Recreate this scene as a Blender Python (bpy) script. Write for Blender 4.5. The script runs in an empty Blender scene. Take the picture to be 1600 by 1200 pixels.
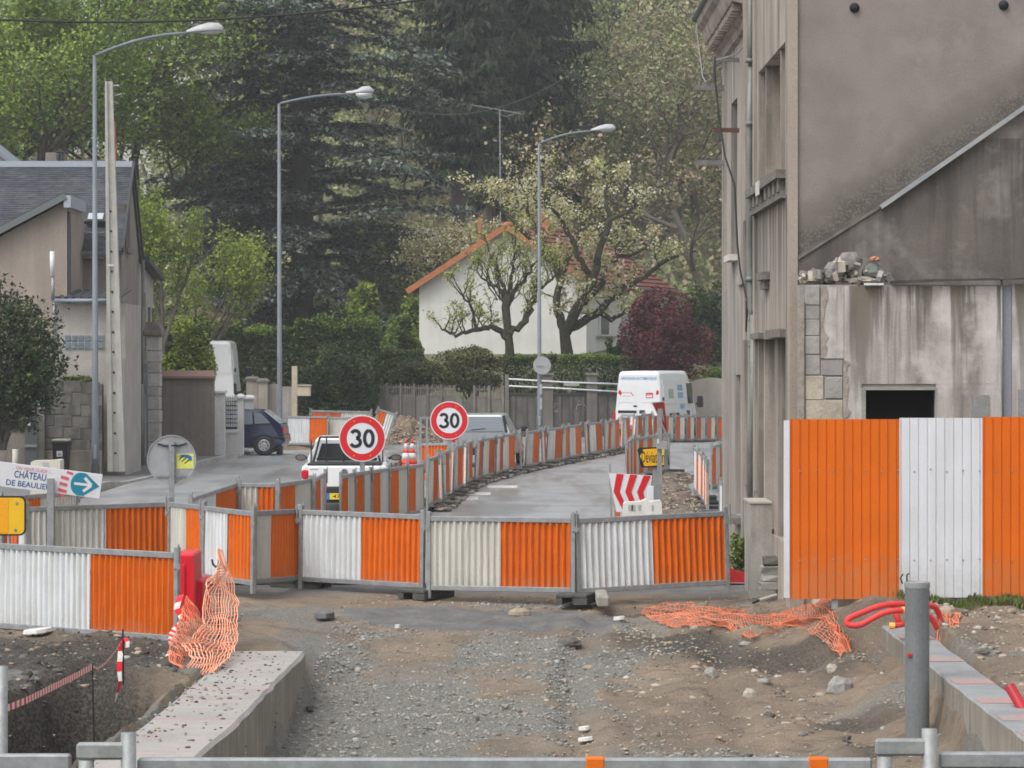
import bpy, math, random
import numpy as np
from mathutils import Vector, Matrix, Euler

random.seed(7)
SC = bpy.context.scene
COL = SC.collection
F = 5000.0          # focal length in pixels of the 1600 px wide photograph
HZ = 560.0          # row of the horizon
EYE = 3.0           # camera height

# ------------------------------------------------------------------ camera
cam_d = bpy.data.cameras.new('camera')
cam = bpy.data.objects.new('camera', cam_d)
COL.objects.link(cam)
cam.location = (0, 0, EYE)
cam.rotation_euler = (math.radians(90), 0, 0)
cam_d.sensor_width = 36.0
cam_d.lens = 36.0 * F / 1600.0
cam_d.shift_y = (HZ - 600.0) / 1600.0
cam_d.clip_start = 0.5
cam_d.clip_end = 2000.0
SC.camera = cam

# ------------------------------------------------------------------ sky and sun (overcast)
world = bpy.data.worlds.new('World')
SC.world = world
world.use_nodes = True
wt = world.node_tree
wt.nodes.clear()
w_out = wt.nodes.new('ShaderNodeOutputWorld')
w_bg = wt.nodes.new('ShaderNodeBackground')
w_sky = wt.nodes.new('ShaderNodeTexSky')
w_sky.sky_type = 'NISHITA'
w_sky.sun_disc = False
SUN_EL, SUN_AZ = math.radians(55), math.radians(224)
w_sky.sun_elevation = SUN_EL
w_sky.sun_rotation = SUN_AZ
w_sky.air_density = 1.0
w_sky.dust_density = 4.0
w_sky.ozone_density = 1.0
w_hsv = wt.nodes.new('ShaderNodeHueSaturation')
w_hsv.inputs['Saturation'].default_value = 0.16
w_bg.inputs['Strength'].default_value = 0.15
wt.links.new(w_sky.outputs[0], w_hsv.inputs['Color'])
wt.links.new(w_hsv.outputs[0], w_bg.inputs['Color'])
wt.links.new(w_bg.outputs[0], w_out.inputs['Surface'])

sun_d = bpy.data.lights.new('sun', 'SUN')
sun = bpy.data.objects.new('sun', sun_d)
COL.objects.link(sun)
sun_d.energy = 0.7
sun_d.angle = math.radians(40)
sun_d.color = (1.0, 0.97, 0.92)
_sv = Vector((math.sin(SUN_AZ) * math.cos(SUN_EL), math.cos(SUN_AZ) * math.cos(SUN_EL), math.sin(SUN_EL)))
sun.rotation_euler = (-_sv).to_track_quat('-Z', 'Y').to_euler()

vs = SC.view_settings
vs.view_transform = 'Standard'
vs.look = 'None'
vs.gamma = 1.0
vs.use_curve_mapping = False
vs.exposure = 0.73
SC.cycles.max_bounces = 6
SC.cycles.diffuse_bounces = 3
SC.cycles.glossy_bounces = 2
SC.cycles.transmission_bounces = 3
SC.cycles.transparent_max_bounces = 6
SC.cycles.volume_bounces = 0
SC.cycles.use_denoising = True
SC.cycles.use_adaptive_sampling = True
SC.cycles.adaptive_threshold = 0.02
SC.cycles.filter_width = 1.7

# ------------------------------------------------------------------ small helpers
def P(px, py, D):
    return Vector(((px - 800.0) * D / F, D, EYE - (py - HZ) * D / F))

def G(px, py, z=0.0):
    D = F * (EYE - z) / (py - HZ)
    return Vector(((px - 800.0) * D / F, D, z))

def XD(px, D):
    return (px - 800.0) * D / F

def ZD(py, D):
    return EYE - (py - HZ) * D / F

MATRIX = {}

def tag(o, label=None, cat=None, group=None, kind=None):
    if label: o['label'] = label
    if cat: o['category'] = cat
    if group: o['group'] = group
    if kind: o['kind'] = kind
    return o

def thing(name, label, cat, loc=(0, 0, 0), rz=0.0, group=None, rx=0.0, ry=0.0):
    o = bpy.data.objects.new(name, None)
    o.empty_display_size = 0.2
    COL.objects.link(o)
    o.location = loc
    o.rotation_euler = (rx, ry, rz)
    MATRIX[o.name] = Matrix.Translation(Vector(loc)) @ Euler((rx, ry, rz)).to_matrix().to_4x4()
    return tag(o, label, cat, group)

def place(name, me, mat, parent=None, smooth=False):
    if mat is not None and len(me.materials) == 0:
        for m in (mat if isinstance(mat, (list, tuple)) else [mat]):
            me.materials.append(m)
    if smooth:
        me.polygons.foreach_set('use_smooth', [True] * len(me.polygons))
    o = bpy.data.objects.new(name, me)
    COL.objects.link(o)
    if parent is not None:
        o.parent = parent
        MATRIX[o.name] = MATRIX[parent.name]
    else:
        MATRIX[o.name] = Matrix.Identity(4)
    return o

class MB:
    """collects simple shapes that become one mesh"""
    def __init__(self):
        self.v, self.f, self.mi, self.cur = [], [], [], 0
    def add(self, vs_, fs_):
        n = len(self.v)
        self.v += [tuple(p) for p in vs_]
        self.f += [tuple(i + n for i in f) for f in fs_]
        self.mi += [self.cur] * len(fs_)
        return self
    def box(self, x0, x1, y0, y1, z0, z1, b=0.0):
        if b <= 0:
            return self.add([(x0,y0,z0),(x1,y0,z0),(x1,y1,z0),(x0,y1,z0),(x0,y0,z1),(x1,y0,z1),(x1,y1,z1),(x0,y1,z1)],
                            [(0,3,2,1),(4,5,6,7),(0,1,5,4),(1,2,6,5),(2,3,7,6),(3,0,4,7)])
        b = min(b, (x1-x0)*.45, (y1-y0)*.45, (z1-z0)*.45)
        rings = []
        for z, s in ((z0, b), (z0+b, 0), (z1-b, 0), (z1, b)):
            c = b
            r = [(x0+s+c*(s==0), y0+s), (x1-s-c*(s==0), y0+s), (x1-s, y0+s+c*(s==0)), (x1-s, y1-s-c*(s==0)),
                 (x1-s-c*(s==0), y1-s), (x0+s+c*(s==0), y1-s), (x0+s, y1-s-c*(s==0)), (x0+s, y0+s+c*(s==0))]
            rings.append([(p[0], p[1], z) for p in r])
        return self.loft(rings, True)
    def obox(self, c, dx, dy, dz):
        """box from centre and three half vectors"""
        c, dx, dy, dz = Vector(c), Vector(dx), Vector(dy), Vector(dz)
        vs_ = [c+a*dx+b*dy+d*dz for d in (-1,1) for (a,b) in ((-1,-1),(1,-1),(1,1),(-1,1))]
        return self.add(vs_, [(0,3,2,1),(4,5,6,7),(0,1,5,4),(1,2,6,5),(2,3,7,6),(3,0,4,7)])
    def bar(self, p, q, w, h, up=(0,0,1)):
        p, q = Vector(p), Vector(q)
        d = (q-p)
        L = d.length
        d.normalize()
        up = Vector(up)
        s = d.cross(up)
        if s.length < 1e-4: s = d.cross(Vector((1,0,0)))
        s.normalize(); u = s.cross(d)
        return self.obox((p+q)/2, d*L/2, s*w/2, u*h/2)
    def loft(self, rings, caps=True, closed=True):
        n = len(rings[0]); vs_ = [p for r in rings for p in r]; fs_ = []
        for i in range(len(rings)-1):
            for j in range(n if closed else n-1):
                k = (j+1) % n
                fs_.append((i*n+j, i*n+k, (i+1)*n+k, (i+1)*n+j))
        if caps:
            fs_.append(tuple(range(n-1, -1, -1)))
            fs_.append(tuple(range((len(rings)-1)*n, len(rings)*n)))
        return self.add(vs_, fs_)
    def tube(self, pts, r, n=8, caps=True):
        pts = [Vector(p) for p in pts]
        m = len(pts)
        rs = r if isinstance(r, (list, tuple)) else [r]*m
        rings = []; prev = None
        for i, p in enumerate(pts):
            d = (pts[min(i+1, m-1)] - pts[max(i-1, 0)])
            if d.length < 1e-6: d = Vector((0,0,1))
            d.normalize()
            if prev is None:
                a = d.cross(Vector((0,0,1)))
                if a.length < 1e-3: a = Vector((1,0,0))
            else:
                a = prev - d*prev.dot(d)
                if a.length < 1e-4: a = d.cross(Vector((0.3,1,0.2)))
            a.normalize(); b = d.cross(a); prev = a
            rings.append([p + rs[i]*(math.cos(t)*a + math.sin(t)*b) for t in [2*math.pi*k/n for k in range(n)]])
        return self.loft(rings, caps)
    def lathe(self, prof, c=(0,0,0), n=20, axis='z'):
        rings = []
        for r, h in prof:
            ring = []
            for k in range(n):
                t = 2*math.pi*k/n
                if axis == 'z': q = (c[0]+r*math.cos(t), c[1]+r*math.sin(t), c[2]+h)
                elif axis == 'y': q = (c[0]+r*math.cos(t), c[1]+h, c[2]-r*math.sin(t))
                else: q = (c[0]+h, c[1]+r*math.cos(t), c[2]+r*math.sin(t))
                ring.append(q)
            rings.append(ring)
        return self.loft(rings, True)
    def prism(self, poly, a0, a1, axis='y'):
        """poly of 2d points swept along an axis: y -> (x,z), x -> (y,z), z -> (x,y)"""
        def q(p, a):
            return (p[0], a, p[1]) if axis == 'y' else ((a, p[0], p[1]) if axis == 'x' else (p[0], p[1], a))
        return self.loft([[q(p, a0) for p in poly], [q(p, a1) for p in poly]], True)
    def mesh(self, name, parent=None, world=False):
        vs_ = self.v
        if world and parent is not None:
            inv = MATRIX[parent.name].inverted()
            vs_ = [tuple(inv @ Vector(p)) for p in vs_]
        me = bpy.data.meshes.new(name)
        me.from_pydata(vs_, [], self.f)
        me.update()
        return me
    def build(self, name, mat, parent=None, world=False, smooth=False, fix=True):
        me = self.mesh(name, parent, world)
        if isinstance(mat, (list, tuple)):
            for m in mat: me.materials.append(m)
            me.polygons.foreach_set('material_index', self.mi)
            mat = None
        o = place(name, me, mat, parent, smooth)
        if fix:
            import bmesh
            bm = bmesh.new(); bm.from_mesh(me)
            bmesh.ops.recalc_face_normals(bm, faces=bm.faces)
            bm.to_mesh(me); bm.free()
        return o

def box(name, mat, parent, x0, x1, y0, y1, z0, z1, b=0.0, world=False):
    return MB().box(x0, x1, y0, y1, z0, z1, b).build(name, mat, parent, world)

def quads(name, V, mat, parent=None, mi=None, smooth=False):
    """V: (N,4,3) array of separate quads -> one mesh, fast"""
    V = np.ascontiguousarray(V, dtype=np.float32)
    N = len(V)
    me = bpy.data.meshes.new(name)
    me.vertices.add(4*N); me.loops.add(4*N); me.polygons.add(N)
    if parent is not None:
        inv = np.array(MATRIX[parent.name].inverted(), dtype=np.float32)
        V = V.reshape(-1, 3) @ inv[:3, :3].T + inv[:3, 3]
    me.vertices.foreach_set('co', V.ravel())
    me.loops.foreach_set('vertex_index', np.arange(4*N, dtype=np.int32))
    me.polygons.foreach_set('loop_start', np.arange(0, 4*N, 4, dtype=np.int32))
    for m in (mat if isinstance(mat, (list, tuple)) else [mat]): me.materials.append(m)
    if mi is not None: me.polygons.foreach_set('material_index', np.asarray(mi, dtype=np.int32))
    me.update(calc_edges=True)
    return place(name, me, None, parent)

def grid_mesh(name, X, Y, Z, mat, parent=None, attrs=None, smooth=True):
    ny, nx = X.shape
    me = bpy.data.meshes.new(name)
    nv, nf = nx*ny, (nx-1)*(ny-1)
    me.vertices.add(nv); me.loops.add(4*nf); me.polygons.add(nf)
    co = np.stack([X, Y, Z], -1).astype(np.float32)
    me.vertices.foreach_set('co', co.ravel())
    i = np.arange(nv).reshape(ny, nx)
    q = np.stack([i[:-1, :-1], i[:-1, 1:], i[1:, 1:], i[1:, :-1]], -1).astype(np.int32)
    me.loops.foreach_set('vertex_index', q.ravel())
    me.polygons.foreach_set('loop_start', np.arange(0, 4*nf, 4, dtype=np.int32))
    for k, a in (attrs or {}).items():
        at = me.attributes.new(k, 'FLOAT', 'POINT')
        at.data.foreach_set('value', a.astype(np.float32).ravel())
    me.update(calc_edges=True)
    return place(name, me, mat, parent, smooth)

def vnoise(x, y, scale, seed):
    r = np.random.RandomState(seed).rand(128, 128)
    u, v = np.asarray(x)/scale + 700, np.asarray(y)/scale + 700
    i, j = np.floor(u).astype(int), np.floor(v).astype(int)
    a, b = u-i, v-j
    a, b = a*a*(3-2*a), b*b*(3-2*b)
    g = lambda p, q: r[p % 128, q % 128]
    return (g(i,j)*(1-a)*(1-b)+g(i+1,j)*a*(1-b)+g(i,j+1)*(1-a)*b+g(i+1,j+1)*a*b)*2-1

def sstep(a, b, x):
    t = np.clip((np.asarray(x, dtype=float)-a)/(b-a), 0, 1)
    return t*t*(3-2*t)

# ------------------------------------------------------------------ materials
MATS = {}

def mat(name, c1, c2=None, scale=3.0, rough=0.8, bump=0.0, bscale=60.0, metal=0.0, spec=0.3, streak=None, sscale=3.0,
        samt=0.6, island=0.0, fine=0.12, fscale=40.0, trans=0.0, coords='Object', vary=0.0, lo=0.38, hi=0.62):
    if name in MATS: return MATS[name]
    m = bpy.data.materials.new(name)
    m.use_nodes = True
    nt = m.node_tree; N = nt.nodes; Lk = nt.links
    b = N['Principled BSDF']
    b.inputs['Roughness'].default_value = rough
    b.inputs['Metallic'].default_value = metal
    b.inputs['Specular IOR Level'].default_value = spec
    tc = N.new('ShaderNodeTexCoord')
    vec = tc.outputs[coords]
    oi = N.new('ShaderNodeObjectInfo')
    ad = N.new('ShaderNodeVectorMath'); ad.operation = 'MULTIPLY_ADD'
    ad.inputs[1].default_value = (1, 1, 1)
    mu = N.new('ShaderNodeVectorMath'); mu.operation = 'SCALE'
    cb = N.new('ShaderNodeCombineXYZ')
    for k in range(3): Lk.new(oi.outputs['Random'], cb.inputs[k])
    Lk.new(cb.outputs[0], mu.inputs[0]); mu.inputs['Scale'].default_value = 37.0
    Lk.new(vec, ad.inputs[0]); Lk.new(mu.outputs[0], ad.inputs[2])
    vec = ad.outputs[0]
    def noise(sc, det=5.0, mapping=None, ro=0.6):
        n = N.new('ShaderNodeTexNoise'); n.inputs['Scale'].default_value = sc
        n.inputs['Detail'].default_value = det; n.inputs['Roughness'].default_value = ro
        if mapping:
            mp = N.new('ShaderNodeMapping'); mp.inputs['Scale'].default_value = mapping
            Lk.new(vec, mp.inputs[0]); Lk.new(mp.outputs[0], n.inputs['Vector'])
        else: Lk.new(vec, n.inputs['Vector'])
        return n.outputs['Fac']
    def ramp(src, a, c):
        r = N.new('ShaderNodeMapRange'); r.inputs['From Min'].default_value = a; r.inputs['From Max'].default_value = c
        Lk.new(src, r.inputs['Value']); return r.outputs['Result']
    def mix(fac, A, B, typ='MIX'):
        x = N.new('ShaderNodeMix'); x.data_type = 'RGBA'; x.blend_type = typ
        if isinstance(fac, (int, float)): x.inputs[0].default_value = fac
        else: Lk.new(fac, x.inputs[0])
        for s, val in ((6, A), (7, B)):
            if isinstance(val, (tuple, list)): x.inputs[s].default_value = (*val[:3], 1)
            else: Lk.new(val, x.inputs[s])
        return x.outputs[2]
    col = tuple(c1)
    if c2 is not None:
        col = mix(ramp(noise(scale), lo, hi), c1, c2)
    if streak is not None:
        col = mix(N_mul(nt, ramp(noise(sscale, 6.0, (1, 1, 0.07)), 0.44, 0.62), samt), col, streak)
    if fine > 0:
        mr = N.new('ShaderNodeMapRange'); mr.inputs['From Min'].default_value = .3; mr.inputs['From Max'].default_value = .7
        mr.inputs['To Min'].default_value = 1-fine; mr.inputs['To Max'].default_value = 1+fine
        Lk.new(noise(fscale, 3.0), mr.inputs['Value'])
        vm = N.new('ShaderNodeVectorMath'); vm.operation = 'SCALE'
        if isinstance(col, tuple): vm.inputs[0].default_value = col
        else: Lk.new(col, vm.inputs[0])
        Lk.new(mr.outputs[0], vm.inputs['Scale'])
        col = vm.outputs[0]
    if island > 0 or vary > 0:
        if island > 0:
            ge = N.new('ShaderNodeNewGeometry'); src = ge.outputs['Random Per Island']; am = island
        else:
            src = oi.outputs['Random']; am = vary
        mr = N.new('ShaderNodeMapRange'); mr.inputs['To Min'].default_value = 1-am; mr.inputs['To Max'].default_value = 1+am
        Lk.new(src, mr.inputs['Value'])
        vm = N.new('ShaderNodeVectorMath'); vm.operation = 'SCALE'
        if isinstance(col, tuple): vm.inputs[0].default_value = col
        else: Lk.new(col, vm.inputs[0])
        Lk.new(mr.outputs[0], vm.inputs['Scale'])
        col = vm.outputs[0]
    if isinstance(col, tuple): b.inputs['Base Color'].default_value = (*col[:3], 1)
    else: Lk.new(col, b.inputs['Base Color'])
    if bump > 0:
        bp = N.new('ShaderNodeBump'); bp.inputs['Strength'].default_value = 1.0; bp.inputs['Distance'].default_value = bump
        Lk.new(noise(bscale, 6.0), bp.inputs['Height']); Lk.new(bp.outputs[0], b.inputs['Normal'])
    if trans > 0:
        out = N['Material Output']
        tr = N.new('ShaderNodeBsdfTranslucent'); ms = N.new('ShaderNodeMixShader'); ms.inputs[0].default_value = trans
        if isinstance(col, tuple): tr.inputs[0].default_value = (*col[:3], 1)
        else: Lk.new(col, tr.inputs[0])
        Lk.new(b.outputs[0], ms.inputs[1]); Lk.new(tr.outputs[0], ms.inputs[2]); Lk.new(ms.outputs[0], out.inputs[0])
    MATS[name] = m
    return m

def N_mul(nt, sock, f):
    n = nt.nodes.new('ShaderNodeMath'); n.operation = 'MULTIPLY'; n.inputs[1].default_value = f
    nt.links.new(sock, n.inputs[0]); return n.outputs[0]

def glass(name, c=(0.05, 0.06, 0.065), rough=0.06):
    m = mat(name, c, rough=rough, spec=0.6, fine=0)
    return m

ORANGE   = mat('orange_paint', (0.66, 0.138, 0.008), (0.58, 0.122, 0.010), 4, 0.5, spec=.18, fine=0.05, streak=(0.50, 0.13, 0.03), samt=0.35, sscale=9, vary=0.06)
ORANGE_W = mat('worn_shaded_orange', (0.64, 0.145, 0.032), (0.54, 0.13, 0.040), 4, 0.6, spec=.18, fine=0.08, streak=(0.30, 0.12, 0.07), samt=0.4, sscale=9, vary=0.15)  # worn copy; dimness of panels facing away from the sky also in colour
WHITE    = mat('white_paint', (0.66, 0.68, 0.70), (0.60, 0.62, 0.63), 3, 0.45, fine=0.04, streak=(0.48, 0.47, 0.44), samt=0.4, sscale=9)
WHITE_G  = mat('dull_white_paint', (0.56, 0.55, 0.50), (0.52, 0.51, 0.46), 3, 0.5, fine=0.05, streak=(0.40, 0.38, 0.33), samt=0.4, sscale=9)
WHITE_W  = mat('worn_shaded_white', (0.64, 0.64, 0.60), (0.57, 0.57, 0.53), 4, 0.6, fine=0.08, streak=(0.24, 0.23, 0.2), samt=0.4, sscale=9, vary=0.15)  # wear plus the shade on panels turned from the sky, put into this white
GALV     = mat('galvanised_steel', (0.30, 0.31, 0.32), (0.24, 0.25, 0.26), 9, 0.5, metal=0.35, fine=0.1)
GALV_D   = mat('weathered_steel', (0.30, 0.31, 0.31), (0.23, 0.24, 0.24), 9, 0.55, metal=0.3, fine=0.1)
LAMPGREY = mat('lamp_post_paint', (0.165, 0.185, 0.21), (0.14, 0.155, 0.175), 2, 0.5, fine=0.05)
RUBBER   = mat('black_rubber', (0.03, 0.03, 0.03), (0.05, 0.05, 0.05), 6, 0.8)
FOOTM    = mat('dark_recycled_plastic', (0.055, 0.06, 0.055), (0.09, 0.09, 0.08), 9, 0.85, bump=0.004)
RED      = mat('red_plastic', (0.68, 0.012, 0.025), (0.58, 0.012, 0.025), 4, 0.4, fine=0.05)
SIGNRED  = mat('sign_red', (0.55, 0.015, 0.02), rough=0.4, fine=0.03)
SIGNWHITE= mat('sign_white', (0.62, 0.63, 0.66), rough=0.4, fine=0.03)
SIGNBLACK= mat('sign_black', (0.015, 0.017, 0.02), rough=0.5, fine=0)
SIGNYEL  = mat('sign_yellow', (0.75, 0.40, 0.01), rough=0.4, fine=0.03)
SIGNBACK = mat('sign_back_aluminium', (0.36, 0.37, 0.38), (0.30, 0.31, 0.32), 3, 0.5, metal=0.3, fine=0.06)
NETM     = mat('orange_net_plastic', (0.80, 0.20, 0.085), (0.74, 0.26, 0.14), 4, 0.45, fine=0)
NETP     = mat('pale_orange_net_plastic', (0.85, 0.42, 0.28), rough=0.45, fine=0)
CONC     = mat('raw_concrete', (0.36, 0.34, 0.31), (0.27, 0.26, 0.23), 2.5, 0.85, bump=0.004, streak=(0.18, 0.16, 0.13), samt=0.5, sscale=7)
CONC_P   = mat('pole_concrete', (0.46, 0.45, 0.41), (0.39, 0.38, 0.35), 3, 0.85, bump=0.003, streak=(0.24, 0.23, 0.2), samt=0.4)
ZINC     = mat('zinc_pipe', (0.21, 0.225, 0.21), (0.16, 0.175, 0.155), 3, 0.5, metal=0.2, streak=(0.09, 0.10, 0.08), samt=0.6, sscale=10)
BLACKC   = mat('black_cable', (0.02, 0.02, 0.02), rough=0.6, fine=0)
def add_mud(m, z0=.05, z1=.45, c=(.30, .25, .20), amt=.5):
    """dried mud splashed on the lower edge of a panel"""
    nt = m.node_tree; N = nt.nodes; Lk = nt.links; b = N['Principled BSDF']
    src = b.inputs['Base Color'].links[0].from_socket
    tc = N.new('ShaderNodeTexCoord'); sp = N.new('ShaderNodeSeparateXYZ'); Lk.new(tc.outputs['Object'], sp.inputs[0])
    oi = N.new('ShaderNodeObjectInfo'); ns = N.new('ShaderNodeTexNoise'); ns.noise_dimensions = '4D'; ns.inputs['Scale'].default_value = 7; ns.inputs['Detail'].default_value = 7; ns.inputs['Roughness'].default_value = .7
    w = N.new('ShaderNodeMath'); w.operation = 'MULTIPLY'; w.inputs[1].default_value = 50; Lk.new(oi.outputs['Random'], w.inputs[0]); Lk.new(w.outputs[0], ns.inputs['W']); Lk.new(tc.outputs['Object'], ns.inputs['Vector'])
    h = N.new('ShaderNodeMapRange'); h.inputs[1].default_value = z1; h.inputs[2].default_value = z0; h.inputs[3].default_value = .0; h.inputs[4].default_value = .42; Lk.new(sp.outputs['Z'], h.inputs[0])
    ad = N.new('ShaderNodeMath'); ad.operation = 'ADD'; Lk.new(h.outputs[0], ad.inputs[0]); Lk.new(ns.outputs['Fac'], ad.inputs[1])
    r = N.new('ShaderNodeMapRange'); r.inputs[1].default_value = .72; r.inputs[2].default_value = 1.1; r.inputs[4].default_value = amt; Lk.new(ad.outputs[0], r.inputs[0])
    x = N.new('ShaderNodeMix'); x.data_type = 'RGBA'; Lk.new(r.outputs[0], x.inputs[0]); Lk.new(src, x.inputs[6]); x.inputs[7].default_value = (*c, 1)
    Lk.new(x.outputs[2], b.inputs['Base Color'])
for _m in (ORANGE, ORANGE_W, WHITE, WHITE_G, WHITE_W): add_mud(_m)
BARK     = mat('bark', (0.055, 0.045, 0.035), (0.09, 0.08, 0.065), 8, 0.9, bump=0.02, bscale=18)
BARK_P   = mat('pale_bark', (0.14, 0.12, 0.10), (0.10, 0.09, 0.075), 8, 0.9, bump=0.02, bscale=18)

def corrugated(x0, x1, z0, z1, pitch=.084, amp=.019, t=.003, per=6, bulge=0.0, seed=0):
    n = max(2, int(round((x1-x0)/pitch*per)))
    xs = [x0+(x1-x0)*i/n for i in range(n+1)]
    rr = random.Random(seed)
    zs = [z0, z0+(z1-z0)*.33, z0+(z1-z0)*.66, z1] if bulge else [z0, z1]
    offs = [[rr.uniform(-bulge, bulge) for _ in xs] for _ in zs]
    def wave(x):
        s = math.sin(2*math.pi*(x-x0)/pitch)
        return amp*max(-1, min(1, 1.7*s))
    rows = []
    for iz, z in enumerate(zs):
        rows.append([(x, wave(x)+offs[iz][i], z) for i, x in enumerate(xs)])
    V = []; Fs = []
    for side in (-t/2, t/2):
        b = len(V)
        for r in rows: V += [(p[0], p[1]+side, p[2]) for p in r]
        for a in range(len(rows)-1):
            for i in range(n):
                q = (b+a*(n+1)+i, b+a*(n+1)+i+1, b+(a+1)*(n+1)+i+1, b+(a+1)*(n+1)+i)
                Fs.append(q if side < 0 else q[::-1])
    return V, Fs

# ================================================================== GROUND
def wall_left_x(y):                       # inner edge of the left retaining kerb
    return np.interp(y, [14, 24, 26, 28, 32.8], [-2.85, -2.38, -2.28, -2.23, -2.11])

def height(x, y, fine=True):
    x = np.asarray(x, float); y = np.asarray(y, float)
    d = np.interp(y, [14, 23, 29, 33, 38, 41.5], [-1.2, -.95, -.68, -.48, -.13, 0])
    wl = wall_left_x(y)
    soft = np.where(y < 32.8, 0.04, 0.04 + (y-32.8)*0.35)
    ml = sstep(-soft, soft, x-wl+0.02)
    bank = 0.45 + 0.5*sstep(27, 33, y)
    mr = 1 - sstep(4.02-bank, 4.0, x)*np.interp(y, [26, 31, 35, 35.6], [.1, .35, .72, 1.0])
    mr = np.where(x > 3.98, 0, mr)
    z = d*ml*mr
    # raised ground behind the right kerb
    rz_ = np.interp(y, [15, 25, 30, 34, 36, 39, 42.5], [-0.05, -.02, .02, .16, .26, .2, 0.0])
    z = z + rz_*sstep(2.6, 4.0, x)*np.where(y < 34.8, (x > 4.3), 1.0)
    # pit and spoil on the left
    wob = 0.35*vnoise(x, y, .8, 3)
    pit = np.maximum(sstep(0, .45, 30.1-y+1.3*wob)*sstep(-4.5, -4.3, x+.9*wob), sstep(0, .35, 27.7-y+.5*wob))*sstep(0, .75, wl-.80-x)
    z = z - 0.95*pit
    z = z - .075*np.exp(-((y-40.8)/1.5)**2)
    for x0, a in ((.55, .5), (2.15, .5)):              # wheel ruts
        xr = x0+.05*(y-30)+.12*np.sin(y*.5)
        z = z - .05*np.exp(-((x-xr)/.16)**2)*(y < 39) + .025*np.exp(-((np.abs(x-xr)-.3)/.12)**2)*(y < 39)
    z = z + 0.16*np.exp(-((x+3.9)/.7)**2-((y-29.6)/1.6)**2)
    z = z - 0.45*np.exp(-((x+4.0)/.32)**2-((y-31.2)/.9)**2)
    if fine:
        rough = 0.35 + 0.65*sstep(-0.5, 2.5, x+0.8*vnoise(x, y, 2, 5)) + 0.5*(x < -3.2)
        away = 1-sstep(39.5, 41.5, y)
        z = z + away*rough*(0.08*vnoise(x, y, 1.3, 11)+0.058*vnoise(x, y*0.8, .45, 12)+0.042*vnoise(x, y, .19, 13)+.05*np.abs(vnoise(x*.45+.15*y, y, .42, 15))*sstep(-.3, 1.2, x)-.012)
        z = z + 0.02*vnoise(x, y, .12, 14)*(0.3+0.7*away)
        z = np.where((x > 3.9)&(x < 4.46)&(y < 35.3), np.minimum(z, -.14), z)
        z = np.where((x > 3.3)&(x <= 3.9)&(y < 35.3), np.minimum(z, -.10-.25*(x-3.3)), z)
        z = np.where((x > wl-.80)&(x < wl-.02)&(y < 33), np.minimum(z, -.2), z)
    return z

def terrain(x, y):
    x = np.asarray(x, float); y = np.asarray(y, float)
    hill = np.interp(y, [0, 122, 127, 133, 150, 185, 235, 300, 430], [0, 0, 1.2, 3.0, 4.2, 9, 25, 46, 90])
    hill = hill*np.where(y > 150, 1-.62*(1-sstep(-.11, -.045, x/np.maximum(y, 1)))*sstep(150, 200, y), 1)
    z = hill*np.where(x > 5, sstep(0, 14, y-126-np.maximum(0, x-5)*0.6+6), 1)
    z = np.maximum(z, 1.1*sstep(-11.2, -13, x)*sstep(76, 84, y))
    z = z + 1.0*sstep(104, 111, y)*sstep(-6.9, -8.6, x)*(y < 122)
    z = z - 0.22*sstep(112, 124, y)*sstep(3.5, 6, x)*(y < 131)
    return z

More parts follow.
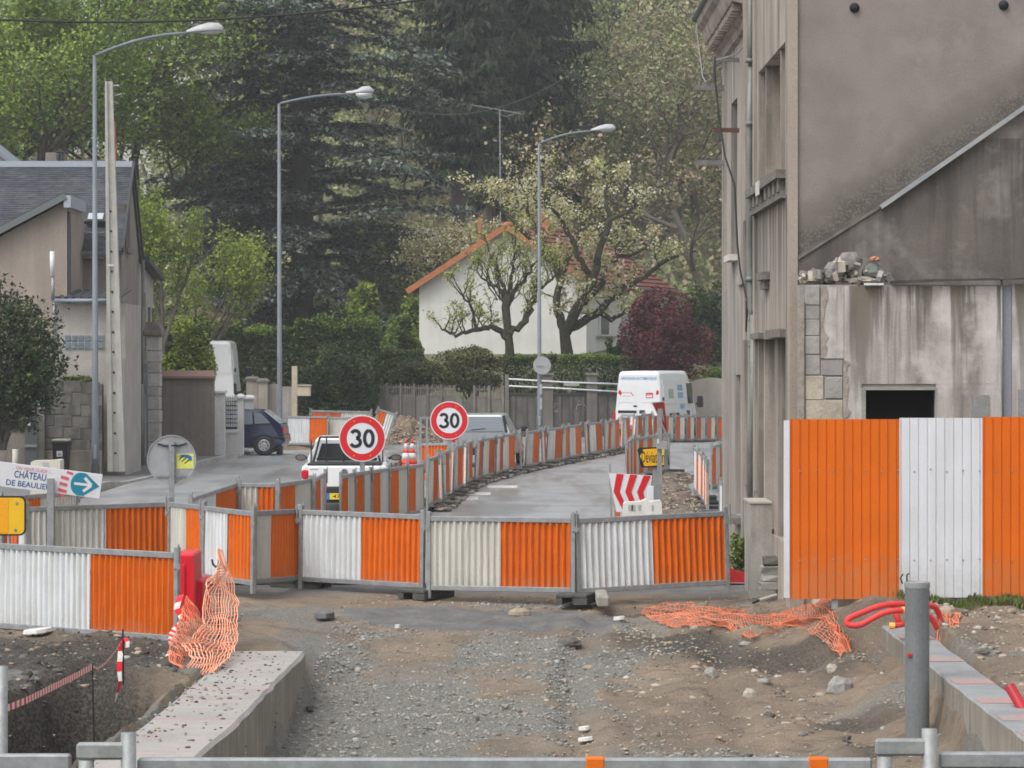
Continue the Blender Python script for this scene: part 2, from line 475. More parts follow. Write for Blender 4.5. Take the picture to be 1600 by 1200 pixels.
SOILM = bpy.data.materials.new('dug_ground')
def _soil():
    m = SOILM; m.use_nodes = True
    nt = m.node_tree; N = nt.nodes; Lk = nt.links; b = N['Principled BSDF']
    tc = N.new('ShaderNodeTexCoord'); vec = tc.outputs['Object']
    def noise(sc, det=6, ro=.65, stretch=None):
        n = N.new('ShaderNodeTexNoise'); n.inputs['Scale'].default_value = sc; n.inputs['Detail'].default_value = det
        n.inputs['Roughness'].default_value = ro
        if stretch:
            mp = N.new('ShaderNodeMapping'); mp.inputs['Scale'].default_value = stretch
            Lk.new(vec, mp.inputs[0]); Lk.new(mp.outputs[0], n.inputs['Vector'])
        else: Lk.new(vec, n.inputs['Vector'])
        return n.outputs['Fac']
    def mr(s, a, c, o0=0, o1=1):
        r = N.new('ShaderNodeMapRange'); r.inputs[1].default_value = a; r.inputs[2].default_value = c
        r.inputs[3].default_value = o0; r.inputs[4].default_value = o1; Lk.new(s, r.inputs[0]); return r.outputs[0]
    def mix(f, A, B):
        x = N.new('ShaderNodeMix'); x.data_type = 'RGBA'
        if isinstance(f, float): x.inputs[0].default_value = f
        else: Lk.new(f, x.inputs[0])
        for s, v in ((6, A), (7, B)):
            if isinstance(v, tuple): x.inputs[s].default_value = (*v, 1)
            else: Lk.new(v, x.inputs[s])
        return x.outputs[2]
    def attr(n):
        a = N.new('ShaderNodeAttribute'); a.attribute_name = n; return a.outputs['Fac']
    soil = mix(mr(noise(0.9), .40, .60), (0.335, 0.258, 0.188), (0.225, 0.180, 0.138))
    soil = mix(mr(noise(6, stretch=(.5, 1.3, 1)), .52, .66), soil, (0.17, 0.14, 0.112))
    soil = mix(mr(noise(45, 3), .60, .68), soil, (0.42, 0.36, 0.28))
    grav = mix(mr(noise(70, 3, .7), .40, .60), (0.145, 0.142, 0.128), (0.36, 0.352, 0.318))
    grav = mix(mr(noise(26, 3, .7), .50, .62), grav, (0.16, 0.165, 0.15))
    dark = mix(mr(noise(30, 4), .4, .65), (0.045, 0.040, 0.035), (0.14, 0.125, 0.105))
    asph = mix(mr(noise(3), .4, .6), (0.17, 0.17, 0.17), (0.24, 0.235, 0.225))
    c = mix(attr('gravel'), soil, grav)
    c = mix(attr('dark'), c, dark)
    c = mix(attr('asphalt'), c, asph)
    Lk.new(c, b.inputs['Base Color'])
    b.inputs['Roughness'].default_value = 0.85
    Lk.new(mr(noise(1.1), .35, .65, .65, .95), b.inputs['Roughness'])
    b.inputs['Specular IOR Level'].default_value = 0.25
    bp = N.new('ShaderNodeBump'); bp.inputs['Distance'].default_value = 0.05; bp.inputs['Strength'].default_value = 1
    Lk.new(noise(38, 5, .7), bp.inputs['Height']); Lk.new(bp.outputs[0], b.inputs['Normal'])
_soil()

gx, gy = np.meshgrid(np.arange(-9.5, 10.51, 0.07), np.arange(13.0, 43.01, 0.075))
gzv = height(gx, gy)
nz = 0.6*vnoise(gx, gy, 1.6, 21)+0.4*vnoise(gx, gy, .5, 22)
a_grav = sstep(-.25, .25, nz*1.1 + 1.25 - ((gx+1.0-0.06*(gy-28))/1.75)**2 - 0.0*gy)*(1-sstep(38.2, 39.6, gy+nz*.8))
a_grav = np.maximum(a_grav, 0.9*sstep(.05, .5, 0.8*nz+0.75-((gx+2.6)/2.4)**2-((gy-37.2)/1.6)**2))
a_grav *= 1-.85*sstep(.05, .45, vnoise(gx, gy*.7, 1.1, 24)+0.5*vnoise(gx, gy, .4, 27)-.12)*sstep(24, 25.5, gy)
a_grav = np.maximum(a_grav, .75*sstep(.1, .4, vnoise(gx*.8, gy, .9, 25)-.2))
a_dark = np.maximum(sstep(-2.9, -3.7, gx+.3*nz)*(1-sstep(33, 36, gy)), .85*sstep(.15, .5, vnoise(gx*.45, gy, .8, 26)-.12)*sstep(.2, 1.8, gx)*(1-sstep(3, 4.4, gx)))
a_asph = sstep(-.1, .2, 1-((gx+.35)/1.6)**2-((gy-38.7)/1.25)**2+.6*nz)
a_asph = np.maximum(a_asph, sstep(-.05, .12, 1-((gx+5.4)/1.0)**2-((gy-30.2)/.9)**2+.4*nz)*(gzv > -.12))
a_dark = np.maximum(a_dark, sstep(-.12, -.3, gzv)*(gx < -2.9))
a_asph = np.maximum(a_asph, sstep(41.3, 42, gy+.5*nz))
ground_near = grid_mesh('dug_ground', gx, gy, gzv, SOILM, attrs={'gravel': np.clip(a_grav,0,1), 'dark': np.clip(a_dark,0,1), 'asphalt': a_asph})
tag(ground_near, 'dug up gravel and brown soil bed between the concrete kerbs', kind='structure')

TERR = mat('hill_ground', (0.095, 0.10, 0.052), (0.135, 0.12, 0.075), .35, .95, fine=.3, fscale=3)
tx, ty = np.meshgrid(np.arange(-130, 131, 1.6), np.arange(-25, 305, 1.6))
tz = terrain(tx, ty)-0.03
inside = (tx > -9.3)&(tx < 10.3)&(ty > 13.2)&(ty < 42.8)
tz = np.where(inside, -2.2, tz)
tz = np.where((ty < 13.3), -1.4, tz)
tag(grid_mesh('terrain', tx, ty, tz, TERR), 'grassy hillside rising behind the street', kind='structure')

ROADM = mat('wet_asphalt', (0.27, 0.275, 0.285), (0.33, 0.335, 0.345), .7, .30, bump=.004, bscale=120, spec=.55, fine=.12, fscale=90,
            streak=None)
def _road():
    m = ROADM; nt = m.node_tree; N = nt.nodes; Lk = nt.links; b = N['Principled BSDF']
    src = b.inputs['Base Color'].links[0].from_socket
    tc = N.new('ShaderNodeTexCoord')
    def lay(src, scale, st, a, c, col, amt):
        mp = N.new('ShaderNodeMapping'); mp.inputs['Scale'].default_value = st; mp.inputs['Rotation'].default_value = (0, 0, -.06)
        n = N.new('ShaderNodeTexNoise'); n.inputs['Scale'].default_value = scale; n.inputs['Detail'].default_value = 7; n.inputs['Roughness'].default_value = .6
        Lk.new(tc.outputs['Object'], mp.inputs[0]); Lk.new(mp.outputs[0], n.inputs['Vector'])
        r = N.new('ShaderNodeMapRange'); r.inputs[1].default_value = a; r.inputs[2].default_value = c; r.inputs[4].default_value = amt; Lk.new(n.outputs['Fac'], r.inputs[0])
        x = N.new('ShaderNodeMix'); x.data_type = 'RGBA'; Lk.new(r.outputs[0], x.inputs[0]); Lk.new(src, x.inputs[6]); x.inputs[7].default_value = (*col, 1); return x.outputs[2]
    c = lay(src, 1.1, (1, .10, 1), .50, .62, (.15, .125, .10), .75)
    c = lay(c, .35, (1, .35, 1), .52, .60, (.13, .13, .135), .6)
    c = lay(c, 6, (1, .5, 1), .60, .66, (.33, .32, .31), .35)
    c = lay(c, .8, (.25, 2.2, 1), .615, .625, (.06, .06, .06), .6)
    Lk.new(c, b.inputs['Base Color'])
_road()
rx_, ry_ = np.meshgrid(np.arange(-9.2, 14.01, 0.8), np.arange(42.6, 126.1, 0.8))
left_edge = np.interp(ry_, [42, 73, 79, 87, 101, 112, 126], [-9.6, -9.42, -9.05, -8.7, -8.12, -7.3, -6.2])
rxs = np.maximum(rx_, left_edge)
roadz = terrain(rxs, ry_)*(ry_ > 90)*(rxs > 3)+0.004
tag(grid_mesh('road', rxs, ry_, roadz, ROADM), 'wet grey asphalt road curving away to the right', kind='structure')

PAVE = mat('pavement_asphalt', (0.135, 0.135, 0.14), (0.165, 0.165, 0.165), 1.2, .8, bump=.004, bscale=90)
py_ = np.arange(42.7, 112.1, 0.7)
ledge = np.interp(py_, [42, 73, 79, 87, 101, 112], [-9.6, -9.42, -9.05, -8.7, -8.12, -7.3])-0.14
kh = np.interp(py_, [73, 74.5, 76.5, 78, 87, 88.5, 93, 95, 97, 99, 101, 103, 112], [.14, .14, .05, .05, .05, .14, .14, .14, .03, .03, .12, .12, .12])
PX = np.stack([ledge-5.5, ledge-2.5, ledge], 1); PY = np.stack([py_]*3, 1)
PZ = np.stack([kh*0+.15, kh*.5+.075, kh-.004], 1)
tag(grid_mesh('pavement', PX, PY, PZ, PAVE), 'dark asphalt pavement along the left walls', kind='structure')
# kerb stones, each about a metre
KERB = mat('kerb_stone', (0.37, 0.36, 0.33), (0.30, 0.29, 0.27), 2, .8, fine=.1, vary=.08)
kerb_parent = thing('kerb', 'pale stone kerb with dropped crossings along the left pavement', 'kerb', (-9.3, 73, 0))
kerb_parent['kind'] = 'structure'
ys = np.arange(60, 111.5, 1.0)
for y0 in ys:
    y1 = y0+.985
    xa, xb = [float(np.interp(v, [42, 73, 79, 87, 101, 112], [-9.6, -9.42, -9.05, -8.7, -8.12, -7.3])) for v in (y0, y1)]
    ha, hb = [float(np.interp(v, py_, kh)) for v in (y0, y1)]
    ha, hb = ha+.004, hb+.004
    MB().add([(xa-.16,y0,-.1),(xa,y0,-.1),(xb,y1,-.1),(xb-.16,y1,-.1),(xa-.16,y0,ha),(xa-.02,y0,ha),(xb-.02,y1,hb),(xb-.16,y1,hb)],
             [(0,3,2,1),(4,5,6,7),(0,1,5,4),(1,2,6,5),(2,3,7,6),(3,0,4,7)]).build('kerb_stone', KERB, kerb_parent, world=True)

# dirt strip beyond the dividing signs on the right
DIRT = mat('dry_dirt', (0.17, 0.135, 0.10), (0.11, 0.09, 0.072), 1.5, .95, bump=.02, bscale=12, fine=.25, fscale=12)
vy, vt = np.meshgrid(np.arange(46, 80.1, .25), np.linspace(0, 1, 22), indexing='ij')
xl = np.interp(vy, [46, 52, 62, 72, 80], [1.9, 2.05, 2.2, 2.7, 4.0]); xr = np.interp(vy, [46, 56, 66, 74, 80], [3.2, 3.5, 3.85, 4.0, 4.6])
vx = xl+(xr-xl)*vt+.12*vnoise(vy, vt*4, .8, 31)
edge = np.minimum(vt, 1-vt)
vz = .012+.20*sstep(46, 47.5, vy)*sstep(0, .3, edge)*(0.7+.5*vnoise(vx, vy, .9, 32))+.05*vnoise(vx, vy, .3, 33)*sstep(0, .2, edge)
tag(grid_mesh('dirt_verge', vx, vy, vz, DIRT), 'strip of bare brown dirt beside the narrowed road', kind='structure')
# rubble edge beneath the long barrier
line_pts = [(-1.55, 63), (-1.24, 70.7), (-.96, 76), (0, 83.3), (1.8, 93.7), (3.2, 101), (5.06, 115)]
ly = np.arange(62.5, 115, .25)
lx = np.interp(ly, [p[1] for p in line_pts], [p[0] for p in line_pts])
rt = np.linspace(-1, 1, 7)
RX = lx[:, None]+rt[None, :]*.24+.06; RY = np.repeat(ly[:, None], 7, 1)
RZ = .01+.07*(1-rt[None, :]**2)*(1+.9*vnoise(RX, RY, .35, 41))+.02*vnoise(RX, RY, .2, 42)
tag(grid_mesh('dirt_edge', RX, RY, RZ, DIRT), 'line of dirt under the long barrier', kind='structure')

# painted dashes
PAINT = mat('road_paint', (0.55, 0.55, 0.54), (0.40, 0.40, 0.39), 4, .7, fine=.15)
mk = thing('road_markings', None, None, (0, 0, 0)); mk['kind'] = 'structure'
for (px, py, L) in ((722, 779, 1.6), (742, 772, 1.6), (785, 761, 1.4)):
    c = G(px, py)
    MB().box(c.x-.35, c.x+.35, c.y-L/2, c.y+L/2, .005, .012).build('marking', PAINT, mk)
c = G(350, 772); 

# ---------------------------------------------------------------- concrete kerbs of the dug bed
CONCT = mat('stained_concrete_top', (0.36, 0.34, 0.325), (0.30, 0.288, 0.272), 1.6, .8, bump=.004, fine=.12)
def kerb_top_mat():
    """pale concrete with red spray-paint lines across it"""
    m = CONCT; nt = m.node_tree; N = nt.nodes; Lk = nt.links; b = N['Principled BSDF']
    src = b.inputs['Base Color'].links[0].from_socket
    tc = N.new('ShaderNodeTexCoord'); mp = N.new('ShaderNodeMapping'); mp.inputs['Scale'].default_value = (.5, 13, 1)
    n = N.new('ShaderNodeTexNoise'); n.inputs['Scale'].default_value = 1.4; n.inputs['Detail'].default_value = 5
    Lk.new(tc.outputs['Object'], mp.inputs[0]); Lk.new(mp.outputs[0], n.inputs['Vector'])
    def mr(s, a, c, o=1.0):
        r = N.new('ShaderNodeMapRange'); r.inputs[1].default_value = a; r.inputs[2].default_value = c; r.inputs[4].default_value = o
        Lk.new(s, r.inputs[0]); return r.outputs[0]
    def mix(f, A, B):
        x = N.new('ShaderNodeMix'); x.data_type = 'RGBA'; Lk.new(f, x.inputs[0]); Lk.new(A, x.inputs[6]); x.inputs[7].default_value = (*B, 1); return x.outputs[2]
    c = mix(mr(n.outputs['Fac'], .50, .66, .38), src, (0.25, 0.235, 0.215))
    n2 = N.new('ShaderNodeTexNoise'); n2.inputs['Scale'].default_value = 1.1; n2.inputs['Detail'].default_value = 4
    mp2 = N.new('ShaderNodeMapping'); mp2.inputs['Scale'].default_value = (.4, 9, 1); mp2.inputs['Location'].default_value = (5, 3, 0)
    Lk.new(tc.outputs['Object'], mp2.inputs[0]); Lk.new(mp2.outputs[0], n2.inputs['Vector'])
    c = mix(mr(n2.outputs['Fac'], .60, .70, .45), c, (0.60, 0.16, 0.12))
    Lk.new(c, b.inputs['Base Color'])
kerb_top_mat()
CONCF = mat('formed_concrete_face', (0.30, 0.275, 0.235), (0.23, 0.21, 0.18), 2, .85, bump=.006, bscale=25, streak=(0.15, 0.135, 0.11), sscale=8, samt=.6)
k = thing('concrete_kerb', 'broad pale concrete kerb wall with red paint lines, left of the dug bed', 'kerb wall', (-3.2, 28, -.9))
mb = MB(); mb2 = MB()
ysl = np.arange(16, 32.81, .4)
rings = []
random.seed(3)
for y in ysl:
    xi = float(wall_left_x(y))+random.uniform(-.012, .012); w = .76
    rings.append([(xi-w, y, -1.5), (xi, y, -1.5), (xi+random.uniform(-.006, .006), y, -.03), (xi-.03, y, 0), (xi-w+.03, y, 0.0), (xi-w, y, -.03)])
mb.loft(rings)
n = len(rings[0]); mb.mi = []
for i in range(len(rings)-1):
    mb.mi += [0, 0, 1, 1, 1, 0]
mb.mi += [0, 0]
mb.build('kerb_body', [CONCF, CONCT], k, world=True)
k2 = thing('concrete_kerb', 'narrow grey concrete kerb wall with pink paint marks, behind the grey pipe post', 'kerb wall', (4.2, 28, -.9))
mb = MB(); rings = []
for y in np.arange(16, 35.01, .4):
    xi = 3.99+random.uniform(-.012, .012)+.004*(y-26); w = .4
    zt = float(np.interp(y, [16, 30, 35], [.02, .05, .10]))
    rings.append([(xi, y, -1.6), (xi+w, y, -1.6), (xi+w, y, zt-.02), (xi+w-.02, y, zt), (xi+.02, y, zt), (xi, y, zt-.02)])
mb.loft(rings); mb.mi = []
for i in range(len(rings)-1): mb.mi += [0, 0, 1, 1, 1, 0]
mb.mi += [0, 0]
CONCG = mat('grey_concrete_top', (0.27, 0.28, 0.285), (0.22, 0.225, 0.23), 2, .8, bump=.003)
mb.build('kerb_body', [CONCF, CONCG], k2, world=True)
PINK = mat('pink_spray_paint', (0.40, 0.225, 0.21), (0.28, 0.25, 0.245), 7, .8, lo=.42, hi=.58)
for y in (25.2, 26.3, 27.6, 29.2, 31.2, 33.4):
    xi = 3.99+.004*(y-26)
    zt = float(np.interp(y, [16, 30, 35], [.02, .05, .10]))
    MB().box(xi+.02, xi+.38, y-.2, y+.22, zt+.001, zt+.005).build('paint_mark', PINK, k2, world=True)

# ---------------------------------------------------------------- loose stones
def stones(name, pos, size, mats_, seed, label, flat=.6, mi=None):
    rs = np.random.RandomState(seed)
    t = (1+5**.5)/2
    # a squashed octahedron with bevel: 6 + 8 points -> use icosahedron
    V = np.array([(-1,t,0),(1,t,0),(-1,-t,0),(1,-t,0),(0,-1,t),(0,1,t),(0,-1,-t),(0,1,-t),(t,0,-1),(t,0,1),(-t,0,-1),(-t,0,1)])/1.9
    Fc = np.array([(0,11,5),(0,5,1),(0,1,7),(0,7,10),(0,10,11),(1,5,9),(5,11,4),(11,10,2),(10,7,6),(7,1,8),(3,9,4),(3,4,2),(3,2,6),(3,6,8),(3,8,9),(4,9,5),(2,4,11),(6,2,10),(8,6,7),(9,8,1)])
    N = len(pos)
    W = V[None]*(1+rs.uniform(-.32, .32, (N, 12, 1)))
    W = W*np.stack([rs.uniform(.7, 1.3, N), rs.uniform(.7, 1.3, N), rs.uniform(flat*.6, flat*1.3, N)], 1)[:, None, :]
    a = rs.uniform(0, 6.28, N); ca, sa = np.cos(a), np.sin(a)
    x = W[..., 0]*ca[:, None]-W[..., 1]*sa[:, None]; y = W[..., 0]*sa[:, None]+W[..., 1]*ca[:, None]
    W = np.stack([x, y, W[..., 2]], -1)*np.asarray(size)[:, None, None]/2+pos[:, None, :]
    me = bpy.data.meshes.new(name)
    me.vertices.add(12*N); me.loops.add(60*N); me.polygons.add(20*N)
    me.vertices.foreach_set('co', W.astype(np.float32).ravel())
    me.loops.foreach_set('vertex_index', (Fc[None]+12*np.arange(N)[:, None, None]).astype(np.int32).ravel())
    me.polygons.foreach_set('loop_start', np.arange(0, 60*N, 3, dtype=np.int32))
    for m in mats_: me.materials.append(m)
    if mi is not None: me.polygons.foreach_set('material_index', np.repeat(mi, 20).astype(np.int32))
    me.update(calc_edges=True)
    o = place(name, me, None)
    tag(o, label, kind='stuff')
    return o

ST_G = mat('grey_stone', (0.245, 0.24, 0.22), rough=.9, fine=.15, island=.4)
ST_B = mat('brown_stone', (0.30, 0.24, 0.18), rough=.9, fine=.15, island=.35)
ST_P = mat('pale_stone', (0.34, 0.31, 0.26), rough=.9, fine=.15, island=.3)
ST_D = mat('dark_stone', (0.10, 0.093, 0.085), rough=.9, fine=.15, island=.5)
def bilerp_attr(A, x, y):
    i = np.clip(((y-13.0)/.075).astype(int), 0, A.shape[0]-1); j = np.clip(((x+9.5)/.07).astype(int), 0, A.shape[1]-1)
    return A[i, j]
rs = np.random.RandomState(5)
N = 34000
y = 23+18.5*rs.rand(N)**.8; x = rs.uniform(-2.6, 4.0, N)*(y/30)**.3
g = bilerp_attr(a_grav, x, y); keep = (rs.rand(N) < .12+.9*g) & (x > wall_left_x(y)+.03) & ((x < 3.95) | (y > 35.3))
keep &= bilerp_attr(a_asph, x, y) < .5*rs.rand(N)+.1
x, y, g = x[keep], y[keep], g[keep]
size = np.where(rs.rand(len(x)) < .06, rs.uniform(.045, .07, len(x)), rs.uniform(.018, .042, len(x)))
u = rs.rand(len(x))
mi = np.where(u < .75*g+.08, 0, np.where(u < .93, 1, np.where(u < .965, 2, 3)))
pos = np.stack([x, y, bilerp_attr(gzv, x, y)+size*.05], 1)
stones('gravel', pos, size, [ST_G, ST_B, ST_P, ST_D], 6, 'loose grey gravel spread over the dug bed', mi=mi)
N = 13000
y = rs.uniform(24, 38, N); x = np.where(rs.rand(N) < .55, rs.uniform(4.42, 8.4, N), np.where(rs.rand(N) < .35, rs.uniform(1.2, 3.98, N), -3.1-3.4*rs.rand(N)))
keep = ~((x < -2.9) & (y < 27)); x, y = x[keep], y[keep]; N = len(x)
size = np.where(rs.rand(N) < .06, rs.uniform(.06, .12, N), rs.uniform(.018, .05, N))
u = rs.rand(N); left = x < -2.9
mi = np.where(left, np.where(u < .7, 3, np.where(u < .9, 1, 0)), np.where(u < .28, 0, np.where(u < .66, 1, np.where(u < .86, 2, 3))))
pos = np.stack([x, y, bilerp_attr(gzv, x, y)+size*.03], 1)
stones('rubble', pos, size, [ST_G, ST_B, ST_P, ST_D], 8, 'loose stones and rubble on the soil at both sides', mi=mi)
N = 1700
i = rs.randint(0, len(ly), N); y = ly[i]+rs.uniform(-.2, .2, N); x = np.interp(y, ly, lx)+.1+rs.uniform(-.27, .27, N)
size = rs.uniform(.04, .15, N)
stones('rubble_edge', np.stack([x, y, .05+0*x], 1), size, [ST_B, ST_G, ST_D], 9, 'rubble stones along the foot of the long barrier', mi=rs.randint(0, 3, N))
N = 1800
y = rs.uniform(46, 79, N); t = rs.rand(N); xl_ = np.interp(y, [46, 52, 62, 72, 80], [1.9, 2.05, 2.2, 2.7, 4.0]); xr_ = np.interp(y, [46, 56, 66, 74, 80], [3.2, 3.5, 3.85, 4.0, 4.6])
stones('rubble_verge', np.stack([xl_+(xr_-xl_)*t, y, .1+.1*np.sin(t*3.14)], 1), rs.uniform(.025, .09, N), [ST_B, ST_G, ST_D, ST_B], 10, 'stones lying in the dirt strip', mi=rs.randint(0, 4, N))

rs = np.random.RandomState(44); N = 260
y = 23+9.7*rs.rand(N)**.7; x = wall_left_x(y)-.74+.7*rs.rand(N)**2.2
stones('kerb_crumbs', np.stack([x, y, 0*x+.004], 1), rs.uniform(.012, .045, N), [ST_D, ST_B, ST_G], 45, 'crumbs of earth and gravel lying on the left concrete kerb', mi=rs.randint(0, 3, N))
# larger single stones: (px, py, width px, material, description)
SL = [(508, 966, 34, ST_G, 'flat dark grey slab stone in the gravel'), (812, 961, 38, ST_B, 'long pale broken kerbstone on the asphalt patch'),
      (560, 1049, 11, ST_P, 'small yellowish stone alone in the grey gravel'), (1165, 1008, 22, ST_G, 'grey stone just under the middle of the flat orange net'),
      (890, 1008, 42, ST_D, 'thin dark slab of asphalt lying on the soil'), (1312, 1083, 44, ST_G, 'big round grey stone half buried in the right soil bank'),
      (1172, 1076, 24, ST_P, 'tan angular stone in the open soil'), (1110, 1056, 24, ST_G, 'greenish grey stone in the open soil'),
      (995, 985, 26, ST_B, 'brown stone left of the flat orange net'), (1300, 1050, 20, ST_P, 'pale stone above the big round grey stone'),
      (1535, 1028, 26, ST_D, 'dark blue grey slate piece on the right ground'), (1480, 965, 30, ST_B, 'tan boulder by the red hose'),
      (1405, 962, 24, ST_P, 'white broken stone under the big hoarding'), (203, 1122, 18, ST_P, 'yellow stone in the dark soil near the left kerb'),
      (1288, 945, 46, ST_P, 'large pale slab at the foot of the hoarding'), (920, 1042, 20, ST_B, 'flat tan stone in the middle of the soil')]
for (px, py, w, m, lab) in SL:
    Dg = 32.0
    for _ in range(12):                                   # meet the dug ground along the sight line
        xx = XD(px, Dg); zz = float(height(xx, Dg)); Dg = F*(EYE-zz)/(py-HZ)*.5+Dg*.5
    c = Vector((XD(px, Dg), Dg, float(height(XD(px, Dg), Dg))))
    r = w*Dg/F/2
    random.seed(px)
    mb = MB(); rings = []
    flat = .28 if ('slab' in lab or 'flat' in lab or 'kerbstone' in lab or 'slate' in lab) else .6
    for (zz, s) in ((-.25, .8), (.1, 1), (.6, .9), (.95, .5)):
        rings.append([(r*s*math.cos(a)*(1+random.uniform(-.15, .15)), r*.8*s*math.sin(a)*(1+random.uniform(-.15, .15)), r*2*flat*zz*(1+random.uniform(-.12, .12))) for a in [k_*math.pi/4+.3 for k_ in range(8)]])
    mb.loft(rings)
    o = mb.build('stone', m)
    o.location = c
    tag(o, lab, 'stone', 'single stones on the building site')
# ================================================================== OLD BUILDING ON THE RIGHT
def stain_mat(name, c1, c2, c3, scale, line=None, seed=0.0, streak=None, runs=()):
    """weathered render; line=(x0, z0, slope, width, colour): a sooty band above the scar of a vanished roof"""
    m = mat(name, c1, c2, scale, .9, bump=.006, bscale=70, fine=.10, fscale=55, streak=streak, sscale=2.4, samt=.85)
    nt = m.node_tree; N = nt.nodes; Lk = nt.links; b = N['Principled BSDF']
    src = b.inputs['Base Color'].links[0].from_socket
    geo = N.new('ShaderNodeNewGeometry')
    def mr(s, a, c, o0=0.0, o1=1.0):
        r = N.new('ShaderNodeMapRange'); r.inputs[1].default_value = a; r.inputs[2].default_value = c
        r.inputs[3].default_value = o0; r.inputs[4].default_value = o1; Lk.new(s, r.inputs[0]); return r.outputs[0]
    def nz(sc, st=(1, 1, 1), det=6):
        mp = N.new('ShaderNodeMapping'); mp.inputs['Scale'].default_value = st; mp.inputs['Location'].default_value = (seed, seed*2, seed*3)
        n = N.new('ShaderNodeTexNoise'); n.inputs['Scale'].default_value = sc; n.inputs['Detail'].default_value = det; n.inputs['Roughness'].default_value = .65
        Lk.new(geo.outputs['Position'], mp.inputs[0]); Lk.new(mp.outputs[0], n.inputs['Vector']); return n.outputs['Fac']
    def math_(op, a, c):
        n = N.new('ShaderNodeMath'); n.operation = op
        for k, v in enumerate((a, c)):
            if isinstance(v, (int, float)): n.inputs[k].default_value = v
            else: Lk.new(v, n.inputs[k])
        return n.outputs[0]
    def mix(f, A, B):
        x = N.new('ShaderNodeMix'); x.data_type = 'RGBA'; Lk.new(f, x.inputs[0])
        for s, v in ((6, A), (7, B)):
            if isinstance(v, tuple): x.inputs[s].default_value = (*v, 1)
            else: Lk.new(v, x.inputs[s])
        return x.outputs[2]
    c = mix(mr(nz(1.3, (1, 1, 1)), .5, .68), src, c3)
    c = mix(mr(nz(9), .58, .75, 0, .35), c, tuple(v*.6 for v in c1))
    if line:
        x0, z0, sl, w, lc = line
        sp = N.new('ShaderNodeSeparateXYZ'); Lk.new(geo.outputs['Position'], sp.inputs[0])
        h_ = math_('MULTIPLY', math_('SUBTRACT', sp.outputs['X'], x0), sl)
        d = math_('SUBTRACT', math_('SUBTRACT', sp.outputs['Z'], z0), h_)
        d = math_('ADD', d, math_('MULTIPLY', math_('SUBTRACT', nz(2.2), .5), w*1.0))
        f = mr(d, w*1.25, w*.15)
        f = math_('MULTIPLY', f, mr(nz(7), .2, .6, .65, 1.0))
        c = mix(f, c, lc)
        f2 = math_('MULTIPLY', mr(d, w*.6, w*.5), mr(nz(30, det=2), .50, .60, 0, .5))
        c = mix(f2, c, (0.22, 0.2, 0.175))
    # dirty runs of rain water hanging below ledges: (top z, length, colour, amount)
    for (zt_, ln_, rc_, ra_, lo_) in runs:
        sp = N.new('ShaderNodeSeparateXYZ'); Lk.new(geo.outputs['Position'], sp.inputs[0])
        f = mr(sp.outputs['Z'], zt_-ln_, zt_, 0.0, 1.0)
        below = mr(sp.outputs['Z'], zt_+.02, zt_, 0.0, 1.0)
        n1 = math_('ADD', nz(5.5, (1, 1, .05), 4), math_('MULTIPLY', f, .16))
        g = math_('MULTIPLY', math_('MULTIPLY', mr(n1, lo_, lo_+.09), below), math_('MULTIPLY', f, ra_))
        c = mix(g, c, rc_)
    Lk.new(c, b.inputs['Base Color'])
    return m

GABLE  = stain_mat('grey_beige_render', (0.246, 0.215, 0.194), (0.207, 0.182, 0.166), (0.275, 0.244, 0.221), 1.7,
                   line=(3.38, 4.22, .659, .52, (0.085, 0.078, 0.068)))
PARTY  = stain_mat('sooty_old_plaster', (0.149, 0.129, 0.117), (0.106, 0.095, 0.088), (0.230, 0.212, 0.197), 1.0, seed=3.7, runs=((5.6, 2.0, (.06, .054, .05), .7, .58),), streak=(0.076, 0.068, 0.061))
ANNEXM = stain_mat('streaked_pale_render', (0.50, 0.465, 0.445), (0.41, 0.375, 0.355), (0.57, 0.535, 0.51), 1.2, seed=8.1, streak=(0.17, 0.15, 0.132), runs=((3.87, 2.6, (.105, .09, .078), .8, .58), (3.87, 1.2, (.16, .145, .10), .6, .62)))
FACADE = stain_mat('street_front_render', (0.40, 0.35, 0.30), (0.33, 0.29, 0.25), (0.30, 0.265, 0.23), 1.4, seed=1.3, streak=(0.125, 0.112, 0.096), runs=((4.95, 1.7, (.075, .07, .062), .9, .52), (3.25, 1.8, (.085, .08, .07), .7, .55), (9.8, 2.2, (.10, .092, .08), .6, .55)))
FACAD2 = stain_mat('grey_front_render', (0.37, 0.335, 0.30), (0.31, 0.28, 0.25), (0.28, 0.255, 0.23), 1.4, seed=5.3, streak=(0.125, 0.115, 0.105))
TRIMB  = mat('warm_corner_render', (0.35, 0.295, 0.245), (0.31, 0.262, 0.22), 2, .9, bump=.004, streak=(0.33, 0.27, 0.22), samt=.4)
STONEG = mat('grey_block_stone', (0.335, 0.315, 0.295), (0.27, 0.255, 0.24), 5, .9, bump=.012, bscale=16, vary=.1)
STONEC = mat('cream_block_stone', (0.48, 0.43, 0.35), (0.36, 0.32, 0.26), 4, .9, bump=.014, bscale=14, vary=.08)
SILLM  = mat('dark_moulded_stone', (0.20, 0.18, 0.16), (0.13, 0.118, 0.105), 5, .9, bump=.01, bscale=30)
CORNM  = mat('cornice_stone', (0.33, 0.29, 0.25), (0.20, 0.165, 0.145), 3, .9, bump=.01, bscale=25)
DARKIN = mat('dark_interior', (0.012, 0.012, 0.012), rough=.95, fine=0)
BOARDM = mat('dark_opening_boards', (0.10, 0.092, 0.085), (0.055, 0.05, 0.047), 2, .85, streak=(0.09, 0.085, 0.075), sscale=6)  # darkness of the deep openings is put into the board colour
SHUTM  = mat('pale_blind', (0.36, 0.325, 0.28), (0.30, 0.27, 0.235), 2, .8, streak=(0.22, 0.2, 0.17))

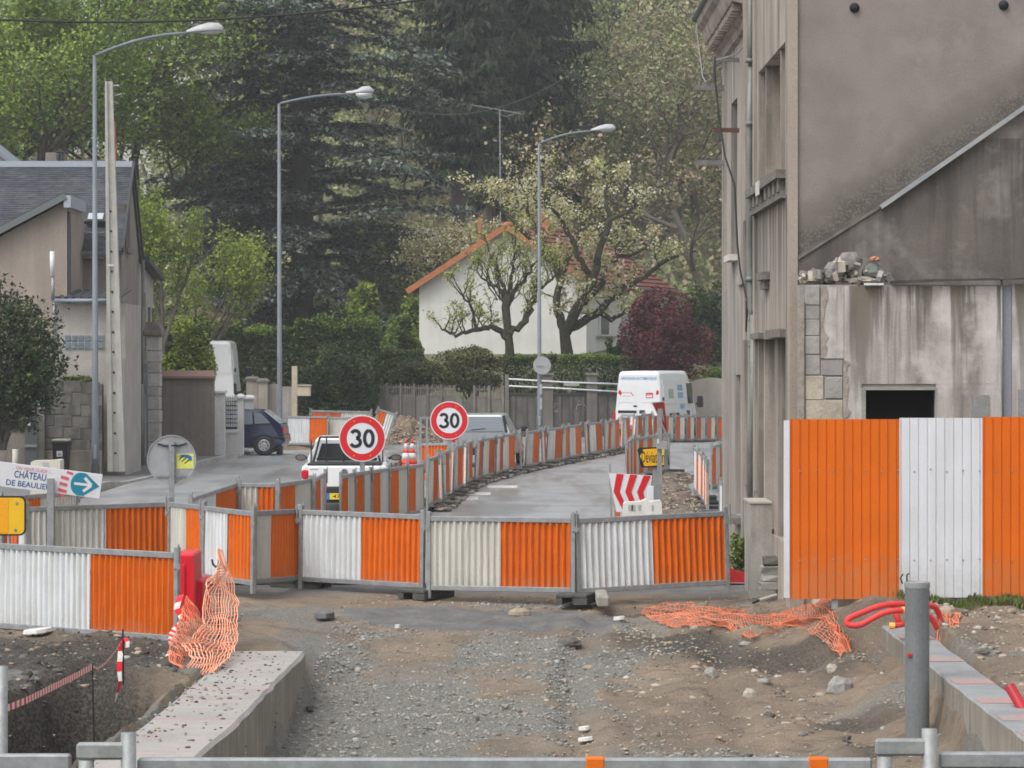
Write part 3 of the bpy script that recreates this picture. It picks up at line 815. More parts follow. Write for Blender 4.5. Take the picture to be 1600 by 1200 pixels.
bl = thing('derelict_building', 'derelict beige rendered building with tall windows and bare gable wall', 'building', (3.33, 38, 0))
XF = 3.33
def wallbox(name, m, x0, x1, y0, y1, z0, z1, par=bl):
    return box(name, m, par, x0, x1, y0, y1, z0, z1, 0, True)
mb = MB()
for (y0, y1, z0, z1) in ((38.3, 45.75, -.3, .75), (38.3, 38.6, .75, 3.25), (43.2, 45.75, .75, 3.25), (38.3, 45.75, 3.25, 5.3), (38.3, 39.0, 5.3, 6.86), (43.2, 45.75, 5.3, 6.86), (38.3, 45.75, 6.86, 9.8)):
    mb.box(XF, XF+.4, y0, y1, z0, z1)
mb.box(XF+.4, 9.5, 45.5, 45.75, -.3, 9.8)
mb.build('front_wall', FACADE, bl, True)
wallbox('gable_wall', GABLE, XF+.061, 10.5, 38.0, 38.3, -.3, 9.8)
wallbox('corner_pilaster', TRIMB, XF-.035, XF+.06, 37.96, 38.3-.002, -.3, 9.8)
# raised render strips beside the openings
for (y0, y1, z0, z1) in ((38.302, 38.58, -.2, 9.7), (43.45, 43.75, 1.2, 9.6), (45.4, 45.74, 1.2, 9.6)):
    wallbox('render_strip', FACADE, XF-.03, XF-.001, y0, y1, z0, z1)
# windows
for (z0, z1, ys_, inm, cols) in ((5.3, 6.86, (39.0, 43.2), SHUTM, ((40.0, .07), (42.35, .07))), (.75, 3.25, (38.6, 43.2), BOARDM, ((40.7, .28), (42.6, .1)))):
    w = wallbox('window', inm, XF+.27, XF+.31, ys_[0], ys_[1], z0, z1)
    for (yc, hw) in cols:
        wallbox('mullion', FACADE, XF+.03, XF+.268, yc-hw, yc+hw, z0+.001, z1-.001)
    for (a, c) in ((ys_[0], ys_[0]+.07), (ys_[1]-.07, ys_[1])):
        MB().box(XF+.2, XF+.268, a+.001, c-.001, z0+.002, z1-.002).build('frame', SHUTM, w, True)
    MB().box(XF+.2, XF+.268, ys_[0]+.072, ys_[1]-.072, z1-.1, z1-.002).build('frame', SHUTM, w, True)
s_ = wallbox('window_sill', SILLM, XF-.13, XF+.2, 38.85, 43.9, 5.19, 5.297)
for k in range(8):
    y = 38.95+k*.66
    MB().box(XF-.09, XF-.001, y, y+.28, 5.03, 5.189).build('dentil', SILLM, s_, True)
MB().box(XF-.07, XF-.0005, 38.85, 43.9, 4.95, 5.029).build('sill_moulding', SILLM, s_, True)
MB().box(XF-.14, XF-.132, 41.35, 41.95, 5.12, 5.30).build('mortar_patch', mat('white_mortar', (.55, .53, .48), (.45, .43, .39), 8, .9), s_, True)
# hood stones over the ground floor openings
hood = wallbox('lintel_hood', SILLM, XF-.09, XF-.001, 38.7, 41.0, 3.26, 3.36)
wallbox('lintel_hood', SILLM, XF-.07, XF-.001, 42.3, 43.8, 3.26, 3.34)
kb = wallbox('stone_bracket', SILLM, XF-.11, XF-.001, 41.3, 42.2, 4.02, 4.12)
MB().box(XF-.07, XF-.0015, 41.4, 42.1, 3.9, 4.019).build('bracket_foot', SILLM, kb, True)
# rusty iron ties on the gable
ROPE = mat('dark_iron', (0.02, 0.018, 0.02), rough=.7, fine=0)
for (px, py) in ((1335, 12), (1568, 8)):
    p = P(px, py, 37.99)
    MB().lathe([(.02, .05), (.055, .04), (.06, -.01), (.03, -.05)][::-1], (p.x, p.y, p.z), 12, 'y').build('wall_tie', ROPE, bl, True, True)
# lower party wall face below the roof scar
zl = lambda x: 4.22+(x-3.38)*.659
MB().prism([(XF+.062, zl(XF+.062)), (XF+.062, -.2), (10.4, -.2), (10.4, zl(10.4))][::-1], 37.975, 37.998, 'y').build('old_party_wall', PARTY, bl, True)
fl = MB()
a, c = P(1376, 324, 37.93), P(1500, 238, 37.93)
fl.bar(a, c, .05, .10, (0, -1, 0)); 
fl.bar(c+Vector((0, -.01, .0)), P(1760, 57, 37.93), .05, .06, (0, -1, 0))
o = fl.build('zinc_flashing', mat('old_zinc', (0.36, 0.37, 0.38), (0.29, 0.30, 0.31), 5, .5, metal=.3), bl, True)
MB().bar(P(1246, 404, 37.96), P(1380, 320, 37.96), .03, .018, (0, -1, 0)).build('scar_edge', SILLM, bl, True)
# plinth pier and steps
wallbox('plinth_pier', CONC, 3.06, XF-.001, 41.0, 42.1, -.1, 1.14)
MB().box(3.045, XF-.002, 40.98, 42.12, 1.141, 1.165).build('plinth_cap', mat('pale_coping', (.42, .39, .33), rough=.9), bl, True)
# downpipe
dp = MB()
q = [P(1172, -60, 44.4), P(1172, 60, 44.4), P(1173, 110, 44.4)]
dp.tube(q, .042, 10)
dp.tube([P(1173, 105, 44.38), P(1171, 200, 44.38), P(1171, 380, 44.38), P(1173, 480, 44.38), P(1178, 500, 44.3)], .05, 10)
dp.tube([P(1178, 492, 44.3), P(1177, 640, 44.3), P(1173, 690, 44.3), P(1174, 790, 44.3)], .055, 10)
d_ = dp.build('downpipe', ZINC, bl, True, True)
for py in (95, 193, 436, 500, 540, 685):
    p = P(1172 if py < 480 else 1177, py, 44.36)
    MB().lathe([(.062, -.03), (.066, 0), (.062, .03)], p, 12).build('pipe_collar', ZINC, d_, True, True)
# annex: pale streaked wall in front of the party wall
yA = 37.35
xa = lambda px: XD(px, yA); za = lambda py: ZD(py, yA)
an = thing('demolished_annex', 'remains of a torn down annex, streaked pale wall with a dark hole', 'building', (5.5, yA, 0))
mb = MB()
mb.box(xa(1250), xa(1352), yA, yA+.35, -.2, za(445)); mb.box(xa(1352), xa(1462), yA, yA+.35, za(607), za(445))
mb.box(xa(1462), 10.4, yA, yA+.35, -.2, za(445))
mb.build('wall', STONEG, an, True)
mb = MB()
mb.box(xa(1318), xa(1346), yA-.02, yA-.001, 0, za(447)); mb.box(xa(1346), xa(1566), yA-.02, yA-.001, za(600), za(447))
mb.box(xa(1462), xa(1566), yA-.02, yA-.001, 0, za(600.3)); mb.box(xa(1581), 10.3, yA-.03, yA-.001, 0, za(444))
mb.box(xa(1282), xa(1317.7), yA-.03, yA-.001, za(560), za(449))
mb.build('render_coat', ANNEXM, an, True)
box('grey_strip', mat('grey_pvc_channel', (.24, .24, .27), rough=.6), an, xa(1567), xa(1580), yA-.004, yA-.001, 0, za(446), 0, True)
MB().tube([P(1565, 434, yA-.06), P(1565.5, 560, yA-.06), P(1567, 660, yA-.06)], .012, 8).build('thin_pipe', GALV_D, an, True, True)
fr = MB(); fr.box(xa(1346), xa(1352.5), yA-.022, yA+.1, 0, za(606)); fr.box(xa(1352.6), xa(1461), yA-.022, yA+.1, za(609.5), za(606)); fr.box(xa(1461.1), xa(1464), yA-.022, yA+.1, 0, za(606))
fr.build('opening_frame', mat('greenish_frame', (.30, .30, .27), (.22, .22, .20), 6, .8), an, True)
rc = MB(); x0, x1, z1 = xa(1353), xa(1461), za(610)
rc.add([(x0, yA+.55, 0), (x1, yA+.55, 0), (x1, yA+.55, z1), (x0, yA+.55, z1), (x0, yA+.1, 0), (x1, yA+.1, 0), (x1, yA+.1, z1), (x0, yA+.1, z1)], [(0, 1, 2, 3), (0, 4, 5, 1), (1, 5, 6, 2), (2, 6, 7, 3), (3, 7, 4, 0)])
rc.build('dark_recess', DARKIN, an, True, fix=False)
GSQ = mat('grey_mortar_square', (.25, .25, .25), (.20, .20, .20), 9, .9)
for (a, b_, c, d) in ((1520, 617, 1545, 652), (1590, 609, 1612, 652)):
    box('patched_socket', GSQ, an, xa(a), xa(c), yA-.033, yA-.0305 if a > 1581 else yA-.0205, za(d), za(b_), 0, True)
# block courses left bare where the render has fallen
random.seed(4)
blocks = [(1258, 447, 1281, 476, 0), (1258, 478, 1281, 498, 0), (1258, 500, 1281, 524, 0), (1258, 526, 1281, 553, 0), (1258, 555, 1281, 585, 0), (1283, 562, 1317, 586, 0),
          (1258, 588, 1287, 624, 1), (1289, 590, 1317, 622, 0), (1258, 626, 1317, 670, 1)]
for (a, b_, c, d, cm) in blocks:
    e = [random.uniform(-.006, .006) for _ in range(4)]
    MB().box(xa(a)+e[0]*.3, xa(c)+e[1]*.3, yA-.02+e[2], yA-.001, za(d+.7), za(b_-.7), .008).build('block', STONEC if cm else STONEG, an, True)
box('torn_edge', mat('torn_plaster', (.36, .31, .27), (.25, .22, .19), 9, .9, bump=.01), an, xa(1246), xa(1256), yA-.05, yA-.001, 0, za(470), 0, True)
ft = MB(); ft.bar(P(1392, 441, yA-.05), P(1475, 437.5, yA-.05), .14, .03); ft.bar(P(1475, 437.5, yA-.06), P(1760, 433, yA-.06), .16, .02)
ft.build('roof_felt_edge', mat('dark_felt', (.045, .04, .04), (.08, .07, .065), 6, .8), an, True)
MB().bar(P(1350, 444, yA-.07), P(1380, 444, yA-.07), .1, .025).build('white_strip', WHITE, an, True)
# broken masonry left lying on the annex wall
ST_M = mat('mortar_rubble', (.27, .25, .235), (.17, .16, .15), 7, .95, bump=.02, bscale=14)
lumps = [(1275, 432, 30, 26, ST_M, 'grey lump of old mortar nearest the gable corner on the annex wall'), (1302, 424, 34, 36, ST_M, 'pointed grey rubble lump on the annex wall'),
         (1328, 408, 46, 34, ST_M, 'largest grey rubble lump leaning on the sooty wall'), (1336, 425, 14, 16, STONEC, 'small yellow stone in the annex rubble'),
         (1366, 405, 20, 10, mat('brick_red', (.42, .20, .13), (.34, .2, .14), 8, .9), 'broken red brick on top of the annex rubble'),
         (1364, 422, 42, 26, mat('dark_green_stone', (.13, .145, .13), (.2, .2, .19), 5, .9, bump=.01), 'dark greenish block in the annex rubble'),
         (1352, 437, 80, 13, STONEC, 'long flat mossy coping stone on the annex wall')]
for (px, py, w, hh, m, lab) in lumps:
    c = P(px, py, yA+.15); rw, rh = w*yA/F/2.5, hh*yA/F/2.5
    random.seed(px); rings = []
    for (zz, s) in ((-1, .85), (-.4, 1.05), (.3, .95), (1, .55)):
        rings.append([(rw*s*math.cos(t)*(1+random.uniform(-.22, .22)), .14*s*math.sin(t)*(1+random.uniform(-.2, .2)), rh*zz*(1+random.uniform(-.1, .1))) for t in [k_*math.pi/4.5+.2 for k_ in range(9)]])
    o = MB().loft(rings).build('rubble_block', m); o.location = c
    tag(o, lab, 'rubble block', 'broken masonry on the annex wall')

rs = np.random.RandomState(14); out = MB()
for k in range(70):
    px = 1250+145*rs.rand()**1.2; py = 441-rs.rand()**1.5*(14+20*math.exp(-((px-1318)/36)**2)); w = rs.uniform(.015, .06)
    c = P(px, py, yA+rs.uniform(-.02, .3)); d = [Vector(rs.normal(size=3)).normalized() for _ in range(3)]
    out.obox(c, d[0]*w, d[0].cross(d[1]).normalized()*w*rs.uniform(.4, .9), d[0].cross(d[0].cross(d[1])).normalized()*w*rs.uniform(.3, .8))
    out.mi[-6:] = [int(rs.choice(3, p=[.6, .25, .15]))]*6
tag(out.build('masonry_bits', [ST_M, STONEG, STONEC], None), 'small broken masonry bits strewn along the annex wall top', kind='stuff')
# bare torn plaster edges beside the block courses
rs = np.random.RandomState(15)
for (px, t, b_) in ((1318, 562, 655), (1283, 447, 560)):
    pl = [(xa(px-1), za(b_)), (xa(px-1), za(t))]
    for k in range(12):
        y = t+(b_-t)*(k+.5)/12; pl.append((xa(px+3+rs.uniform(0, 9)), za(y)))
    MB().prism(pl, yA-.036, yA-.0315, 'y').build('torn_edge', MATS['torn_plaster'], an, True)
# second building behind, with the cornice
b2 = thing('corniced_building', 'narrow grey fronted building with heavy moulded cornice, behind the derelict one', 'building', (3.45, 49, 0))
X2 = 3.45
mb = MB()
for (y0, y1, z0, z1) in ((45.76, 52, -.4, .6), (45.76, 48.3, .6, 2.75), (49.3, 52, .6, 2.75), (45.76, 52, 2.75, 4.6), (45.76, 49.0, 4.6, 7.0), (50.3, 52, 4.6, 7.0), (45.76, 52, 7.0, 8.04)):
    mb.box(X2, X2+.35, y0, y1, z0, z1)
mb.box(X2+.35, 9, 51.7, 52, -.4, 8.04)
mb.build('front_wall', FACAD2, b2, True)
for (y0, y1, z0, z1) in ((48.3, 49.3, .6, 2.75), (49.0, 50.3, 4.6, 7.0)):
    w = wallbox('window', BOARDM, X2+.22, X2+.26, y0, y1, z0, z1, b2)
    MB().box(X2+.17, X2+.219, y0+.001, y0+.06, z0+.001, z1-.001).build('frame', SHUTM, w, True)
    MB().box(X2+.17, X2+.219, y1-.06, y1-.001, z0+.001, z1-.001).build('frame', SHUTM, w, True)
wallbox('window_sill', mat('white_mortar', (.55, .53, .48)), X2-.13, X2+.15, 48.9, 50.2, 4.5, 4.597, b2)
wallbox('window_sill', SILLM, X2-.12, X2+.15, 48.2, 49.4, .5, .597, b2)
wallbox('string_course', FACAD2, X2-.05, X2-.001, 45.8, 48.6, 4.1, 4.25, b2)
wallbox('quoin_strip', FACAD2, X2-.04, X2-.001, 51.4, 51.99, -.2, 8.0, b2)
prof = [(X2, 8.041), (X2, 7.80), (X2-.07, 7.82), (X2-.09, 7.92), (X2-.14, 7.95), (X2-.16, 8.08), (X2-.30, 8.12), (X2-.33, 8.2), (X2-.35, 8.33), (X2-.43, 8.40), (X2-.45, 8.52), (X2+.2, 8.62)]
cn = MB().loft([[(p[0], y, p[1]) for p in prof] for y in (45.755, 52.3)]).build('cornice', CORNM, b2, True)
for k in range(16):
    y = 45.9+k*.4
    MB().box(X2-.29, X2-.161, y, y+.2, 7.985, 8.078).build('dentil', CORNM, cn, True)
MB().tube([(X2-.46, 45.9, 8.55), (X2-.46, 52.4, 8.55)], .05, 8).build('gutter', mat('dark_gutter', (.09, .10, .11), rough=.6), cn, True, True)
# iron stubs and wires on the front
STUB = mat('weathered_beam', (.20, .195, .19), (.14, .135, .13), 9, .7)
for (x0, x1, py, D, r, m, lab) in ((1116, 1163, 93, 48.6, .04, STUB, 'upper grey'), (1085, 1134, 137, 51.5, .055, STUB, 'thick grey'), (1115, 1162, 203, 48.6, .04, mat('rusty_iron', (.12, .06, .045), (.09, .05, .04), 9, .9), 'rusty'), (1086, 1134, 254, 51.5, .05, STUB, 'lower grey')):
    p, q = P(x0, py, D), P(x1+9, py+1, D)
    MB().bar(p, q, r*1.8, r*1.6).build('bracket_beam', m, b2, True)
cb = MB().tube([P(1117, 88, 46.5), P(1117, 120, 46.5), P(1123, 180, 46.3), P(1133, 245, 46), P(1148, 290, 45.7), P(1152, 380, 45.6), P(1156, 420, 45.5), P(1166, 465, 45), P(1178, 490, 44.2), P(1184, 496, 43.9)], .014, 6).build('black_cable', BLACKC, None, False, True)
tag(cb, 'thick black cable hanging down the fronts of the old buildings', 'cable')
cb = MB().tube([P(1167, 470, 45), P(1166, 540, 45.6), P(1165, 600, 45.7)], .016, 6).build('black_cable', BLACKC, None, False, True)
tag(cb, 'short black cable end dangling beside the downpipe', 'cable')
cb = MB().tube([P(1089, 36, 51.8), P(1089, 50, 51.8), P(1094, 90, 51.5), P(1098, 120, 51), P(1103, 128, 50.5), P(1113, 122, 49), P(1116, 95, 48.5), P(1150, 85, 47.5), P(1165, 70, 46)], .011, 6).build('grey_cable', mat('grey_cable_sheath', (.25, .25, .25), rough=.6), None, False, True)
tag(cb, 'pale grey wire hanging from the tip of the cornice', 'cable')

# ================================================================== LEFT HOUSE
RENDER_L = mat('pinkish_render', (0.345, 0.29, 0.25), (0.30, 0.255, 0.22), 1.2, .9, bump=.004, streak=(.22, .19, .165), samt=.4)
RENDER_G = mat('grey_brown_render', (0.25, 0.225, 0.20), (0.21, 0.19, 0.17), 1.5, .9, bump=.004, streak=(.15, .135, .12), samt=.45)
RENDER_P = mat('pale_grey_render', (0.40, 0.375, 0.345), (0.34, 0.32, 0.295), 1.5, .9, bump=.004, streak=(.25, .23, .21), samt=.4)
SLATE = mat('slate', (0.048, 0.052, 0.064), (0.072, 0.075, 0.085), 1.2, .75, fine=.2, fscale=6, island=.22, spec=.25)
DARKT = mat('dark_trim', (.05, .052, .055), rough=.6)
ho = thing('slate_roof_house', 'beige house with dark slate roof behind the concrete pole on the left', 'house', (-13.5, 87, 0))
# main body: y 84..91, gable end facing the street
XE = lambda y: -10.25-(y-84)*.052
zr, ze = 8.28, 5.95
mb = MB()
XL_ = -19.5
gable_poly = [(84, -.3), (91, -.3), (91, ze-.05), (87.5, zr-.12), (84, ze-.05)]
mb.loft([[(XL_, y, z) for y, z in gable_poly], [(XE(y), y, z) for y, z in gable_poly]])
mb.build('wall', RENDER_G, ho, True)
# slate courses: overlapping rows of individual slates, too small to pick apart
def slate_slope(xa_, xb_, y0, z0, y1, z1, pitch, w, name, m, par, seed, th=.012, xend=None):
    rs = np.random.RandomState(seed)
    L = math.hypot(y1-y0, z1-z0); n = int(L/pitch)+1
    uy, uz = (y1-y0)/L, (z1-z0)/L; ny, nz_ = -uz, uy
    if nz_ < 0: ny, nz_ = -ny, -nz_
    out = []
    for r in range(n):
        s0, s1 = r*pitch, min(L, r*pitch+pitch*1.35)
        cols = int((xb_-xa_)/w)+2
        for c in range(cols):
            x0 = xa_+(c-(r % 2)*.5)*w; x1 = x0+w*.97
            x0, x1 = max(x0, xa_), min(x1, xb_ if xend is None else xend(y0+uy*s0))
            if x1-x0 < .02: continue
            j = rs.uniform(0, .006)
            lo, hi = th+j, .003
            p = lambda x, s, hgt: (x, y0+uy*s+ny*hgt, z0+uz*s+nz_*hgt)
            out.append([p(x0, s0, lo), p(x1, s0, lo), p(x1, s1, hi), p(x0, s1, hi)])
            out.append([p(x0, s0, 0), p(x1, s0, 0), p(x1, s0, lo), p(x0, s0, lo)])
    o = quads(name, np.array(out), m, par)
    o['kind'] = 'stuff'
    return o
def roof_deck(par, y0, z0, y1, z1, xa_, fb, m, name='roof', th=.1):
    return MB().add([(xa_, y0, z0), (fb(y0), y0, z0), (fb(y1), y1, z1), (xa_, y1, z1), (xa_, y0, z0-th), (fb(y0), y0, z0-th), (fb(y1), y1, z1-th), (xa_, y1, z1-th)],
                    [(0, 1, 2, 3), (4, 7, 6, 5), (0, 4, 5, 1), (1, 5, 6, 2), (2, 6, 7, 3), (3, 7, 4, 0)]).build(name, m, par, True)
fbx = lambda y: XE(y)+.06
rf = roof_deck(ho, 83.7, ze-.15, 87.5, zr, XL_, fbx, DARKT)
roof_deck(ho, 91.3, ze-.15, 87.5, zr, XL_, fbx, DARKT)
slate_slope(XL_, -10.1, 83.68, ze-.145, 87.5, zr+.01, .115, .22, 'slates', SLATE, rf, 3, xend=fbx)
MB().bar((XL_, 87.45, zr+.03), (XE(87.5)+.07, 87.45, zr+.03), .16, .16).build('ridge_flashing', mat('zinc_ridge', (.34, .38, .44), rough=.5, metal=.2), rf, True)
gt = MB().tube([(XL_, 83.6, ze-.22), (fbx(84)-.35, 83.6, ze-.22)], .07, 8).build('gutter', mat('dark_gutter', (.09, .10, .11)), ho, True, True)
MB().box(XL_, -10.7, 83.75, 83.99, ze-.33, ze-.26).build('eaves_board', mat('pale_board', (.42, .41, .40)), ho, True)
vg = MB(); vg.bar((XE(84)+.07, 83.65, ze-.12), (XE(87.5)+.09, 87.5, zr+.06), .06, .14); vg.bar((XE(87.5)+.09, 87.5, zr+.06), (XE(91)+.09, 91.35, ze-.12), .06, .14)
vg.build('verge_board', DARKT, ho, True)
# roof window and chimneys
sk = MB().obox((XD(150, 84.8), 84.78, 6.70), (.29, 0, 0), (0, .17, .17*.66), (0, -.03, .04)).build('skylight', DARKT, ho, True)
MB().obox((XD(150, 84.8), 84.735, 6.765), (.2, 0, 0), (0, .13, .13*.66), (0, -.004, .006)).build('skylight_pane', mat('sky_pane', (.42, .44, .47), rough=.12), sk, True)
MB().bar((XD(131, 84.3), 84.22, 6.32), (XD(163, 84.3), 84.22, 6.32), .06, .03).build('snow_guard', GALV, ho, True)
ch = box('chimney', RENDER_G, ho, XD(75, 89), XD(104, 89), 88.5, 89.2, 7.2, ZD(240, 89), 0, True)
MB().box(XD(92, 89), XD(105, 89), 88.4, 89.3, ZD(240, 89)+.001, ZD(237, 89)).build('chimney_cap', DARKT, ch, True)
for (a, b_) in ((93, 97), (99, 103)):
    MB().box(XD(a, 89), XD(b_, 89), 88.38, 88.49, ZD(252, 89), ZD(243, 89)).build('chimney_slot', DARKT, ch, True)
box('ridge_wall', mat('brown_brick', (.20, .13, .10), (.15, .11, .09), 9, .9), ho, XD(105, 90), XD(196, 90), 89.8, 90.2, 7.5, ZD(250, 90), 0, True)
MB().prism([(XD(176, 90), 8), (XD(186, 90), 8), (XD(183, 90), ZD(192, 90)), (XD(178, 90), ZD(192, 90))], 89.4, 89.7, 'y').build('red_chimney', mat('red_terracotta', (.45, .12, .07), (.36, .11, .07), 8, .9), ho, True)
# slot window in the gable end, small bracket
wn = MB().add([(XE(86)+.05, 85.4, 5.95), (XE(86)+.05, 86.3, 5.95), (XE(86)+.05, 86.3, 7.1), (XE(86)+.05, 85.4, 7.1), (XE(86)-.1, 85.4, 5.95), (XE(86)-.1, 86.3, 5.95), (XE(86)-.1, 86.3, 7.1), (XE(86)-.1, 85.4, 7.1)],
              [(0, 1, 2, 3), (0, 4, 5, 1), (1, 5, 6, 2), (2, 6, 7, 3), (3, 7, 4, 0)]).build('slot_window', mat('brown_frame', (.10, .075, .06)), ho, True)
MB().box(XE(86)-.05, XE(86)+.14, 85.2, 86.6, 5.82, 5.94).build('sill', SILLM, wn, True)
# projecting wing with single slope
yW = 81.0
xw = lambda px: XD(px, yW); zw = lambda py: ZD(py, yW)
wing = [(XL_, -.2), (xw(105), -.2), (xw(105), zw(322)), (xw(100), zw(316)), (xw(0), zw(370)), (XL_, zw(480))]
MB().prism(wing, yW, 84.2, 'y').build('wing_wall', RENDER_L, ho, True)
wr = MB(); wr.bar((xw(-75), yW+1.4, zw(402)+.05), (xw(104), yW+1.4, zw(305)+.02), 3.4, .1, (0, 0, 1)); wr.build('wing_roof', DARKT, ho, True)
MB().bar((xw(-75), yW-.32, zw(402)), (xw(105), yW-.32, zw(307)), .03, .16, (0, 0, 1)).build('wing_verge', mat('grey_green_fascia', (.13, .145, .145), rough=.7), ho, True)
MB().box(xw(102), xw(113), yW-.3, yW+2.6, zw(325), zw(306)).build('wing_eaves_box', mat('zinc_ridge', (.34, .38, .44)), ho, True)
MB().box(xw(106.5), xw(109), yW, yW+.2, zw(470), zw(330)).build('wing_gutter_pipe', DARKT, ho, True)
# lean-to with corrugated roof
yN = 80.6
xn = lambda px: XD(px, yN); zn = lambda py: ZD(py, yN)
box('lean_to_wall', RENDER_P, ho, xn(86), xn(196), yN, 84, -.1, zn(474), 0, True)
V, Fs = corrugated(0, xn(190)-xn(84), 0, 2.4, pitch=.2, amp=.03, t=.01)
R_ = Matrix.Translation((xn(84), yN-.25, zn(466))) @ Matrix.Rotation(math.radians(-84), 4, 'X')
MB().add([tuple(R_ @ Vector(p)) for p in V], Fs).build('corrugated_roof', mat('black_corrugated', (.05, .05, .055), (.08, .08, .085), 4, .6), ho, True)
MB().tube([(xn(84), yN-.28, zn(470)), (xn(190), yN-.28, zn(470))], .05, 8).build('lean_to_gutter', mat('blue_grey_gutter', (.23, .27, .33), rough=.5), ho, True, True)
MB().tube([(xn(85), yN-.05, zn(472)), (xn(86), yN-.05, zn(560))], .03, 8).build('lean_to_downpipe', GALV, ho, True, True)
vp = MB().tube([(xn(87), yN-.5, zn(470)), (xn(87), yN-.5, zn(433))], .045, 8).build('flue_pipe', GALV_D, ho, True, True)
MB().tube([(xn(86.5), yN-.5, zn(433)), (xn(86), yN-.5, zn(394))], .06, 10).build('flue_sleeve', WHITE, vp, True, True)
# glass block window, two rows of six
wf = box('glass_window', mat('mortar_grey', (.36, .36, .35)), ho, xn(100), xn(163), yN-.02, yN-.001, zn(546), zn(522), 0, True)
GB_ = mat('glass_brick', (.13, .155, .19), (.22, .25, .28), 9, .12, spec=.6)
for r_ in range(2):
    for c_ in range(6):
        a = 102+c_*10.2; t = 524+r_*11.2
        MB().box(xn(a), xn(a+8.6), yN-.045, yN-.021, zn(t+9.4), zn(t), .01).build('glass_brick', GB_, wf, True)
box('base_course', RENDER_P, ho, xn(84), xn(196), yN-.12, yN-.001, .3, zn(562), 0, True)
# second pale volume glimpsed at the left edge
og = thing('pale_gable_house', 'pale house gable peeping above the slate ridge at the left edge', 'house', (XD(-20, 96), 96, 0))
MB().prism([(XD(-120, 96), 0), (XD(26, 96), 0), (XD(26, 96), ZD(262, 96)), (XD(-30, 96), ZD(215, 96)), (XD(-120, 96), ZD(290, 96))], 96, 99, 'y').build('wall', RENDER_P, og, True)
rr = MB(); rr.bar(P(-32, 208, 97.4), P(34, 262, 97.4), .1, 3.4, (0, 1, 0)); rr.build('roof', mat('blue_grey_slate', (.20, .23, .27), rough=.6), og, True)

# house behind it, front towards the street
h2 = thing('street_front_house', 'narrow pale house front with tall windows beyond the slate roofed house', 'house', (-11, 95, 0))
XB = lambda y: -10.62-(y-91)*.02
mb = MB()
pl = [(91.05, -.3), (95.6, -.3), (95.6, 5.35), (91.05, 5.75)]
mb.loft([[(-16, y, z) for y, z in pl], [(XB(y), y, z) for y, z in pl]]); mb.build('wall', RENDER_P, h2, True)
MB().add([(-16, 91.04, 6.0), (XB(91)+.3, 91.04, 5.75), (XB(95.7)+.3, 95.9, 5.3), (-16, 95.9, 5.9), (-16, 91.04, 6.15), (XB(91)+.3, 91.04, 5.9), (XB(95.7)+.3, 95.9, 5.45), (-16, 95.9, 6.05)], [(0, 3, 2, 1), (4, 5, 6, 7), (0, 1, 5, 4), (1, 2, 6, 5), (2, 3, 7, 6), (3, 0, 4, 7)]).build('roof', DARKT, h2, True)
for (y0, y1, z0, z1) in ((92.0, 92.6, 1.9, 5.0), (93.4, 94.1, 2.2, 4.6), (94.7, 95.2, 2.2, 4.6)):
    w = box('window', mat('pale_shutter', (.42, .40, .36), (.36, .34, .31), 4, .8), h2, XB(y0)-.02, XB(y0)+.03, y0, y1, z0, z1, 0, True)
    MB().box(XB(y0)+.031, XB(y0)+.05, y0+.12, y1-.12, z0+.1, z1-.1).build('pane', glass('dark_pane'), w, True)
bf = MB().box(XB(92)+.03, XB(92)+.3, 91.8, 95.4, 2.0, 2.1).build('balcony', SILLM, h2, True)
MB().tube([(XE(91)+.12, 91.0, 5.8), (XE(91)+.12, 91.0, .1)], .05, 8).build('downpipe', ZINC, h2, True, True)
# stone gate pillar with cap
gp = thing('stone_pillar', 'tall pale stone gate pillar with moulded cap beside the grey downpipe', 'pillar', (XD(240, 88), 88, 0))
sp_ = [(526, 548), (549, 566), (567, 583), (584, 604), (605, 619), (620, 640), (641, 660), (661, 690), (691, 722), (723, 745)]
PST = mat('pillar_stone', (.42, .40, .375), (.33, .315, .295), 4, .9, bump=.01, bscale=14, vary=.12)
random.seed(8)
for (t, b_) in sp_:
    e = random.uniform(-.01, .01)
    MB().box(XD(229, 88)+e, XD(251, 88)+e, 87.8, 88.35, ZD(b_, 88), ZD(t, 88), .02).build('block', PST, gp, True)
MB().box(XD(225, 88), XD(255, 88), 87.7, 88.5, ZD(525.5, 88), ZD(516, 88), .03).build('cap', SILLM, gp, True)
MB().prism([(XD(226, 88), ZD(515.8, 88)), (XD(254, 88), ZD(515.8, 88)), (XD(246, 88), ZD(503, 88)), (XD(230, 88), ZD(503, 88))][::-1], 87.75, 88.4, 'y').build('cap_top', SILLM, gp, True)
p = MB().tube([(XD(230.5, 87.5), 87.5, ZD(566, 88)), (XD(230.5, 87.5), 87.5, .1)], .02, 8).build('blue_pipe', mat('blue_pipe_paint', (.12, .19, .30), rough=.5), gp, True, True)
MB().tube([(XD(221, 87), 87, ZD(600, 87)), (XD(222, 87), 87, .1)], .055, 10).build('grey_pipe', ZINC, gp, True, True)

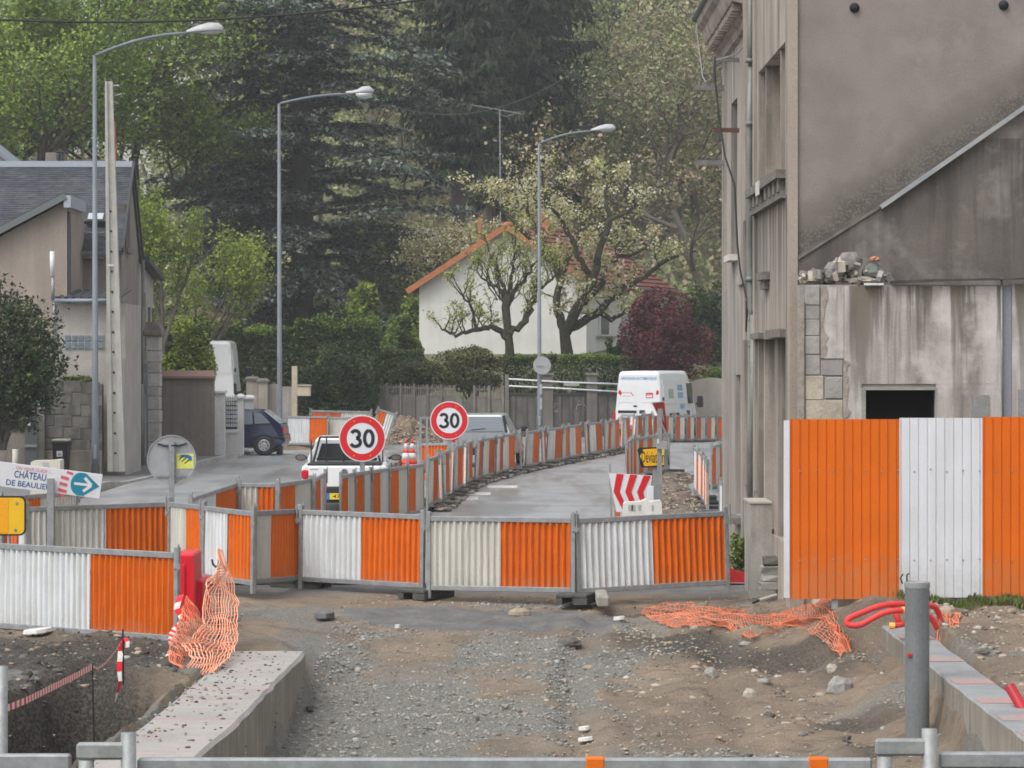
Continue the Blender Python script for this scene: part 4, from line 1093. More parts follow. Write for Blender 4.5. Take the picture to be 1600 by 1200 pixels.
# ------------------------------------------------------------------ walls along the left pavement
BLK = mat('mossy_block', (.19, .18, .165), (.10, .095, .085), 2.2, .95, bump=.012, bscale=14, streak=(.07, .067, .06), samt=.6, vary=.12)
yB = 80.0
xb_, zb_ = lambda px: XD(px, yB), lambda py: ZD(py, yB)
bw = thing('block_wall', 'dark stained wall of concrete blocks behind the black wheelie bin', 'wall', (xb_(110), yB, 0))
random.seed(21)
rows = 8
for r_ in range(rows):
    y0, y1 = 593+r_*18.3, 593+r_*18.3+17.4
    if r_ > 5: break
    x = 71-(r_ % 2)*14
    while x < 159:
        x0, x1 = max(x, 71), min(x+27.2, 160)
        if x1-x0 > 4:
            e = random.uniform(-.005, .005)
            slope = (x0-71)*.08
            MB().box(xb_(x0), xb_(x1), yB+e, yB+.2, zb_(y1+slope), zb_(y0+slope), .008).build('block', BLK, bw, True)
        x += 28
MB().box(xb_(70), xb_(160), yB+.014, yB+.22, .05, zb_(603)).build('wall_core', mat('dark_mortar', (.11, .105, .095), rough=.95), bw, True)
MB().box(xb_(66), xb_(160), yB-.035, yB+.045, .02, zb_(704), .01).build('base_render', mat('stained_base', (.25, .225, .18), (.17, .155, .13), 2, .95, streak=(.1, .09, .075)), bw, True)
MB().prism([(xb_(50), 0), (xb_(70), 0), (xb_(70), zb_(594)), (xb_(64), zb_(592)), (xb_(60), zb_(606)), (xb_(49), zb_(618))], yB-.15, yB+.25, 'y').build('end_pillar', CONC, bw, True)
gt = thing('metal_gate', 'dark grey metal gate with letter boxes beside the concrete pillar', 'gate', (xb_(50), yB-.3, 0))
MB().box(xb_(42), xb_(61), yB-.32, yB-.27, .1, zb_(640)).build('gate_leaf', mat('gate_grey', (.10, .11, .12), rough=.5), gt, True)
MB().box(xb_(41), xb_(61), yB-.37, yB-.33, zb_(640), zb_(636)).build('gate_rail', DARKT, gt, True)
MB().box(xb_(41), xb_(61), yB-.37, yB-.33, zb_(698), zb_(694)).build('gate_rail', GALV, gt, True)
MB().box(xb_(46), xb_(51), yB-.39, yB-.331, zb_(665), zb_(647), .01).build('letter_box', WHITE, gt, True)
MB().box(xb_(53), xb_(57), yB-.39, yB-.331, zb_(645), zb_(640), .01).build('letter_box', WHITE, gt, True)
lw = thing('render_wall', 'low streaked render wall topped by dark planks at the left edge', 'wall', (xb_(20), yB, 0))
MB().box(xb_(-40), xb_(41), yB, yB+.2, 0, zb_(676)).build('wall_body', mat('streaked_low_wall', (.26, .23, .20), (.19, .17, .15), 2, .95, streak=(.11, .10, .09)), lw, True)
PLK = mat('dark_plank', (.045, .043, .042), (.075, .072, .07), 4, .8, streak=(.03, .03, .03), vary=.25)
for i in range(7):
    a = -38+i*11.3
    MB().box(xb_(a), xb_(a+10.6), yB-.03, yB+.02, zb_(675), zb_(618), .006).build('plank', PLK, lw, True)
MB().tube([(xb_(28), yB-.4, 0), (xb_(28), yB-.4, zb_(701))], .08, 10).build('marker_post', WHITE_G, lw, True, True)
# rough roadside wall with red coping
yR = 94.0
rw_ = thing('rough_cast_wall', 'brown grey rough cast wall with reddish coping behind the round sign', 'wall', (XD(292, yR), yR, 0))
box('wall_body', mat('rough_cast', (.215, .19, .165), (.175, .155, .135), 1.5, .95, bump=.02, bscale=30, streak=(.14, .125, .11), sscale=6), rw_, XD(249, yR), XD(334, yR), yR, yR+.3, 0, ZD(590, yR), 0, True)
MB().add([(XD(248, yR), yR-.12, ZD(591, yR)), (XD(336, yR), yR-.12, ZD(591, yR)), (XD(332, yR), yR+.45, ZD(583, yR)), (XD(249, yR), yR+.45, ZD(583, yR)), (XD(248, yR), yR-.12, ZD(587, yR)), (XD(336, yR), yR-.12, ZD(588, yR)), (XD(332, yR), yR+.45, ZD(579, yR)), (XD(249, yR), yR+.45, ZD(579, yR))],
         [(0, 3, 2, 1), (4, 5, 6, 7), (0, 1, 5, 4), (1, 2, 6, 5), (2, 3, 7, 6), (3, 0, 4, 7)]).build('coping', mat('red_coping', (.26, .15, .125), (.21, .14, .12), 4, .9), rw_, True)
# white gate wall
WG = mat('white_wall_paint', (.56, .56, .56), (.49, .49, .485), 3, .7, streak=(.40, .40, .39), samt=.3)
yG = 95.2
gwx = thing('white_gate_wall', 'white gate pillars with a pierced panel between, left of the blue car', 'wall', (XD(357, yG), yG, 0))
def pillar(px0, px1, pt, pb, y, par, m=WG, cap=True, mc=None):
    o = box('pillar', m, par, XD(px0, y), XD(px1, y), y-.02, y+.32, ZD(pb, y), ZD(pt, y), 0, True)
    if cap:
        a, c = XD(px0-2.5, y), XD(px1+2.5, y); z0 = ZD(pt, y)+.001
        MB().loft([[(a, y-.09, z0), (c, y-.09, z0), (c, y+.4, z0), (a, y+.4, z0)], [(a, y-.09, z0+.06), (c, y-.09, z0+.06), (c, y+.4, z0+.06), (a, y+.4, z0+.06)],
                   [(a+.09, y+.02, z0+.13), (c-.09, y+.02, z0+.13), (c-.09, y+.3, z0+.13), (a+.09, y+.3, z0+.13)]]).build('cap', mc or m, o, True)
pillar(335, 351, 614, 716, yG, gwx)
pillar(371, 380, 622, 710, yG+1.4, gwx); pillar(382, 396, 624, 700, yG+4, gwx)
yP = yG+.8
MB().box(XD(352, yP), XD(371, yP), yP, yP+.15, 0, ZD(676, yP)).build('low_wall', mat('greyish_white_wall', (.45, .44, .42), rough=.8), gwx, True)
MB().box(XD(351.5, yP), XD(371.5, yP), yP-.05, yP+.2, ZD(675.9, yP), ZD(671, yP)).build('coping', WG, gwx, True)
for i in range(5):
    for j in range(7):
        a = 353.2+i*3.6+(j % 2)*.6; t = 621.5+j*6.8
        MB().box(XD(a, yP), XD(a+2.7, yP), yP+.02, yP+.1, ZD(t+4.6, yP), ZD(t, yP)).build('pierced_block', WG, gwx, True)
for i in range(6):
    a = 352.6+i*3.5
    MB().box(XD(a, yP), XD(a+.6, yP), yP, yP+.02, ZD(670.8, yP), ZD(618, yP)).build('iron_bar', DARKT, gwx, True)
# concrete walls further along
yC = 113.0
cw = thing('concrete_wall', 'old beige concrete wall with square posts behind lamp post and blue car', 'wall', (XD(425, yC), yC, .3))
BEI = mat('beige_concrete', (.33, .30, .26), (.27, .245, .215), 2, .9, streak=(.19, .175, .15), samt=.5)
for (a, c, t, m) in ((403, 418, 598, BEI), (418.5, 433, 600, BEI), (433.5, 457, 604, CONC)):
    box('wall_panel', m, cw, XD(a, yC), XD(c, yC), yC, yC+.15, -.2, ZD(t, yC), 0, True)
pillar(385, 403, 594, 668, yC-.1, cw, BEI, True, SILLM); pillar(456, 464, 572, 668, yC-2, cw, mat('cream_pillar', (.45, .40, .32), (.38, .34, .27), 3, .9), False)
pillar(403.5, 418, 597, 668, yC-.25, cw, BEI, True, SILLM)
lb = thing('letter_box', 'beige letter box with a dark number hanging on the cream pillar', 'letter box', (XD(475, 110.7), 110.7, 1.5))
MB().box(XD(464.5, 110.6), XD(485, 110.6), 110.5, 110.9, ZD(619, 110.6), ZD(603, 110.6), .02).build('letter_box_body', mat('beige_metal', (.48, .42, .32), rough=.6), lb, True)
MB().box(XD(464, 110.6), XD(486, 110.6), 110.46, 110.95, ZD(602.9, 110.6), ZD(601, 110.6)).build('letter_box_lid', mat('pale_coping', (.42, .39, .33)), lb, True)
# garden wall and fence at the back
yF = 122.0
xf_, zf_ = lambda px, y=yF: XD(px, y), lambda py, y=yF: ZD(py, y)
sp2 = thing('stone_gate_pillar', 'squat pillar of pale rough stones behind the tipped barrier panel', 'pillar', (xf_(566), yF, 0))
random.seed(5)
PS2 = mat('pale_rough_stone', (.40, .37, .33), (.31, .29, .26), 5, .9, bump=.015, bscale=12, vary=.15)
for j in range(7):
    t = 602+j*8.2
    xs_ = [555, 565+random.uniform(-2, 4), 577]
    for i in range(2):
        MB().box(xf_(xs_[i]+.3), xf_(xs_[i+1]-.3), yF-.05+random.uniform(-.02, .02), yF+.4, zf_(t+7.6), zf_(t), .02).build('stone', PS2, sp2, True)
MB().box(xf_(552), xf_(579), yF-.15, yF+.5, zf_(601.5), zf_(598), .01).build('cap', SILLM, sp2, True)
cf = thing('concrete_fence', 'grey precast concrete panel fence with pierced top behind the 30 signs', 'fence', (xf_(680), yF, 0))
PRE = mat('precast_concrete', (.205, .19, .17), (.155, .145, .13), 2.2, .95, bump=.005, streak=(.10, .095, .085), samt=.6, vary=.1)
sw = mat('sooty_wall', (.10, .093, .085), (.145, .135, .12), 2, .95, streak=(.06, .056, .05))
posts = [578, 604, 626, 647, 668, 689, 710]
for i, p_ in enumerate(posts):
    MB().box(xf_(p_-1.6), xf_(p_+1.6), yF-.1, yF+.08, .1, zf_(598+i*.6)).build('post', PRE, cf, True)
def precast(a, c, t):
    MB().box(xf_(a), xf_(c), yF-.02, yF+.04, .4, zf_(t+20)).build('panel', PRE, cf, True)
    MB().box(xf_(a), xf_(c), yF-.03, yF+.05, zf_(t+8), zf_(t+5.5)).build('panel_rail', PRE, cf, True)
    MB().box(xf_(a), xf_(c), yF-.03, yF+.05, zf_(t+19.9), zf_(t+17.5)).build('panel_rail', PRE, cf, True)
    n = 5; bb = MB()
    for k_ in range(n):
        x = a+(c-a)*(k_+.5)/n
        MB().box(xf_(x-.9), xf_(x+.9), yF-.01, yF+.03, zf_(t+17.4), zf_(t+1 if k_ in (1, 3) else t+3)).build('baluster', PRE, cf, True)
for i in range(6): precast(posts[i]+1.8, posts[i+1]-1.8, 598+i*.6)
for (a, c, t) in ((743, 763, 602), (765, 784, 604)): precast(a, c, t)
for p_ in (741, 764, 786): MB().box(xf_(p_-1.8), xf_(p_+1.8), yF-.1, yF+.08, .1, zf_(602)).build('post', PRE, cf, True)
for (a, c, sgn) in ((712, 724, 1), (726, 741, -1)):
    bb = MB(); n = 8; rings = []
    for k_ in range(n+1):
        u = k_/n; x = a+(c-a)*u; zt_ = (606+22*(u if sgn > 0 else 1-u)**.6)
        rings.append([(xf_(x), yF-.06, .3), (xf_(x), yF+.06, .3), (xf_(x), yF+.06, zf_(zt_)), (xf_(x), yF-.06, zf_(zt_))])
    bb.loft(rings); bb.build('curved_wing', PRE, cf, True)
MB().box(xf_(722), xf_(724.5), yF-.3, yF-.22, .1, zf_(616), .01).build('thin_post', mat('green_post', (.06, .12, .06)), cf, True)
MB().box(xf_(572), xf_(790), yF-.06, yF+.1, 0, .65).build('base_wall', sw, cf, True)
gwl = thing('garden_wall', 'dark sooty wall with graffiti and white rails, left of the white van', 'wall', (xf_(870), yF, 0))
WSOOT = mat('graffiti_wall', (.125, .115, .105), (.085, .08, .074), 1.8, .95, streak=(.05, .047, .043), samt=.6)
MB().box(xf_(786), xf_(962), yF-.02, yF+.25, -.4, zf_(618)).build('wall_body', WSOOT, gwl, True)
MB().box(xf_(785), xf_(963), yF-.06, yF+.3, zf_(618)+.001, zf_(614)).build('coping', mat('dark_coping', (.045, .043, .04)), gwl, True)
for (a, c, t) in ((789, 795, 585), (848, 864, 586), (917, 933, 586)):
    o = MB().box(xf_(a), xf_(c), yF-.1, yF+.3, -.3, zf_(t)).build('pillar', PRE, gwl, True)
    if a > 800: MB().box(xf_(a-2), xf_(c+2), yF-.16, yF+.36, zf_(t)+.001, zf_(t-3.5)).build('cap', SILLM, o, True)
for (y0, y1) in ((592, 600), (603, 612)):
    MB().tube([(xf_(795), yF-.14, zf_(y0)), (xf_(880), yF-.14, zf_(y0+5 if y0 == 592 else y0+4)), (xf_(966), yF-.14, zf_(y1))], .03, 8).build('rail', WHITE, gwl, True, True)
for k_ in range(9):
    x = 800+k_*18
    MB().box(xf_(x), xf_(x+5), yF-.07, yF-.021, -.3, zf_(619)).build('buttress', WSOOT, gwl, True)
MB().box(xf_(881), xf_(905), yF+.1, yF+.5, zf_(603), zf_(598)).build('bird_table_top', mat('pale_concrete_bits', (.34, .33, .30)), gwl, True)
MB().tube([(xf_(890), yF+.3, zf_(616)), (xf_(890), yF+.3, zf_(603)-.001)], .09, 10).build('bird_table_leg', MATS['pale_concrete_bits'], gwl, True, True)
# graffiti strokes
GRF = mat('pale_graffiti_paint', (.24, .24, .24), (.16, .16, .16), 6, .8)
def stroke(ptsl, r=.022):
    MB().tube([(xf_(a), yF-.026, zf_(b_)) for a, b_ in ptsl], r, 5).build('graffiti_stroke', GRF, gwl, True)
stroke([(846, 630), (850, 640), (856, 632), (858, 642), (862, 634)]); stroke([(862, 642), (868, 630), (874, 633), (872, 641), (866, 644)]); stroke([(850, 644), (862, 641), (872, 645)])
stroke([(900, 640), (906, 624), (910, 638)]); stroke([(903, 633), (912, 631), (918, 640)]); stroke([(908, 626), (914, 642)])
# beige wall with rounded top behind the van
yV = 128.0
bwl = thing('rounded_wall', 'beige rendered wall with a rounded top to the right of the white van', 'wall', (XD(1090, yV), yV, 0))
pl = [(XD(1040, yV), -.4), (XD(1180, yV), -.4), (XD(1180, yV), ZD(625, yV))]
for k_ in range(13):
    t = k_/12; pl.append((XD(1165-105*t, yV), ZD(608-16*math.sin(math.pi*t)-2, yV)))
pl.append((XD(1040, yV), ZD(606, yV)))
MB().prism(pl, yV, yV+.3, 'y').build('wall_body', mat('beige_wall', (.40, .365, .325), (.34, .31, .275), 1.6, .9, streak=(.27, .245, .215), samt=.5), bwl, True)
MB().box(XD(1040, yV), XD(1180, yV), yV-.05, yV-.001, -.3, ZD(640, yV)).build('wall_base', mat('beige_wall_base', (.35, .32, .285), rough=.9), bwl, True)

# ================================================================== WHITE HOUSE
wh = thing('white_house', 'white house with red tiled roof behind the flowering fruit trees', 'house', (2, 136, 3))
yH = 136.0
WHM = mat('white_house_render', (.66, .66, .63), (.58, .58, .55), .8, .85, fine=.04, streak=(.50, .50, .47), samt=.3)
TILE = mat('red_roof_tile', (.21, .075, .052), (.155, .06, .045), 1.1, .75, fine=.2, fscale=5, island=.2)
RIM = mat('orange_verge_tile', (.42, .155, .07), (.33, .125, .06), 3, .7)
xh, zh = lambda px: XD(px, yH), lambda py: ZD(py, yH)
ap = 790; apz = zh(358); el, er = xh(655), xh(916)
zel, zer = zh(447), zh(442)
xap = xh(ap)
sidev = Vector((xh(1004)*1.075-er, 11.0, 0))           # the long side runs away to the right
dv = Vector((2.9, 9.0, 0)); dv = dv.normalized()*12.3
front = [(el, 2.0), (er, 2.0), (er, zer), (xap, apz), (el, zel)]
mb = MB(); mb.loft([[(x, yH, z) for x, z in front], [(x+dv.x, yH+dv.y, z) for x, z in front]]); mb.build('wall', WHM, wh, True)
def quad_roof(x0, z0, x1, z1, over, nm):
    d = Vector((x1-x0, 0, z1-z0)).normalized()
    a = Vector((x0, yH-.35, z0))-d*over; b_ = Vector((x1, yH-.35, z1))
    n = Vector((-d.z, 0, d.x));  n = n if n.z > 0 else -n
    dd = dv*(1.09)
    vs_ = [a+n*.02, b_+n*.02, b_+dd+n*.02, a+dd+n*.02, a+n*.14, b_+n*.14, b_+dd+n*.14, a+dd+n*.14]
    o = MB().add(vs_, [(0, 3, 2, 1), (4, 5, 6, 7), (0, 1, 5, 4), (1, 2, 6, 5), (2, 3, 7, 6), (3, 0, 4, 7)]).build(nm, TILE, wh, True)
    MB().bar(a+n*.1+Vector((0, -.06, -.03)), b_+n*.1+Vector((0, -.06, -.03)), .1, .24, n).build('verge', RIM, o, True)
    # tile courses as stepped rows
    L = (b_-a).length; m = int(L/.36); out = []
    ncol = 30
    for r_ in range(m):
        p0, p1 = a+d*(r_*.36), a+d*min(L, r_*.36+.4)
        for c_ in range(ncol):
            u0, u1 = c_/ncol, (c_+.93)/ncol
            lo, hi = .215, .15
            out.append([p0+dd*u0+n*lo, p0+dd*u1+n*lo, p1+dd*u1+n*hi, p1+dd*u0+n*hi])
            out.append([p0+dd*u0+n*.14, p0+dd*u1+n*.14, p0+dd*u1+n*lo, p0+dd*u0+n*lo])
    t_ = quads('roof_tiles', np.array([[list(p) for p in q] for q in out]), TILE, o); t_['kind'] = 'stuff'
    return o
quad_roof(el, zel, xap, apz, .55, 'roof'); ro = quad_roof(er, zer, xap, apz, .6, 'roof')
for k_ in range(16):
    p0 = Vector((xap, yH-.3, apz+.16))+dv*(k_*1.09/16); p1 = Vector((xap, yH-.3, apz+.16))+dv*((k_+.9)*1.09/16)
    MB().tube([p0, p1], .14, 8).build('ridge_tile', RIM if k_ < 2 else TILE, ro, True, True)
# long side: recessed bay, windows
def side(u0, u1, z0, z1, off, name, m, par, th=.05):
    nrm = Vector((dv.y, -dv.x, 0)).normalized()
    a = Vector((er, yH, 0))+dv*u0+nrm*off; b_ = Vector((er, yH, 0))+dv*u1+nrm*off
    vs_ = []
    for z in (z0, z1): vs_ += [a+Vector((0, 0, z)), b_+Vector((0, 0, z)), b_+nrm*th+Vector((0, 0, z)), a+nrm*th+Vector((0, 0, z))]
    return MB().add(vs_, [(0, 3, 2, 1), (4, 5, 6, 7), (0, 1, 5, 4), (1, 2, 6, 5), (2, 3, 7, 6), (3, 0, 4, 7)]).build(name, m, par, True)
PANE = glass('blue_grey_pane', (.10, .12, .14))
w1 = side(.15, .33, zh(524), zh(492), .002, 'window', WHM, wh, .04); side(.17, .27, zh(522), zh(494), .043, 'pane', PANE, w1, .01); side(.12, .36, zh(527), zh(524.5), .002, 'sill', CONC, w1, .15)
w2 = side(.44, .58, zh(545), zh(468), .002, 'shutter', mat('grey_shutter', (.40, .41, .41), rough=.7), wh, .05)
w3 = side(.68, .9, zh(508), zh(468), .002, 'window', WHM, wh, .04); side(.70, .77, zh(506), zh(470), .043, 'pane', PANE, w3, .01); side(.80, .87, zh(506), zh(470), .043, 'pane', PANE, w3, .01); side(.64, .94, zh(511), zh(508.5), .002, 'sill', CONC, w3, .15)
side(-.0, 1.0, zh(452), zh(446), .002, 'eaves_soffit', mat('grey_soffit', (.28, .28, .26), rough=.8), wh, .45)
MB().tube([Vector((er+.55, yH-.2, zh(447))), Vector((er+.55, yH-.2, zh(447)))+dv*1.03], .07, 8).build('gutter', mat('dark_gutter', (.09, .10, .11)), wh, True, True)
ch1 = MB().box(XD(845, 141)-.01, XD(863, 141), 140.6, 141.3, 7.5, ZD(338, 141)).build('chimney', RIM, wh, True)
ch2 = MB().box(XD(747, 139), XD(752, 139), 138.8, 139.1, 6.5, ZD(340, 139)).build('flue', RIM, wh, True)
# neighbour roof ends behind
nh = thing('far_house', 'small pale far house with orange chimney behind the red roof', 'house', (XD(1020, 175), 175, 8))
MB().prism([(XD(985, 175), 5), (XD(1052, 175), 5), (XD(1052, 175), ZD(432, 175)), (XD(1010, 175), ZD(405, 175)), (XD(985, 175), ZD(420, 175))], 175, 181, 'y').build('wall', RENDER_P, nh, True)
MB().bar((XD(1008, 175), 177.8, ZD(402, 175)), (XD(1056, 175), 177.8, ZD(436, 175)), .15, 7, (0, 1, 0)).build('roof', mat('pale_grey_roof', (.42, .42, .40), rough=.8), nh, True)
MB().box(XD(1006, 176), XD(1015, 176), 176, 176.6, ZD(410, 176), ZD(372, 176)).build('chimney', mat('terracotta_chimney', (.42, .16, .09)), nh, True)
# ================================================================== TREES AND PLANTS
def leafmat(name, c1, c2, scale, trans=.25, isl=.35):
    return mat(name, c1, c2, scale, .75, spec=.2, fine=0, island=isl, trans=trans, lo=.42, hi=.58)
L_SPRING = leafmat('spring_leaves', (.235, .315, .06), (.13, .20, .042), .35)
L_CEDAR  = leafmat('cedar_needles', (.095, .118, .092), (.052, .069, .050), .5, .08)
L_CEDARL = leafmat('cedar_tips', (.205, .24, .215), (.135, .165, .145), .6, .08)
L_SPRUCE = leafmat('spruce_needles', (.048, .068, .038), (.024, .037, .024), .4, .08)
L_LIME   = leafmat('young_lime_leaves', (.30, .37, .07), (.21, .285, .05), .8, .35)
L_PALE   = leafmat('pale_bud_leaves', (.48, .47, .19), (.36, .37, .125), .9, .42)
L_BLOSS  = leafmat('blossom_petals', (.72, .68, .56), (.60, .54, .37), 1.2, .4, .2)
L_PURPLE = leafmat('purple_leaves', (.13, .034, .040), (.070, .022, .028), 1.2, .15, .4)
L_HEDGE  = leafmat('hedge_leaves', (.062, .095, .026), (.034, .058, .018), 1.0, .12, .45)
L_HEDGET = leafmat('hedge_new_leaves', (.17, .235, .045), (.11, .165, .035), 1.0, .25, .4)
L_OLIVE  = leafmat('olive_leaves', (.135, .14, .05), (.085, .095, .038), .8, .2, .4)
L_BAMBOO = leafmat('bamboo_leaves', (.28, .335, .06), (.19, .25, .05), .9, .3, .4)
L_WOODG  = leafmat('wood_green', (.27, .32, .14), (.20, .25, .11), .12, .2, .35)
L_WOODB  = leafmat('wood_brown', (.34, .27, .185), (.26, .215, .145), .12, .15, .35)
L_WOODY  = leafmat('wood_yellow_green', (.36, .37, .15), (.27, .285, .125), .12, .25, .35)
L_DARK   = leafmat('dark_bush_leaves', (.048, .070, .032), (.028, .043, .022), 1.2, .1, .4)
L_YELF   = leafmat('yellow_flowers', (.62, .42, .05), (.5, .3, .1), 5, .2, .2)
L_REDT   = leafmat('reddish_shoots', (.10, .030, .030), (.06, .03, .025), 3, .2, .3)

def leaf_quads(C, size, rs, up=0.3, aspect=1.6, D=None, droop=0.0):
    """leaf shaped quads (diamonds) at centres C, random attitude; D: optional long axis directions"""
    N = len(C); size = np.broadcast_to(np.asarray(size, float), (N,))
    if D is None:
        D = rs.normal(size=(N, 3)); D[:, 2] = D[:, 2]*.7-droop
    D = D/np.linalg.norm(D, axis=1, keepdims=True)
    n = rs.normal(size=(N, 3)); n[:, 2] = np.abs(n[:, 2])+up
    S = np.cross(D, n); S /= np.linalg.norm(S, axis=1, keepdims=True)+1e-9
    a = D*(size*.5*aspect)[:, None]; b = S*(size*.5)[:, None]
    return np.stack([C-a, C-b*1.0+a*.1, C+a, C+b+a*.1], 1)

def in_ball(rs, N, shell=0.0):
    d = rs.normal(size=(N, 3)); d /= np.linalg.norm(d, axis=1, keepdims=True)
    r = rs.rand(N)**(1/3.); r = shell+(1-shell)*r
    return d*r[:, None]

def limb(mb, p, d, L, r, rs, gnarl=.25, n=5, up=0.0, sides=5, r1=.45):
    pts = [Vector(p)]; d = Vector(d).normalized(); rad = [r]
    for k in range(n):
        d = (d+Vector(rs.normal(size=3))*gnarl/n**.5+Vector((0, 0, up/n))).normalized()
        pts.append(pts[-1]+d*L/n); rad.append(r*(1-(1-r1)*(k+1)/n))
    mb.tube(pts, rad, sides, caps=False)
    return pts, d

def branch_tree(mb, base, d, L, r, levels, rs, split=(3, 5), spread=.75, up=.15, gnarl=.3, shrink=.68, tips=None, sides=5):
    pts, dd = limb(mb, base, d, L, r, rs, gnarl, 5, up, max(3, sides))
    if tips is not None and levels <= 1: tips += [(p, levels) for p in pts[2:]]
    if levels == 0:
        return
    n = rs.randint(split[0], split[1]+1)
    for k in range(n):
        f = .35+.65*(k+1)/n if levels > 0 else 1
        i = min(len(pts)-1, int(f*(len(pts)-1)+.5))
        a = rs.rand()*6.283+k*2.4
        perp = Vector((math.cos(a), math.sin(a), rs.uniform(-.15, .4)))
        nd = (Vector(dd)*(1-spread*.6)+perp*spread).normalized()
        branch_tree(mb, pts[i], nd, L*shrink*rs.uniform(.75, 1.2), r*.52, levels-1, rs, split, spread, up, gnarl, shrink, tips, sides-1)

def plant(name, label, cat, base, group=None):
    return thing(name, label, cat, base, 0, group)

def leaves_at(tips, rs, per, rad, size):
    T = np.array([list(t[0]) for t in tips])
    C = np.repeat(T, per, 0)+rs.normal(size=(len(T)*per, 3))*rad
    return leaf_quads(C, size*rs.uniform(.6, 1.3, len(C)), rs)

BARK_D = mat('dark_mossy_bark', (.035, .030, .022), (.055, .055, .028), 6, .95, bump=.02, bscale=18)
# ---- the great cedar
def cedar(px, D, z_lo, z_hi, prof, label, seed, step=1.05, nb=(6, 8), tip=.3, mats_=None, trunk_r=.6, name='cedar_tree', den=1.0):
    rs = np.random.RandomState(seed)
    bx = XD(px, D); bz = float(terrain(bx, D))
    t = plant(name, label, 'tree', (bx, D, bz))
    mb = MB(); mb.tube([(bx, D, bz-.3), (bx+.1, D, bz+5), (bx-.1, D, (bz+z_hi)*.6), (bx, D, z_hi)], [trunk_r, trunk_r*.85, trunk_r*.6, .1], 10)
    Cs, Ds, Sz, Mi = [], [], [], []
    z = z_lo
    while z < z_hi:
        L0 = float(np.interp(z, [p[0] for p in prof], [p[1] for p in prof]))
        n = rs.randint(nb[0], nb[1]+1); a0 = rs.rand()*6.28
        for k in range(n):
            a = a0+6.283*k/n+rs.uniform(-.3, .3); L = L0*rs.uniform(.42, 1.15)
            d = np.array([math.cos(a), math.sin(a), 0]); s = np.array([-d[1], d[0], 0])
            zz = z+rs.uniform(-.9, .9); rise = rs.uniform(-.05, .34); sagv = rs.uniform(.06, .36)
            path = []
            m = max(6, int(L/.42))
            bend = rs.uniform(-.15, .15)
            for i in range(m+1):
                f = i/m
                path.append(np.array([bx, D, zz])+d*L*f+s*bend*L*f*f+np.array([0, 0, L*(rise*f-sagv*f*f)]))
            mb.tube([Vector(p) for p in path[::2]+[path[-1]]], [.10*(1-.8*i/len(path[::2])) for i in range(len(path[::2])+1)], 4, caps=False)
            for i in range(int(m*.22), m+1):
                f = i/m
                w = (.45+1.15*math.sin(min(1, f*1.15)*math.pi*.85))*min(1.0, L/6)*rs.uniform(.6, 1.2)
                for sd in (-1, 1):
                    tw = int(3*den+3*w)
                    for q in range(tw):
                        g = (q+.5)/tw
                        c = path[i]+s*sd*w*g+d*w*g*.45+np.array([0, 0, -.16*g*w+rs.normal()*.07])
                        for _ in range(4 if den > .7 else 1):
                            Cs.append(c+rs.normal(size=3)*np.array([.12, .12, .06])); Ds.append(s*sd*.8+d*.6+rs.normal(size=3)*.5+np.array([0, 0, -.15]))
                            Sz.append(rs.uniform(.45, 1.2)*tip); Mi.append(1 if (rs.rand() < .22+.30*f*(g > .4)) else 0)
        z += step*rs.uniform(.85, 1.2)
    mb.build('trunk', BARK, t, True, fix=False)
    quads('crown', leaf_quads(np.array(Cs), np.array(Sz), rs, up=1.0, aspect=1.9, D=np.array(Ds)), mats_ or [L_CEDAR, L_CEDARL], t, mi=Mi)
    return t
cedar(470, 150, 4.6, 27, [(4.6, 5.2), (7, 7.0), (9, 7.8), (13, 8.2), (17, 7.6), (21, 6.2), (25, 4.5)], 'huge blue-grey cedar with layered drooping branches in the middle', 11, step=1.02, tip=.17)
cedar(395, 158, 8.5, 27, [(8, 4.0), (14, 5.2), (20, 4.5), (27, 3)], 'second dark cedar just behind the great one on its left', 13, tip=.2)

# ---- spruces
def spruce(px, D, z0, z1, R0, R1, label, seed):
    rs = np.random.RandomState(seed); bx = XD(px, D); bz = float(terrain(bx, D))
    t = plant('spruce_tree', label, 'tree', (bx, D, bz))
    mb = MB(); mb.tube([(bx, D, bz-.3), (bx, D, (bz+z1)/2), (bx, D, z1)], [.42, .3, .06], 8)
    Cs, Ds, Sz = [], [], []
    z = z0
    while z < z1:
        f = (z-z0)/(z1-z0); L0 = R0+(R1-R0)*f
        if z < z0+2: L0 *= .75
        n = 9; a0 = rs.rand()*6.28
        for k in range(n):
            a = a0+6.283*k/n+rs.uniform(-.25, .25); L = L0*rs.uniform(.6, 1.15); d = np.array([math.cos(a), math.sin(a), 0]); s = np.array([-d[1], d[0], 0])
            zz = z+rs.uniform(-.3, .3); m = max(4, int(L/.35)); path = [np.array([bx, D, zz])+d*L*i/m+np.array([0, 0, -.32*L*(i/m)+.22*L*(i/m)**2]) for i in range(m+1)]
            mb.tube([Vector(p) for p in path[::3]+[path[-1]]], .04, 3, caps=False)
            for i in range(1, m+1):
                for sd in (-1, 1):
                    w = (.25+.5*(1-abs(i/m-.6)))*rs.uniform(.6, 1.2)
                    for q in range(3):
                        g = (q+.5)/3
                        for _ in range(2):
                            c = path[i]+s*sd*w*g+np.array([0, 0, -.6*rs.rand()*g-.1])
                            Cs.append(c+rs.normal(size=3)*.08); Ds.append(np.array([0, 0, -1.0])+s*sd*.4+d*.35+rs.normal(size=3)*.25); Sz.append(rs.uniform(.10, .22))
        z += .62*rs.uniform(.85, 1.2)
    mb.build('trunk', BARK_P, t, True, fix=False)
    quads('crown', leaf_quads(np.array(Cs), np.array(Sz), rs, up=.2, aspect=2.6, D=np.array(Ds)), L_SPRUCE, t)
